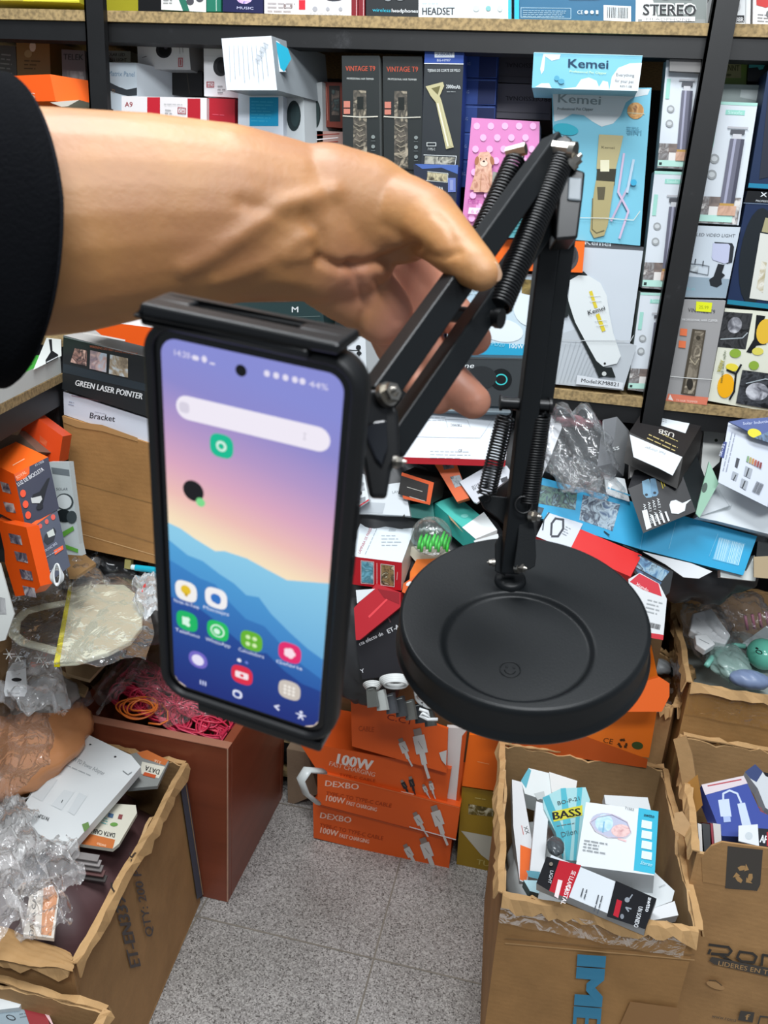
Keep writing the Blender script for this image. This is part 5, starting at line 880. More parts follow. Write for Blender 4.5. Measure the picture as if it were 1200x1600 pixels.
H('white slip with a cyan stripe between bag and cyan box', [944, 742, 976, 748, 984, 784, 948, 772], .006, .01, 'd8dee0', [('l', '3aa4cc', 2, [950, 762, 984, 774])])
T('black rechargeable battery box with two blue cells', (1087, 799), (1005, 833), (1062, 730), (1101, 745), .055, ('17171b', '232729', '1c1e22'), ([('p', '7098b0', [1003, 752, 1014, 748, 1021, 772, 1018, 777, 1010, 778, 1005, 772]), ('p', '6088a4', [1016, 748, 1024, 747, 1029, 770, 1026, 775, 1020, 776, 1017, 770]), ('o', '16242e', 1010, 773, 2.5, 2), ('o', '16242e', 1023, 770, 2.5, 2), ('t', 'c8b428', 'USB', 1037, 738, 1046, 758, 8, 3), ('l', 'c8b428', 1.4, [1030, 742, 1036, 763]), ('l', 'c8b428', 1.2, [1033, 741, 1039, 760]), ('p', 'd8dcde', [1046, 789, 1048, 783, 1056, 781, 1066, 786, 1078, 782, 1072, 788, 1070, 798, 1060, 803, 1049, 802]), ('l', 'd8dcde', 1.2, [1070, 785, 1079, 781]), ('p', 'd4d8da', [1003, 798, 1011, 796, 1018, 824, 1010, 828])]+[('t', 'dfe3e4', '10W 12W', 1013+i*7.5, 820-i*3, 1009+i*7, 787-i*3, 4, 2) for i in range(4)]+[('l', 'd8dcde', 3, [1019+i*7, 806-i*2, 1024+i*7, 821-i*2.5]) for i in range(4)], (), ()), dep=(.0, .02, .05), group='black battery boxes')
T('black charger box standing on the battery box, white flap hanging open', (1067, 715), (983, 675), (1102, 654), (1058, 764), .065, ('201d1d', '34302e', '3a3836'), ((('p', 'd4dade', [1028, 642, 1080, 655, 1071, 677, 1018, 660]), ('f', '8a9094', 1030, 650, 1046, 654, 3, 3), ('p', '3a3e42', rc(1054, 650, 1072, 653, 0, .3)), ('t', 'c8c4bc', 'USB', 1054, 677, 1030, 670, 7, 3), ('f', 'a89868', 1014, 678, 1062, 700, 2, 6), ('f', 'b8a870', 1035, 678, 1066, 692, 1, 4)), (), ()), dep=(.035, .06, .0), group='black battery boxes')
H('white cardboard flap folded down from the black charger box', [984, 679, 1066, 714, 1051, 743, 1030, 732, 990, 714], .085, .002, 'd9dfe3', [('t', 'a0a6aa', 'Fast charger', 1040, 707, 1008, 697, 4)], name='box_flap')
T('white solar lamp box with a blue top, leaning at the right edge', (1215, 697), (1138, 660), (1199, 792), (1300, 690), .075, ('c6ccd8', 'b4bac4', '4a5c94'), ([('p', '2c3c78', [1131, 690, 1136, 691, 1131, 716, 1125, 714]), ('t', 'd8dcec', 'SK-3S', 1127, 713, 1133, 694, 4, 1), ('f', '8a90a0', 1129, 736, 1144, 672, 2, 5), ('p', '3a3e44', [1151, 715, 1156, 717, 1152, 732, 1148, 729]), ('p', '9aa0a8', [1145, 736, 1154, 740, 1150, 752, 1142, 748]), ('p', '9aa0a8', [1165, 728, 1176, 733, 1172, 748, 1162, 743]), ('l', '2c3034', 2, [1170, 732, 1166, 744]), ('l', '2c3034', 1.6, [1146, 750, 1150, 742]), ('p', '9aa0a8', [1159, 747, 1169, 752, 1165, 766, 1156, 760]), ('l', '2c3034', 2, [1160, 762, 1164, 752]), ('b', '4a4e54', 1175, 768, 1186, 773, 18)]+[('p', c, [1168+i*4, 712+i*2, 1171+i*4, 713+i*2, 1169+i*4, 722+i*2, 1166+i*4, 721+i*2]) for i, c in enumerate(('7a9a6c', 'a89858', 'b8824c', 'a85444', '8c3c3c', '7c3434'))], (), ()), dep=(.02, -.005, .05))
H('blue printed lid with a yellow lamp on the solar lamp box', [1139, 659, 1160, 655, 1230, 650, 1240, 700, 1215, 696], .085, .004, '44568e', [('o', 'd8cc30', 1179, 677, 11, 7, 15), ('t', 'c8d0e8', 'Solar Induction', 1161, 664, 1206, 660, 4.5, 1), ('i', '2c3c50:5a7a9c:1c2430', [1178, 684, 1205, 672, 1230, 690, 1216, 696])], name='card_sleeve')  # this piece is the loose printed lid of the lamp box
H('empty white box with its pale green end turned to the light', [1123, 755, 1140, 742, 1215, 790, 1215, 838, 1120, 814, 1089, 808], .03, .05, 'd4dade', [('p', 'bcc4c8', [1089, 808, 1142, 795, 1118, 758, 1140, 790, 1140, 797]), ('p', 'b0b8bc', [1137, 795, 1144, 788, 1141, 796])], group=G3)
H('pale green box end with a grey lamp print', [1108, 721, 1123, 755, 1093, 809, 1087, 802], .05, .006, '8cb49c', [('o', '44544c', 1101, 762, 4, 8, 15)], name='box_end')
H('white box with a small hook hole behind the charger box', [1100, 672, 1134, 674, 1124, 722, 1094, 750], -.03, .03, 'd2d4d0', [('o', '3c4438', 1119, 688, 2.6, 2.6)])
H('grey round plastic cap between the two black boxes', [985, 722, 1012, 718, 1026, 734, 984, 746], .03, .02, '8c8884', name='plastic_disc', cat='cap', kind='plastic')
H('white folded sheet between the right spring and the plastic bag', [838, 765, 846, 652, 872, 645, 878, 668, 858, 720], .0, .003, 'd4d6da', name='paper_sheet', cat='paper')
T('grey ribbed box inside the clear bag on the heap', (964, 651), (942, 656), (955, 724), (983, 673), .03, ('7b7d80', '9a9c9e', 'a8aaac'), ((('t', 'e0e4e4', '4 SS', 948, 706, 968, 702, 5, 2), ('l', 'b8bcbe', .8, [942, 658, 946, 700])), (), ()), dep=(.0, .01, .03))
bag('plastic_bag', 'clear crumpled plastic bag on top of the heap, behind the right spring', PP(900, 700, .03), (np.array([.058, 0, -.01]), np.array([0, .04, 0]), np.array([.0, .02, .055])), 'film', 'd8dcde', .3, 3)
bag('plastic_bag', 'flat clear plastic bag hanging down over the cyan box', PP(912, 745, .02), (np.array([.055, 0, -.015]), np.array([0, .02, 0]), np.array([.0, .01, .022])), 'film', 'c4c8ca', .3, 5)
bag('plastic_bag', 'wine red bag tucked under the shelf beam', PP(902, 652, -.02), (np.array([.05, 0, 0]), np.array([0, .03, 0]), np.array([.0, .0, .016])), 'plastic', '8a5058', .25, 8)
H('dark green packet at the far right of the heap', [1184, 846, 1215, 850, 1215, 880, 1180, 884], .0, .03, '14181a', group=G3)
H('brown paper scrap by the right carton rim', [1178, 870, 1215, 868, 1215, 905, 1178, 902], .01, .004, 'a89474', name='paper_scrap', cat='paper')
# ================================================================ LEFT SIDE
fbox('carton', 'tall kraft carton standing behind the phone with a ragged top', 'carton', [97, 650, 345, 728, 352, 905, 127, 856], .26, 'a67a4a', [('l', '8c6a42', 1.2, [112, 752, 250, 790]), ('l', '94704a', 1, [118, 810, 245, 850]), ('l', 'c8a070', 1.4, [120, 832, 244, 868]), ('p', 'b48a5a', [98, 650, 130, 660, 160, 664, 215, 684, 215, 690, 160, 674, 120, 668, 99, 660])], 1.22, kind='carton')
fbox('product_box', 'white box reading Bracket on top of the tall kraft carton', 'box', [99, 612, 345, 690, 345, 730, 100, 648], .2, 'd6dbe6', [('t', '26262c', 'Bracket', 140, 653, 179, 659, 9, 2), ('f', 'b8bcc8', 148, 643, 176, 648, 1, 3), ('f', '9aa0b4', 108, 627, 120, 630, 2, 4), ('l', 'a88c98', 1.2, [112, 618, 156, 627])], 1.225, side='c8ccd4')
fbox('product_box', 'black box reading GREEN LASER POINTER with a row of portrait photos', 'box', [99, 524, 350, 590, 350, 690, 97, 608], .2, '26292b', [
    ('p', '30383e', [99, 568, 350, 630, 350, 640, 98, 582]), ('t', 'b8684a', 'WARNING DO NOT LOOK INTO BEAM', 140, 543, 214, 555, 4, 1), ('i', 'c89888:3a3034:d8b0a0', [117, 544, 136, 548, 135, 572, 110, 566]), ('i', '8c7c84:c8a8a0:b8c4d0', [141, 547, 167, 553, 166, 582, 140, 576]), ('i', '746858:a89880:c4ccd0', [172, 554, 200, 560, 200, 590, 170, 584]),
    ('t', 'e4e6e6', 'GREEN LASER POINTER', 117, 602, 222, 624, 9, 3), ('l', '8c9494', 1, [99, 526, 214, 554])], 1.22, side='3a3c40', top='b4b0ac')
fbox('product_box', 'orange and white box lying on the laser pointer box', 'box', [128, 498, 300, 520, 300, 560, 160, 525], .12, 'ee5a14', [('t', 'f4d8cc', 'S', 170, 506, 180, 508, 8, 3), ('l', 'e8e0dc', 2.5, [130, 520, 165, 526, 195, 532])], 1.2, side='d8d0cc')
# green box on the side shelf
V_ = PZ(-30, 646, .9305); A_ = PZ(96, 583, .9305)-V_; m = MB(); hgt = .028
nb = nrm(np.array([-A_[1], A_[0], 0]))*.24
m.hexa(V_, A_, nb, (0, 0, hgt), M('d8dbd6', 'card'), {1: M('3f9a3a', 'card')})
F = Face(m, V_+(0, 0, hgt), (0, 0, 1))
F.draw(('p', 'd8dbd6', [76, 520, 95, 520, 96, 556, 52, 578])); F.draw(('p', '1c1e20', [76, 530, 81, 530, 82, 548, 91, 554, 91, 559, 72, 569, 71, 563, 79, 550])); F.draw(('l', 'c4c8c8', 1.4, [73, 566, 91, 557])); F.draw(('l', '2c7a2c', 1.5, [30, 578, 50, 568]))
m.build('product_box', label='green and white box lying on the side shelf at the left edge', cat='box')
def LB(label, V, E1, E2, E3, t0, cols, arts=((), (), ()), **k): return T(label, V, E1, E2, E3, 0, cols, arts, t0=t0, **k)
ph2 = [('i', '3a3440:6a5c60:b8a8a4', [2, 752, 14, 756, 19, 770, 4, 768]), ('i', '4a4040:8c807c', [6, 783, 22, 786, 25, 800, 10, 798])]
GL = 'orange bicycle light boxes'
LB('orange bicycle light box, the upper of the stack at the left edge', (22, 741), (75, 714), (40, 824), (-28, 716), 1.20, ('363848', 'e2500f', 'f0641c'), ((('p', 'e05a1c', [22, 741, 46, 728, 46, 740, 38, 748, 26, 752]), ('t', 'f0b898', 'SOYAL', 27, 749, 42, 739, 5, 2), ('t', 'd8d8dc', 'LUZ DE BICICLETA', 29, 760, 69, 735, 6, 2), ('t', 'c0c0c8', 'KT-1705B', 56, 729, 69, 722, 3.5), ('p', '1a1c22', [56, 778, 74, 748, 78, 746, 72, 766, 66, 790, 60, 794, 58, 786]), ('p', 'b8bab8', [48, 778, 64, 774, 66, 780, 62, 786, 50, 786]), ('p', '1c1e24', [51, 773, 62, 768, 66, 774, 50, 778]), ('o', 'e05030', 36, 771, 4.5, 6), ('o', 'e05030', 40, 788, 4.5, 6), ('o', 'e05030', 44, 805, 4.5, 6), ('o', '1c1e24', 62, 792, 6, 4, -30)), (('i', '3a3440:8c7c7c:c8b8b4', [0, 752, 13, 756, 18, 772, 4, 768]), ('i', '3a3440:8c7c7c:c8b8b4', [5, 784, 21, 787, 25, 802, 10, 799])), (('l', 'f6b890', 1.2, [20, 727, 38, 717]),)), dep=(.03, .0, .03), group=GL)
LB('orange bicycle light box, the lower of the stack at the left edge', (41, 824), (88, 791), (63, 920), (-4, 812), 1.20, ('404656', 'e2500f', 'e85a14'), ((('p', 'e85a14', [41, 824, 88, 791, 86, 798, 43, 830]), ('p', '20242c', [70, 836, 84, 824, 88, 830, 84, 846, 74, 852, 68, 846]), ('p', 'b4bab4', [73, 832, 83, 826, 86, 836, 76, 840]), ('o', '2c303c', 53, 846, 6, 9), ('o', 'c85044', 63, 822, 3, 4), ('o', 'c85044', 73, 815, 3, 4), ('o', 'c85044', 83, 808, 3.5, 4.5), ('t', 'b4b8c8', 'ELECTRONIC BIKE', 64, 868, 90, 850, 4, 1), ('p', 'e0582c', [84, 860, 98, 852, 99, 858, 86, 867]), ('f', '9498a8', 62, 876, 96, 856, 1, 4), ('p', 'e0582c', [61, 888, 75, 880, 76, 886, 63, 895]), ('f', '9498a8', 64, 900, 84, 888, 2, 4)), (), ()), dep=(.03, -.01, .03), group=GL)
pbox('product_box', 'orange box end with small product photos left of the lower bicycle light box', [4, 816, 41, 824, 63, 916, 52, 928, 24, 932, 8, 880], 0, .02, 'e0520f', [('i', '2a2c38:6c6470:c8c0c0', [x+1, y+1, x+20, y+5, x+23, y+20, x+5, y+16]) for x, y in ((12, 832), (21, 860), (29, 888), (34, 914))], n=(-.35, -.9, .1), at=P(30, 880, 1.175), kind='card')
pbox('product_box', 'red-orange box leaning behind the bicycle light boxes', [45, 644, 98, 682, 92, 722, 84, 726, 24, 680], 0, .05, 'd4430f', [('i', 'd8643c:c85028', [62, 680, 74, 690, 72, 698, 62, 690])], n=(.3, -1, .2), at=P(60, 680, 1.30))
pbox('product_box', 'dusky brown box open towards the side shelf', [-20, 676, 24, 672, 60, 706, 30, 720, -20, 730], 0, .05, '6f5a4c', [('p', 'a8886c', [-20, 676, 24, 650, 50, 644, 28, 680]), ('p', '9a8a54', [10, 697, 22, 700, 22, 706, 10, 702])], n=(.1, -1, .3), at=P(20, 700, 1.27))
pbox('product_box', 'white and grey box with two round lamp prints, squeezed against the kraft carton', [76, 722, 108, 722, 124, 850, 128, 868, 92, 866], 0, .012, 'b4bcbc', [('p', '6c7478', [80, 730, 108, 734, 109, 744, 82, 740]), ('t', '6a7074', 'SOLAR', 88, 766, 106, 766, 4, 1), ('o', '3c4446', 101, 784, 14, 13, 20), ('o', 'c8cece', 100, 784, 12, 11, 20), ('o', '1c2224', 100, 806, 13, 10, 10), ('o', '3c4446', 112, 808, 8, 10), ('p', '5c9a3c', [96, 832, 114, 822, 116, 828, 98, 840]), ('p', '5c9a3c', [100, 850, 122, 858, 122, 864, 100, 856])], n=(0, -1, .15), at=P(100, 790, 1.28))
# white cable coil
m = MB()
for k in range(4):
    m.tube([P(89+(5+k*1.6)*math.cos(t), 898+(17-k*2)*math.sin(t)+k, 1.135+.002*k) for t in [2*math.pi*i/28 for i in range(28)]], .0014, M('d8dcdc', 'plastic'), 6, closed=True)
m.build('cable_coil', label='small white cable coil hanging on the bicycle light box', cat='cable')
# face mask in its clear bag
zm = .56; nz = np.array([0, 0, 1.0])
mk = empty('face_mask', PZ(130, 970, zm-.004), 'cream folded face mask with a yellow edge stripe, in a clear bag', 'face mask')
out = [107, 917, 150, 912, 195, 913, 216, 930, 224, 955, 222, 978, 205, 1000, 170, 1018, 120, 1032, 87, 1034]
mc = M('d9d7bf', 'cloth')
def zpoly(xy, z, th, mat, name, par_, bev=.002, **k):
    q = [PZ(xy[i], xy[i+1], z) for i in range(0, len(xy), 2)]; mb = MB(); mb.prism(q, (0, 0, -th), mat); return mb.build(name, par_, bevel=bev, **k)
zpoly(out, zm, .010, mc, 'mask_body', mk, .003)
zpoly([107, 916, 113, 915, 93, 1035, 84, 1035], zm+.0012, .008, M('e0d21c', 'cloth'), 'yellow_stripe', mk, .0005, label='bright yellow edge stripe')
lp = [(104, 942), (70, 948), (40, 956), (24, 972), (22, 992), (36, 1004), (60, 1010), (90, 1018)]
m = MB(); m.tube([PZ(x, y, zm-.003) for x, y in lp], .0085, mc, 10, flat=.5); m.build('ear_loop', mk)
def film(name, label, xy, z, amp=.006, kind='film', col='dfe3e6', cat='bag', n=18, zf=None, group=None):
    """sheet of crumpled film over a quad of the photo at height z"""
    c = [PZ(xy[i], xy[i+1], z) for i in (0, 2, 4, 6)]; s_ = xy[0]*.37
    def f(u, v):
        p = (c[0]*(1-u)+c[1]*u)*(1-v)+(c[3]*(1-u)+c[2]*u)*v; e = math.sin(math.pi*u)*math.sin(math.pi*v)
        h = amp*(abs(math.sin(9*u+5*v+s_))+abs(math.sin(14*v-6*u+s_*2))+.5*abs(math.sin(27*u+19*v+s_)))+.5*amp*e*4*.4
        return p+np.array([amp*math.sin(13*v+s_), amp*math.sin(11*u+s_), h-(0 if e > .1 else amp)])
    mb = MB(); mb.grid(f, n*2, n*2, M(col, kind)); return mb.build(name, label=label, cat=cat, group=group)
film('plastic_bag', 'clear plastic bag around the cream face mask', [12, 905, 245, 900, 232, 1035, 20, 1048], zm+.004, .005)
film('plastic_bag', 'shiny crumpled bag end behind the face mask', [60, 880, 150, 874, 160, 925, 30, 935], zm+.01, .012)
film('plastic_bag', 'milky small bag with a red thread by the phone edge', [208, 903, 262, 905, 262, 962, 210, 965], zm+.008, .008, 'milky', 'e0e4e6')
m = MB(); m.tube([PZ(232, 904, zm+.02), PZ(226, 915, zm+.022), PZ(221, 925, zm+.02)], .002, M('c03a3a', 'plastic'), 6); m.build('red_thread', label='short red thread in the milky bag by the phone edge', cat='thread')
bag('pouch', 'crumpled black film between the kraft carton and the mask', PZ(175, 880, .57), (np.array([.07, 0, 0]), np.array([0, .03, 0]), np.array([0, 0, .022])), 'gloss', '26282a', .3, 4, 'bag')
bag('pouch', 'dark pouch under the milky bag by the phone edge', PZ(250, 960, .47), (np.array([.06, 0, 0]), np.array([0, .08, 0]), np.array([0, 0, .04])), 'rubber', '3a3634', .2, 14, 'bag')
pm = empty('pen_torch', PZ(225, 890, .58), 'bright turquoise pen torch with a clear tip beside the phone', 'torch')
m = MB(); m.cyl(PZ(212, 887, .59), PZ(262, 893, .59), .0058, M('1aa0b8', 'gloss'), 16); m.build('barrel', pm)
m = MB(); m.cyl(PZ(206, 886, .59), PZ(212, 887, .59), .0048, M('c8dce0', 'plastic'), 14); m.build('clear_tip', pm)
m = MB(); m.hexa(PZ(194, 888, .585), (.012, 0, 0), (0, .004, .016), (0, .01, 0), M('8c8450', 'plastic')); m.build('ribbed_cap', pm)
zpoly([145, 895, 215, 905, 210, 930, 120, 918], .545, .006, M('8f7a6c', 'carton'), 'card_sheet', None, 0, label='brown card sheet behind the face mask', cat='card')
zpoly([95, 855, 125, 860, 150, 880, 120, 900, 108, 900], .60, .006, M('9a7a52', 'carton'), 'card_sheet', None, 0, label='torn kraft flap at the foot of the tall carton', cat='card')
pbox('product_box', 'white box standing at the left frame edge beside the mask bag', [-30, 870, 0, 880, 22, 960, 8, 1000, -30, 1010], 0, .003, 'c4c6c2', [('i', '6a6a6a:a8a8a8', [-10, 930, 8, 935, 10, 960, -10, 960])], n=(.2, -1, .4), at=P(0, 930, 1.05))
# wire mesh scraps and card under the mask bag
m = MB()
for cx_, cy_ in ((14, 1022), (28, 1026), (70, 1035), (62, 1028)):
    for k in range(3):
        a = math.pi*k/3; m.tube([PZ(cx_-9*math.cos(a), cy_-9*math.sin(a), .53), PZ(cx_+9*math.cos(a), cy_+9*math.sin(a), .53)], .0008, M('c8c8c4', 'plastic'), 5)
m.build('plastic_lattice', label='white plastic lattice scrap under the mask bag', cat='lattice')
pbox('card_sheet', 'brown card strip leaning between the mask bag and the wooden box', [80, 1052, 95, 1046, 138, 1074, 132, 1086, 104, 1076], 0, .006, '9a8260', (), n=(0, 0, 1), at=PZ(100, 1060, .40), kind='carton', cat='card')
pbox('card_sheet', 'crumpled brown paper under the mask', [100, 1032, 160, 1018, 170, 1030, 140, 1062, 104, 1052], 0, .006, '8c785c', (), n=(0, 0, 1), at=PZ(100, 1040, .44), kind='carton', cat='card')
film('plastic_bag', 'crumpled clear bags in front of the mask bag', [0, 1048, 100, 1058, 112, 1120, -10, 1112], .44, .014, 'haze', 'eef0f2')
bag('pouch', 'grey bagged goods in front of the mask bag', PZ(55, 1085, .40), (np.array([.07, 0, 0]), np.array([0, .06, 0]), np.array([0, 0, .02])), 'plastic', '9a9894', .1, 21, 'bag')
bag('plastic_bag', 'shiny bag tip on the corner of the wooden box', PZ(98, 1105, .38), (np.array([.03, 0, 0]), np.array([0, .045, 0]), np.array([0, 0, .015])), 'film', 'c8d4dc', .4, 22)
pbox('price_tag', 'white hanging tag with an oval black logo', [12, 1038, 40, 1030, 42, 1080, 38, 1088, 8, 1088, 6, 1080], 0, .001, 'd8dadc', [('o', '2a2a2c', 26, 1062, 8, 3), ('f', '8a8a8c', 12, 1082, 34, 1083, 1, 4)], n=(0, -.5, 1), at=PZ(25, 1060, .475), cat='tag')
# orange cloth in film at the left edge
bag('cloth_bundle', 'tan-orange cloth bundle wrapped in clear film at the left edge', PZ(22, 1170, .36), (np.array([.10, .02, 0]), np.array([0, .13, 0]), np.array([0, 0, .045])), 'gloss', 'c98a5c', .07, 9, 'cloth')
film('plastic_bag', 'shiny film over the tan-orange cloth bundle', [-20, 1090, 80, 1082, 84, 1190, -20, 1290], .412, .005)
# ================================================================ BROWN WOODEN BOX
zr = .34; fl, frc = PZ(105, 1116, zr), np.array([-.455, 1.088, zr]); fl[1] = 1.088; fl[0] = -.772
WDB = '86452f'
wb = empty('wooden_box', (-.61, 1.24, 0), 'reddish brown varnished wooden box full of cables, beside the floor', 'wooden box')
for nme, lo, hi in (('front_panel', (-.772, 1.088, 0), (-.455, 1.105, zr)), ('back_panel', (-.772, 1.38, 0), (-.455, 1.397, zr)), ('side_panel', (-.772, 1.105, 0), (-.755, 1.38, zr)), ('side_panel', (-.472, 1.105, 0), (-.455, 1.38, zr)), ('bottom_panel', (-.755, 1.105, .02), (-.472, 1.38, .035))):
    MB().slab(lo, hi, M(WDB, 'wood')).build(nme, wb, bevel=.0015)
MB().slab((-.7725, 1.0872, zr), (-.4545, 1.106, zr+.0012), M('a8735c', 'wood')).build('lit_worn_rim', wb, label='worn top edge, paler with painted overhead sheen')  # overhead reflection on the worn rim put into the strip's paler colour
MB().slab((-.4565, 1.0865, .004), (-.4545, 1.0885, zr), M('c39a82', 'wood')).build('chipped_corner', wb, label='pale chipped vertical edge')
for i in range(28):
    rs = random.Random(i+40); cx_ = 200+(i % 7)*24+rs.uniform(-8, 8); cy_ = 1022+(i//7)*25+(i % 7)*9+rs.uniform(-4, 4); m = MB(); z = .322+rs.uniform(-.006, .008)
    for k in range(7):
        a0 = rs.uniform(0, 6.3); c = PZ(cx_, cy_, z); ex = .034+.003*k; ey = .016+.002*k; an = -.6+rs.uniform(-.4, .4)
        m.tube([np.clip(c+np.array([ex*math.cos(t)*math.cos(an)-ey*math.sin(t)*math.sin(an), ex*math.cos(t)*math.sin(an)+ey*math.sin(t)*math.cos(an), .004*k*.5+.003*math.sin(2*t+a0)]), (-.752+.001*k, 1.109+.001*k, 0), (-.475-.001*k, 1.376-.001*k, 1)) for t in [2*math.pi*j/26 for j in range(26)]], .0017, M(['c8304c', 'b02844', 'd44460'][k % 3], 'plastic'), 6, closed=True)
    m.build('cable_bundle', label='pink-red cable bundle in the wooden box', cat='cable', group='pink-red cable bundles in the wooden box')
m = MB()
for k in range(5):
    c = PZ(214+k*2, 1104+(k % 2)*3, .352+.003*k); r_ = .034-.004*k
    m.tube([c+np.array([r_*1.1*math.cos(t), r_*.95*math.sin(t), .003*math.sin(t*2+k)]) for t in [2*math.pi*j/40 for j in range(40)]], .0017, M('d8702c', 'plastic'), 6, closed=True)
m.tube([PZ(x, y, .352) for x, y in ((252, 1100), (262, 1112), (262, 1126), (250, 1132), (232, 1130))], .0017, M('d8702c', 'plastic'), 6); m.build('cable_coil', label='orange cable coil on the pink bundles in the wooden box', cat='cable')
film('plastic_bag', 'clear bag over the pink cables in the wooden box', [190, 1040, 300, 985, 345, 1110, 250, 1140], .35, .007)
film('plastic_bag', 'clear crumpled bag folded over the left rim of the wooden box', [150, 1075, 205, 1010, 240, 1040, 160, 1120], .352, .008)
bag('plastic_bag', 'puffed clear bag at the back of the wooden box', PZ(268, 1005, .36), (np.array([.05, 0, 0]), np.array([0, .03, 0]), np.array([0, 0, .03])), 'film', 'e0e4e6', .3, 31)
# carton seen between the wooden box and the orange boxes
fbox('carton', 'small grey-brown carton between the wooden box and the orange boxes', 'carton', [448, 1170, 480, 1176, 498, 1240, 450, 1260], .1, '84705c', [], 1.38, kind='carton')
# ================================================================ CARTON WITH CODE, LEFT FOREGROUND
zc = .30; xr = -.500
top4 = [(-.80, .665, zc), (-.488, .669, zc), (-.529, 1.074, zc), (-.79, 1.076, zc)]
LC = openbox('carton', 'large worn kraft carton at the lower left, stamped QTY: 200 PCS', top4, 0, 'a27c52', jag=.006, seed=3, wob_=.0015, bottom=[(-.80, .665, 0), (-.464, .669, 0), (-.504, 1.074, 0), (-.79, 1.078, 0)], arts=[(1, [
    ('t', '4a4444', 'ET-EN339C', 220, 1508, 190, 1380, 17, 3), ('t', '4a4444', 'QTY: 200 PCS', 240, 1462, 214, 1332, 12, 2), ('p', '4c5664', [281, 1222, 290, 1210, 318, 1398, 308, 1405]), ('l', 'c4a070', 1, [288, 1210, 317, 1398])])])
GA = 'packs in the lower left carton'
AP = lambda x, y: PZ(x, y, .315)
adap = pbox('product_box', 'white rounded power adapter box lying on the lower left carton', [132, 1145, 205, 1180, 220, 1198, 200, 1222, 112, 1322, 106, 1330, 35, 1288, 30, 1270, 100, 1160], 0, .014, 'd9dcdc', [
    ('t', '8c9092', '45W PD Power Adapter', 108, 1186, 162, 1212, 7, 1), ('f', 'a8acae', 102, 1194, 160, 1219, 1, 5), ('p', 'cdd1d2', [74, 1212, 90, 1218, 66, 1252, 50, 1244]), ('p', 'd0d4d5', [100, 1234, 116, 1238, 96, 1266, 80, 1258]), ('p', 'cfd3d4', [124, 1238, 136, 1244, 116, 1274, 106, 1268]), ('l', '3c3e40', 1.2, [98, 1250, 96, 1254]), ('t', '3c3e40', 'PAYSUMEX', 77, 1277, 54, 1269, 6, 2), ('p', '6c8c50', [128, 1288, 138, 1284, 140, 1292, 132, 1300]), ('o', '2a2a2c', 141, 1163, 2, 1), ('o', '2a2a2c', 180, 1182, 2, 1), ('l', '8c9092', 1, [192, 1204, 200, 1210, 206, 1206])], n=(0, -.08, 1), at=PZ(120, 1230, .345), group=GA, bevel=.003)
for i, (q, art, lb) in enumerate((
    ([196, 1180, 230, 1172, 264, 1190, 246, 1228, 200, 1232], [('p', 'c8703c', [214, 1176, 230, 1172, 263, 1188, 258, 1196, 222, 1184]), ('p', 'e0dccc', [222, 1190, 258, 1198, 248, 1216, 218, 1208]), ('t', '2c2c2e', 'DATA', 250, 1203, 228, 1196, 8, 3), ('t', 'f0c8a8', '3.1A', 252, 1190, 242, 1186, 5, 2), ('p', 'c85a34', [226, 1206, 244, 1211, 242, 1216, 223, 1211])], 'grey and orange data cable pack under the upper corner of the adapter box'),
    ([170, 1255, 212, 1258, 214, 1270, 186, 1318, 176, 1326, 122, 1318], [('p', 'c8733c', [128, 1300, 180, 1312, 176, 1326, 122, 1318]), ('t', 'f0d0b0', 'awtto', 166, 1320, 152, 1316, 5, 1), ('t', '2c2c2e', 'DATA CABLE', 180, 1302, 142, 1294, 7, 3), ('o', '6a9a4c', 178, 1288, 6, 3), ('p', '8c4a4a', [186, 1272, 192, 1273, 190, 1280, 184, 1279]), ('p', '4c6a8c', [170, 1270, 178, 1272, 176, 1278, 168, 1276]), ('f', '6ab4b4', 152, 1274, 172, 1280, 3, 4)], 'cream and orange data cable pack below the adapter box'))):
    pbox('cable_pack', lb, q, 0, .006, ['8d8f8c', 'd9d5c4'][i], art, n=(0, -.05, 1), at=PZ(q[0], q[1], .322-.004*i), group=GA, cat='pack')
for i in range(5):
    x, y = 118+i*3, 1330+i*8
    pbox('cable_pack', ['topmost', 'second', 'third', 'fourth', 'lowest'][i]+' grey pack edge fanned out below the cream data cable pack', [x, y, x+38, y+6, x+34, y+16, x-6, y+10], 0, .002, ['8c8684', '9a9492', '7c7674', '6a4c4a', '4a4644'][i], (), n=(0, -.1, 1), at=PZ(x, y, .31-.006*i), group='fanned grey packs', cat='pack', kind='plastic')
pbox('cable_pack', 'brown-red pack edges under the adapter box corner', [22, 1292, 36, 1290, 100, 1330, 90, 1342, 30, 1318], 0, .02, '6a4c4c', [('l', 'a89890', 1.2, [30, 1304, 90, 1334])], n=(0, 0, 1), at=PZ(50, 1310, .31), cat='pack', group=GA)
film('plastic_bag', 'milky bag with a black gadget in the lower left carton', [30, 1325, 112, 1318, 132, 1395, 20, 1420], .325, .010, 'haze', 'e8e4e2')
bag('gadget', 'black and wine red gadget inside the milky bag', PZ(50, 1355, .30), (np.array([.022, 0, 0]), np.array([0, .035, 0]), np.array([0, 0, .015])), 'gloss', '262c3a', .15, 42, 'gadget')
film('plastic_bag', 'milky crumpled bag at the lower left frame edge', [-30, 1330, 40, 1325, 44, 1440, -30, 1475], .335, .012, 'haze', 'e8e4e2')
film('plastic_bag', 'thin milky bag draped over the corner by the adapter box', [-10, 1270, 40, 1250, 60, 1330, -10, 1400], .34, .01, 'milky', 'dcdad8')
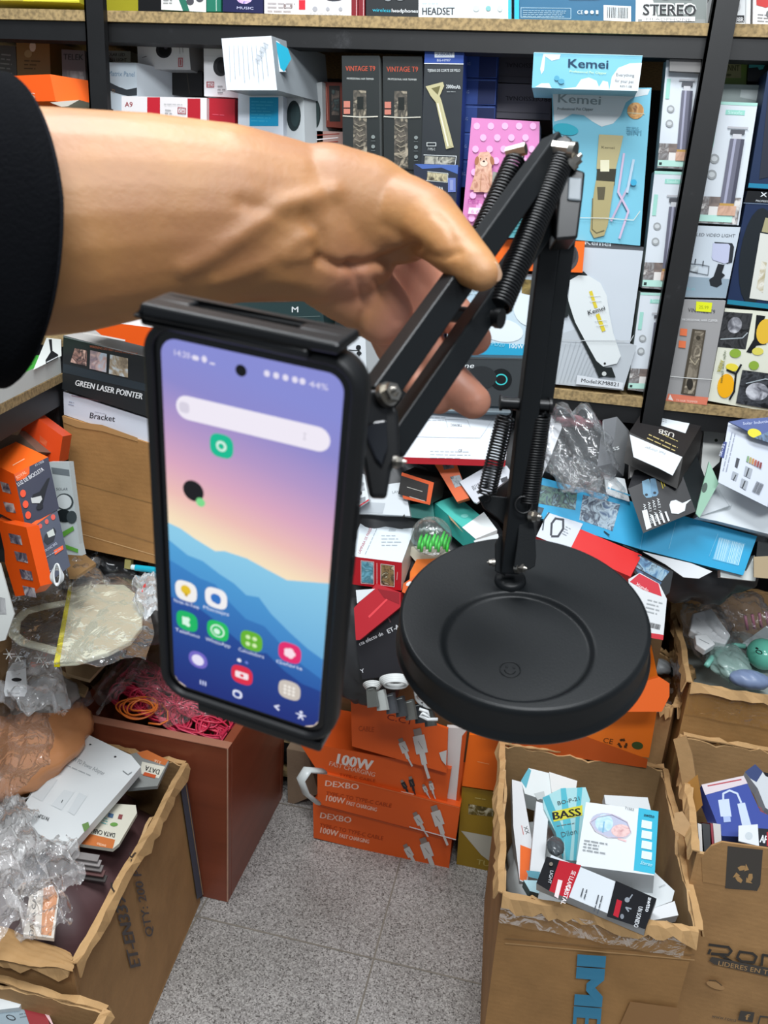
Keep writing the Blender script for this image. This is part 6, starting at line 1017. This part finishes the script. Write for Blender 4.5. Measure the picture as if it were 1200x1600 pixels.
pbox('cable_pack', 'white and orange cable pack in a milky bag in the lower left carton', [46, 1400, 66, 1388, 84, 1384, 92, 1400, 84, 1466, 36, 1460], 0, .006, 'd8cfc4', [('p', 'cc8a5c', [68, 1388, 84, 1384, 90, 1400, 80, 1462, 64, 1460]), ('t', '5a5a5c', 'DATA CAB', 52, 1462, 58, 1396, 7, 2)], n=(0, -.1, 1), at=PZ(60, 1420, .325), cat='pack', group=GA)
film('plastic_bag', 'milky bag around the white and orange cable pack', [34, 1385, 100, 1372, 118, 1440, 30, 1480], .340, .007, 'film', 'e8e4e0')
bag('pouch', 'wine red pouch lining the bottom of the lower left carton', (-.64, .86, .21), (np.array([.12, 0, 0]), np.array([0, .18, 0]), np.array([0, 0, .07])), 'rubber', '54393a', .12, 45, 'bag')
film('card_sheet', 'folded kraft flap across the front of the lower left carton', [-20, 1440, 112, 1490, 116, 1518, -20, 1500], .306, .0015, 'carton', 'b08a5c', 'card', 8)
# carton at the bottom left corner
zq = .265
q0 = PZ(0, 1536, zq); q1 = PZ(178, 1560, zq); q1[1] = q0[1]
openbox('carton', 'smaller kraft carton cut off at the bottom left corner, with printed packs inside', [(q0[0]-.16, q0[1]-.22, zq), (q1[0], q0[1]-.22, zq), (q1[0], q0[1], zq), (q0[0]-.16, q0[1], zq)], 0, '9a764c', jag=.004, seed=9, wob_=.001)
pbox('product_box', 'grey-blue box with an oval black logo in the bottom left carton', [-20, 1582, 50, 1570, 68, 1580, 80, 1640, -20, 1640], 0, .03, '8c9aa2', [('o', '2a2e32', 17, 1590, 8, 4, 20), ('o', '8c9aa2', 17, 1590, 6, 2.5, 20), ('f', '6a767c', 30, 1584, 52, 1580, 2, 5)], n=(0, -.1, 1), at=PZ(20, 1590, .235))
pbox('product_box', 'white torn box on the grey-blue one in the bottom left carton', [-20, 1544, 26, 1548, 36, 1564, 30, 1574, -20, 1580], 0, .02, 'd4d8d8', [('l', '8c9090', 1, [4, 1558, 8, 1550, 16, 1557])], n=(0, -.2, 1), at=PZ(10, 1560, .245))
pbox('product_box', 'dark red and pink folded box in the bottom left carton', [30, 1548, 52, 1553, 62, 1572, 70, 1576, 90, 1640, 60, 1640, 36, 1572], 0, .01, '8c2c30', [('p', 'd8b4b4', [51, 1553, 70, 1558, 74, 1580, 92, 1620, 80, 1600, 62, 1572])], n=(0, -.1, 1), at=PZ(50, 1570, .238))
bag('pouch', 'dark brown pouch under the packs of the bottom left carton', (q1[0]-.12, q0[1]-.10, .13), (np.array([.09, 0, 0]), np.array([0, .09, 0]), np.array([0, 0, .08])), 'rubber', '3a302c', .1, 46, 'bag')
# ================================================================ ORANGE CABLE BOXES ON THE FLOOR
GO = 'orange cable boxes stacked on the floor'; YO = 1.29
def plug(x, y, s, col='c8c4c0', a=20):
    """printed cable plug: metal tip, body and strain relief"""
    t = math.radians(a); f = lambda u, v: (x+s*(u*math.cos(t)+v*math.sin(t)*1), y+s*(-u*math.sin(t)+v*math.cos(t)))
    P4 = lambda u0, v0, u1, v1: [c for u, v in ((u0, v0), (u1, v0), (u1, v1), (u0, v1)) for c in f(u, v)]
    return [('p', '8c7c74', P4(-.28, -1, .28, -.5)), ('p', col, P4(-.42, -.5, .42, .8)), ('l', '7a6c64', .8, [*f(-.1, -.1), *f(.1, .5)]), ('p', col, P4(-.2, .8, .2, 1.6)), ('l', col, s*.2, [*f(0, 1.5), *f(.1, 2.6)])]
def cab(lab, q, Y, d, art, **k): return fbox('cable_box', lab, 'box', q, d, 'dd5a1a', art, Y, group=GO, side='d2521a', **k)
cab('orange 100W cable box at the bottom of the stack, on the floor', [489, 1254, 706, 1311, 701, 1360, 490, 1309], YO, .13, [('t', 'f0c8b4', 'DEXBO', 500, 1278, 548, 1286, 9, 3), ('t', 'a83c14', 'TYPE-C TO TYPE-C CABLE', 499, 1292, 598, 1313, 6, 2), ('t', 'f0c4ae', '100W', 500, 1301, 527, 1307, 9, 3), ('t', 'f0c4ae', 'FAST CHARGING', 530, 1308, 576, 1318, 6, 3)]+plug(638, 1330, 12, a=28)+plug(666, 1326, 18, a=20)+[('l', 'e87a44', .8, [490, 1256, 704, 1313])])
cab('orange 100W cable box second from the floor, with a white tube end', [496, 1206, 719, 1261, 712, 1313, 496, 1256], YO-.012, .14, [('t', 'f0c8b4', 'DEXBO', 508, 1228, 560, 1234, 9, 3), ('t', 'a83c14', 'TYPE-C TO TYPE-C CABLE', 509, 1242, 611, 1262, 6, 2), ('t', 'f0c4ae', '100W', 509, 1251, 538, 1256, 9, 3), ('t', 'f0c4ae', 'FAST CHARGING', 541, 1257, 588, 1268, 6, 3)]+plug(653, 1280, 12, a=28)+plug(683, 1276, 18, a=18)+[('l', 'e8804c', .8, [497, 1207, 717, 1262]), ('l', 'e0e0e0', 1.4, [640, 1292, 712, 1312])])
cab('orange 100W cable box third from the floor, half behind the phone', [466, 1158, 705, 1202, 697, 1257, 497, 1206], YO-.006, .13, [('t', 'e8dcd4', '100W', 526, 1193, 580, 1204, 16, 5), ('t', 'e8b8a0', 'FAST CHARGING', 514, 1196, 585, 1214, 7, 2), ('t', 'a83c14', 'TYPE-C CABLE', 530, 1212, 586, 1222, 4, 1)]+plug(631, 1226, 8, '2c2a2c', 28)+plug(643, 1222, 9, '2c2a2c', 15)+plug(664, 1232, 7, a=25)+plug(674, 1228, 8, a=15)+[('l', 'e8c4b0', 2, [627, 1237, 646, 1241])])
cab('open orange cable box on top of the stack, marked C.C1 by hand', [548, 1088, 700, 1139, 698, 1208, 550, 1166], YO-.02, .006, [('t', '7c1c14', 'C.C1', 604, 1124, 640, 1132, 9, 1), ('t', 'b8481c', 'CABLE', 560, 1142, 584, 1144, 8, 2)]+plug(630, 1166, 13, a=22)+plug(656, 1160, 22, a=12)+[('p', 'c8c4c0', [686, 1176, 698, 1172, 697, 1196, 690, 1188])])
for nm, lb, q, Y, d, c in (('box_flap', 'white inner flap of the open orange cable box', [698, 1137, 730, 1138, 714, 1262, 697, 1256], YO+.004, .01, 'd8d0cc'),):
    fbox(nm, lb, 'box', q, d, c, [('p', 'c8501c', [722, 1150, 730, 1140, 716, 1258, 712, 1256])], Y, group=GO)
m = MB(); m.tube([P(*x) for x in ((505, 1205, 1.40), (480, 1203, 1.36), (470, 1218, 1.355), (478, 1240, 1.37), (496, 1254, 1.39))], .010, M('c8ccca', 'plastic'), 12, flat=.4); m.build('rolled_card', label='white rolled card sticking out left of the orange boxes', cat='card')
fbox('product_box', 'bright orange box right of the cable box stack', 'box', [733, 1148, 800, 1152, 790, 1238, 722, 1228], .12, 'ee6a10', [('l', 'f4a468', 1, [746, 1190, 764, 1194])], 1.30)
fbox('product_box', 'olive gold box under the bright orange one, with a white triangle', 'box', [722, 1229, 790, 1240, 784, 1372, 713, 1354], .12, '9c7c1c', [('p', 'c8c4b4', [720, 1298, 784, 1310, 784, 1360, 752, 1336]), ('i', '2c2814:6a5818:d8d0b0', [732, 1256, 772, 1264, 770, 1276, 732, 1272]), ('t', 'c8b468', 'TU', 744, 1350, 764, 1354, 8, 2), ('f', 'c8b468', 742, 1246, 768, 1250, 1, 4)], 1.305)
# pouches and cables in the open orange box
for i in range(7):
    x, y = 572+i*15, 1082+i*5
    pbox('cable_pouch', 'grey zip pouch standing in the open orange box, '+['first from the phone', 'second from the phone', 'third from the phone', 'fourth from the phone', 'fifth from the phone', 'sixth from the phone', 'nearest the stand base'][i], [x, y-6, x+12, y-10, x+18, y+22, x+2, y+24], 0, .008, ['5a5c58', 'a8aca8', '44464a', '3a3c3e', '5a5a56', '2c2e30', '4a4c48'][i], [('l', 'b8bcb8', .8, [x+3, y-4, x+11, y-6])], n=(-.4, -1, .5), at=P(x, y, 1.36+.004*i), kind='plastic', cat='pouch', group='zip pouches in the open orange box')
def coil(label, x, y, t, rx, ry, n, r=.0022, col='d4d6d4', an=0.):
    m = MB()
    for k in range(n):
        q = []
        for j in range(30):
            a = 2*math.pi*j/30; ex, ey = (rx-k*1.6)*math.cos(a), (ry-k*.6)*math.sin(a)+k*2.0; q.append(P(x+ex*math.cos(an)-ey*math.sin(an), y+ex*math.sin(an)+ey*math.cos(an), t-.002*k+.012*math.sin(a)))
        m.tube(q, r, M(col, 'plastic'), 6, closed=True)
    m.build('cable_coil', label=label, cat='cable')
coil('thick white cable coil behind the open orange box', 618, 1062, 1.36, 24, 8, 5); coil('white cable coil half under the stand base', 668, 1090, 1.37, 22, 10, 4, an=.5); coil('thin white cable coil by the phone edge above the pouches', 582, 1070, 1.37, 14, 6, 4, .0015)
m = MB(); m.tube([P(x, y, 1.34) for x, y in ((655, 1108), (668, 1112), (672, 1120), (660, 1114), (656, 1118), (668, 1124), (684, 1124))], .003, M('e0e2e2', 'plastic'), 8); m.build('cable_end', label='white plug end curling over the rim of the open orange box', cat='cable')
# ================================================================ ORANGE CE BOX BEHIND THE BASE
fbox('carton', 'big orange box with CE and recycling marks under the stand base', 'carton', [770, 1075, 1032, 1078, 1014, 1184, 770, 1150], .16, 'e4701c', [('p', 'b8501c', [800, 1130, 908, 1148, 1012, 1186, 1010, 1200, 800, 1170]), ('t', '4a2c14', 'CE', 942, 1160, 957, 1163, 8, 1), ('r', '4a2c14', 973, 1162, 7.5, .1), ('o', '3a4a24', 996, 1165, 9, 6, 10)], 1.235, kind='card')
film('plastic_bag', 'clear film slack over the big orange box', [960, 1080, 1050, 1070, 1045, 1110, 960, 1118], .44, .004)
tq = [PZ(x, y, .44) for x, y in ((955, 1080), (1052, 1108), (1080, 1048), (1000, 1000))]
openbox('carton', 'torn little carton with grey gadgets right of the stand base', tq, .30, 'a88258', jag=.006, seed=12, wob_=.001)
bag('gadget', 'silver-grey gadget in the torn little carton', PZ(1022, 1040, .425), (np.array([.035, 0, 0]), np.array([0, .02, 0]), np.array([0, 0, .014])), 'plastic', 'a4a8aa', .1, 51, 'gadget')
bag('gadget', 'black gadget in the torn little carton', PZ(1058, 1048, .42), (np.array([.018, 0, 0]), np.array([0, .03, 0]), np.array([0, 0, .014])), 'gloss', '1c1e20', .1, 52, 'gadget')
pbox('product_box', 'orange flap box in front of the torn little carton', [960, 1078, 1030, 1058, 1046, 1068, 1046, 1088, 1034, 1112, 950, 1112], 0, .02, 'd85c18', (), n=(0, -1, .4), at=PY(1000, 1085, 1.19))
# ================================================================ UPPER RIGHT CARTON
zu = .50
tu = [(.303, 1.285, zu), (.70, 1.275, zu), (.70, 1.74, zu), (.318, 1.745, zu)]
openbox('carton', 'large taped kraft carton at the right edge, full of bagged toys and gadgets', tu, 0, 'a8804f', jag=.004, seed=5, tape=[(0, .05, 0, 1, .004), (3, .05, 0, 1, .004)], wob_=.003)
pbox('plastic_pack', 'grey gadget pack in a clear bag in the taped carton', [1082, 958, 1112, 950, 1142, 992, 1134, 1006, 1108, 1000, 1078, 984], 0, .02, 'd8dadb', (), n=(0, -.4, 1), at=PZ(1110, 980, .53), cat='pack', kind='plastic', bevel=.003)
pbox('plastic_pack', 'white charger plugs in a clear bag in the taped carton', [1086, 992, 1104, 990, 1118, 1006, 1102, 1016, 1088, 1006], 0, .015, 'dcdede', [('l', '8a8e90', 1, [1092, 998, 1108, 1006])], n=(0, -.4, 1), at=PZ(1100, 1000, .54), cat='pack', kind='plastic', bevel=.002)
bag('plastic_bag', 'tall clear bag of white chargers at the left rim of the taped carton', PZ(1104, 985, .50), (np.array([.045, 0, 0]), np.array([0, .07, 0]), np.array([0, 0, .04])), 'film', 'd8dce0', .3, 61)
bag('plastic_bag', 'clear bag of pink sticks at the back of the taped carton', PZ(1165, 968, .50), (np.array([.06, 0, 0]), np.array([0, .07, 0]), np.array([0, 0, .04])), 'film', 'e0dce0', .3, 62)
for i in range(4):
    m = MB(); m.tube([PZ(1164+i*11, 962-i*2, .52), PZ(1168+i*11, 984-i*2, .49)], .003, M('c87890', 'plastic'), 8); m.build('pink_stick', label='pink stick in the clear bag in the taped carton', cat='stick', group='pink sticks in the taped carton')
zpoly([1160, 1005, 1215, 965, 1215, 1000, 1172, 1012], .49, .003, M('c4d4d4', 'plastic'), 'pale_card', None, 0, label='pale blue card leaning in the taped carton', cat='card')
toy = empty('mint_toy', PZ(1190, 1020, .47), 'round mint green toy with a small black face in the taped carton', 'toy')
m = MB(); m.ell(PZ(1192, 1022, .50), (np.array([.028, 0, 0]), np.array([0, .034, 0]), np.array([0, 0, .028])), M('6cc4ac', 'gloss'), 28, 18); m.build('body', toy)
m = MB(); c = PZ(1185, 1018, .527); m.tube([c+np.array([.005*math.cos(t), .007*math.sin(t)-.004, .001]) for t in [2*math.pi*k/14 for k in range(14)]], .0009, M('1c2a28', 'plastic'), 5, closed=True); m.ell(c+np.array([0, .012, 0]), (np.array([.003, 0, 0]), np.array([0, .004, 0]), np.array([0, 0, .001])), M('1c2a28', 'plastic'), 10, 6); m.build('printed_face', toy)
m = MB(); m.tube([PZ(x, y, .495) for x, y in ((1104, 1040), (1112, 1028), (1128, 1014), (1146, 1008), (1164, 1010))], .005, M('84c8b8', 'plastic'), 10); m.build('mint_hoop', label='mint green hoop handle in the clear bag of the taped carton', cat='handle')
bag('plastic_bag', 'clear bag with a mint print in front of the mint toy', PZ(1140, 1035, .49), (np.array([.035, 0, 0]), np.array([0, .05, 0]), np.array([0, 0, .02])), 'milky', 'b4d4cc', .2, 63)
bag('hair_dryer', 'slate blue rounded gadget in a bag at the front of the taped carton', PZ(1172, 1062, .49), (np.array([.034, .0, 0]), np.array([0, .02, 0]), np.array([0, .0, .016])), 'plastic', '7c8cac', .05, 64, 'gadget')
bag('pouch', 'pale bagged goods lining the bottom of the taped carton', (.50, 1.50, .38), (np.array([.17, 0, 0]), np.array([0, .2, 0]), np.array([0, 0, .09])), 'plastic', 'a8b0ac', .1, 65, 'bag')
# ================================================================ LOGO CARTON, LOWER RIGHT
zo = .41
to = [(.287, .975, zo), (.66, .968, zo), (.66, 1.262, zo), (.305, 1.262, zo)]
RC = openbox('carton', 'kraft carton at the lower right with a black brand line and recycling mark', to, 0, 'a98256', jag=.008, seed=6, lip=(1, 2, 3), wob_=.0015, arts=[(0, [
    ('l', '3c3834', 4, [1108, 1476, 1138, 1480, 1143, 1486, 1138, 1492, 1112, 1490]), ('l', '3c3834', 4, [1126, 1492, 1144, 1503]), ('l', '3c3834', 4, [1110, 1484, 1107, 1490]),
    ('l', '3c3834', 4, [1156, 1487, 1176, 1490, 1182, 1495, 1178, 1504, 1158, 1502, 1152, 1496, 1156, 1487]), ('l', '3c3834', 4, [1190, 1508, 1192, 1492, 1215, 1496]),
    ('p', '4a4540', [1112, 1495, 1215, 1515, 1215, 1529, 1116, 1507, 1108, 1501]), ('t', 'b8905f', 'LIDERES EN TEC', 1122, 1508, 1215, 1526, 7, 2),
    ('p', '4a4540', [1157, 1579, 1179, 1582, 1176, 1598, 1153, 1594]), ('t', 'b8905f', 'f', 1164, 1593, 1171, 1594, 9, 3), ('l', '4a4540', 2.4, [1188, 1588, 1205, 1590, 1203, 1604, 1184, 1602, 1188, 1588]), ('t', '5a5046', 'www.roma', 1112, 1590, 1150, 1597, 6, 1),
    ('o', 'b48c5e', 1118, 1540, 15, 5, 20), ('l', '5a4a34', 1.4, [1108, 1532, 1118, 1532, 1128, 1540])])])
fp_ = np.array([.287, .9735, .41])
pbox('front_flap', 'upper front edge with the dark recycling mark', [1096, 1340, 1112, 1322, 1128, 1316, 1215, 1328, 1215, 1400, 1098, 1378], 0, .003, 'a98256', [('p', '4a4540', [1137, 1322, 1192, 1328, 1188, 1382, 1183, 1392, 1133, 1388])]+[('r', 'b8905f', 1162, 1367, 14, .1)], n=(0, -1, 0), at=fp_, parent=RC, kind='carton')
pbox('card_flap', 'torn brown carton flap standing up left of the blue cable box', [1052, 1156, 1072, 1150, 1082, 1180, 1094, 1262, 1080, 1278, 1076, 1274, 1066, 1225, 1058, 1180], 0, .005, 'a8845a', [('p', 'a8783c', [1072, 1225, 1090, 1210, 1098, 1258, 1080, 1278])], n=(-.3, -1, .25), at=PY(1070, 1210, 1.13), cat='card', kind='carton')
pbox('card_flap', 'torn crumpled edge piece where the two right cartons meet', [1054, 1270, 1066, 1268, 1080, 1290, 1090, 1320, 1082, 1326, 1068, 1306, 1052, 1296], 0, .006, 'b8946a', (), n=(-.3, -1, .6), at=PY(1070, 1300, 1.02), cat='card', kind='carton')
pbox('cable_box', 'blue box showing a white adapter cable in the lower right carton', [1096, 1226, 1162, 1212, 1188, 1268, 1215, 1280, 1215, 1310, 1128, 1306], 0, .03, '40509a', [('p', 'd4c8cc', [1096, 1226, 1162, 1212, 1168, 1224, 1102, 1242]), ('l', 'b04c54', 2, [1106, 1228, 1158, 1218]), ('p', 'c4d0ec', [1122, 1250, 1139, 1248, 1143, 1276, 1126, 1276]), ('p', 'a8b8dc', [1130, 1276, 1141, 1275, 1142, 1284, 1131, 1285]), ('l', 'c4d0ec', 3, [1130, 1250, 1130, 1240, 1140, 1235, 1152, 1240, 1158, 1254]), ('p', 'c4d0ec', [1152, 1256, 1164, 1254, 1174, 1290, 1160, 1292])], n=(0, -.35, 1), at=PZ(1130, 1260, .40))
pbox('product_box', 'white card with a dark logo on the blue cable box', [1154, 1290, 1184, 1288, 1186, 1322, 1154, 1314], 0, .002, 'd8dce0', [('o', 'c0c8cc', 1170, 1306, 6, 6)], n=(0, -.35, 1), at=PZ(1170, 1305, .415))
pbox('product_box', 'black and red box corner at the right edge in the lower right carton', [1184, 1294, 1215, 1296, 1215, 1328, 1184, 1322], 0, .02, '24262c', [('t', 'e0e4e8', 'AP', 1187, 1316, 1198, 1318, 12, 3), ('p', 'b02c34', rc(1198, 1300, 1215, 1322))], n=(0, -.35, 1), at=PZ(1195, 1310, .412))
pbox('product_box', 'navy and white folded box top right in the lower right carton', [1164, 1206, 1180, 1194, 1192, 1206, 1215, 1215, 1215, 1275, 1196, 1262, 1184, 1232], 0, .02, 'c8ccd0', [('p', '3c4870', [1164, 1206, 1180, 1194, 1192, 1206, 1182, 1222, 1172, 1216]), ('t', 'a83844', 'Onpus', 1182, 1264, 1204, 1282, 6, 1), ('p', '1c1c20', [1192, 1206, 1215, 1212, 1215, 1222, 1196, 1212])], n=(0, -.4, 1), at=PZ(1190, 1230, .405))
for i, (x, c) in enumerate(((1090, 'd4d0cc'), (1097, '26282a'), (1110, '8c2434'), (1114, 'c8c4c0'))):
    pbox('slim_pack', ['white', 'black', 'dark red', 'grey-white'][i]+' slim pack standing at the left wall of the lower right carton', [x, 1286, x+[6, 12, 4, 12][i], 1288, x+[8, 14, 6, 14][i], 1332, x+4, 1334], 0, .06, c, (), n=(0, -1, .8), at=PZ(1100, 1300, .385), cat='pack', kind='plastic')
bag('pouch', 'blue-grey bagged goods lining the bottom of the lower right carton', (.48, 1.11, .24), (np.array([.15, 0, 0]), np.array([0, .13, 0]), np.array([0, 0, .09])), 'plastic', '5a6478', .08, 71, 'bag')
# ================================================================ CENTRE RIGHT CARTON WITH EARBUD BOXES
za = .35
ta = [(.030, .885, za), (.288, .895, za), (.282, 1.245, za), (.004, 1.232, za)]
openbox('carton', 'tall kraft carton in the right foreground with blue letters and earphone boxes inside', ta, 0, 'a57c4e', jag=.007, seed=8, wob_=.002, tape=[(0, .035, 0, .95, .006)], inside='8f7350', bottom=[(.034, .889, 0), (.284, .899, 0), (.278, 1.24, 0), (.01, 1.228, 0)], arts=[(0, [('t', '3d86a8', 'IMES', 902, 1496, 892, 1640, 46, 10), ('p', '9a7248', [985, 1565, 1060, 1575, 1060, 1620, 965, 1610]), ('l', 'c09868', 1.6, [790, 1474, 1085, 1500]), ('l', '8c6a44', 1.4, [790, 1466, 1085, 1492])])])
GE = 'packs in the tall right foreground carton'
def EB(label, q, z, th, col, art=(), n=(0, -.35, 1), **k): k.setdefault('group', GE); return pbox(k.pop('name', 'product_box'), label, q, 0, th, col, art, n=n, at=PZ(q[0], q[1], z), **k)
bag('pouch', 'pale bagged goods under the earphone boxes', (.15, 1.06, .22), (np.array([.115, 0, 0]), np.array([0, .15, 0]), np.array([0, 0, .085])), 'plastic', 'b4b8b8', .08, 72, 'bag')
EB('white box with a cyan end at the back left of the earphone boxes', [826, 1200, 858, 1208, 866, 1240, 850, 1250, 820, 1240, 814, 1220], .335, .04, 'd8e0e0', [('p', '5ca8b8', [826, 1200, 830, 1204, 822, 1232, 814, 1220]), ('p', 'b8c0c0', [834, 1240, 850, 1236, 852, 1246, 840, 1250])])
EB('plain white box behind the bass earphone pack', [858, 1206, 902, 1220, 898, 1244, 862, 1238], .338, .04, 'd9dcda')
EB('white box edge behind the glossy earbud box', [944, 1242, 1012, 1246, 1017, 1266, 990, 1268, 946, 1256], .338, .02, 'd4dadc')
EB('tall white and orange box along the left wall of the carton', [800, 1218, 815, 1222, 834, 1330, 822, 1380, 812, 1376, 802, 1290], .335, .03, 'd4d6d8', [('p', 'e2661c', [813, 1320, 834, 1328, 822, 1378, 812, 1374]), ('t', '5a5a5c', 'XX', 818, 1292, 822, 1304, 6, 2), ('l', 'b8483c', 1, [815, 1290, 818, 1304])])
EB('narrow white box beside the orange and white one', [838, 1252, 858, 1258, 850, 1360, 840, 1372, 828, 1360], .345, .03, 'd9dcde', [('p', '5a98a8', [822, 1360, 844, 1362, 842, 1374, 826, 1370])])
EB('striped cyan bass earphone pack in shiny film', [848, 1246, 876, 1232, 915, 1230, 922, 1250, 905, 1345, 880, 1344, 868, 1300, 850, 1264], .352, .012, 'a4d0d4', [('p', '4aa4b4', [848, 1246, 858, 1242, 882, 1300, 880, 1344, 868, 1300]), ('p', '52b0c0', [876, 1232, 884, 1231, 894, 1300, 890, 1344, 884, 1344]), ('p', '52b0c0', [902, 1231, 910, 1230, 904, 1300, 900, 1344, 896, 1344]), ('p', 'c8c43c', [863, 1268, 910, 1258, 910, 1274, 865, 1284]), ('t', '15171a', 'BASS', 865, 1281, 908, 1274, 12, 5), ('t', '4a5a5c', 'BO-P-21', 872, 1258, 906, 1250, 6, 2), ('f', '6a7a7c', 870, 1290, 906, 1284, 1, 4), ('t', '4a6a70', 'Dilon', 878, 1308, 902, 1302, 8, 1)], name='earphone_pack', cat='pack', kind='gloss')
bag('gadget', 'dark grey earphone peeking out of the cyan pack', PZ(868, 1322, .345), (np.array([.012, 0, 0]), np.array([0, .018, 0]), np.array([0, 0, .008])), 'gloss', '50565a', .1, 73, 'gadget')
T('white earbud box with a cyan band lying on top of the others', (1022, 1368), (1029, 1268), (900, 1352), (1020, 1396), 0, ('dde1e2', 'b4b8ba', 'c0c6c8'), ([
    ('p', '3fb0cc', [998, 1262, 1029, 1268, 1023, 1366, 990, 1360]), ('o', 'b8bcd0', 954, 1290, 32, 18, 18), ('o', 'a8d0e0:c8e0ec:90b8d0', 944, 1286, 14, 14), ('o', 'd8b0b0:e8c8c4:c89898', 970, 1298, 15, 10), ('l', 'e8c0c0', 3, [966, 1310, 978, 1314]), ('l', '7cb0cc', 2, [944, 1284, 942, 1300])]+[('p', 'd8ecf0', [1003, 1281+i*16, 1019, 1284+i*16, 1018, 1296+i*16, 1002, 1293+i*16]) for i in range(4)]+[('t', '23282c', 'awtto', 1006, 1275, 1022, 1278, 5, 2), ('t', '6a6e72', 'T1503', 976, 1264, 990, 1267, 4, 1), ('t', 'b8e4ec', 'Stereo', 1000, 1350, 1018, 1354, 6, 1, .3), ('f', '8c9296', 913, 1312, 950, 1318, 4, 5), ('l', 'c8b8c8', 1, [922, 1284, 934, 1276, 956, 1272, 980, 1284, 986, 1300, 978, 1308, 950, 1308, 930, 1298, 922, 1284])], (), ()), t0=float((PZ(1022, 1368, .372)-CAM)@CF), dep=(.085, .0, .02), group=GE)
EB('white box half under the glossy earbud box at the right', [1020, 1360, 1054, 1392, 1050, 1408, 1018, 1420, 990, 1400, 1000, 1384], .345, .03, 'cfd4d6', [('t', '8a9092', 'awtto', 1030, 1388, 1040, 1384, 4, 1), ('i', '8a8e90:d4d8da', [968, 1370, 1000, 1376, 996, 1386, 966, 1378])])
EB('white rounded box in the front right corner of the tall carton', [1018, 1420, 1054, 1408, 1060, 1430, 1010, 1440], .335, .02, 'd8dadc')
T('long black, red and white earphone box lying along the front rim', (1008, 1452), (838, 1380), (1026, 1404), (1006, 1462), 0, ('d3d9de', '15161a', 'a8acae'), ((
    ('p', '18191d', [838, 1380, 854, 1338, 874, 1344, 858, 1392]), ('p', 'b41e2c', [858, 1392, 874, 1344, 908, 1352, 888, 1404]), ('t', 'e8e0e0', 'SE LLAMA', 894, 1360, 882, 1390, 7, 2), ('t', 'f4ecec', 'CRISTAL', 886, 1382, 876, 1412, 7, 3), ('p', 'e8d8d8', [872, 1374, 879, 1376, 872, 1404, 866, 1400]), ('p', '18191d', [948, 1432, 962, 1376, 1026, 1404, 1008, 1452]), ('p', 'b02030', [964, 1405, 972, 1408, 966, 1434, 958, 1430]), ('t', 'e0e4e8', 'awtto', 1013, 1402, 1008, 1424, 7, 3), ('t', 'd8dce0', 'UN SONIDO', 998, 1416, 990, 1448, 7, 2), ('o', '8a9098', 980, 1406, 4, 4), ('l', '8a9098', 2, [988, 1398, 984, 1404]), ('l', '8a9098', 2.4, [982, 1424, 978, 1418, 986, 1420]), ('o', '7a8088', 972, 1432, 3, 4), ('f', '4a4e54', 918, 1390, 912, 1410, 2, 6), ('f', '4a4e54', 942, 1400, 934, 1430, 2, 6), ('t', 'd0d4d8', 'LIGHT', 860, 1360, 856, 1380, 5, 2), ('o', '7c7468', 861, 1350, 3, 3)), (), ()), t0=float((PZ(1008, 1452, .36)-CAM)@CF), dep=(.03, .04, .012), group=GE)
EB('pale cyan pack in the front left corner of the tall carton', [818, 1375, 846, 1376, 842, 1396, 828, 1392], .34, .02, 'a8ccd4')
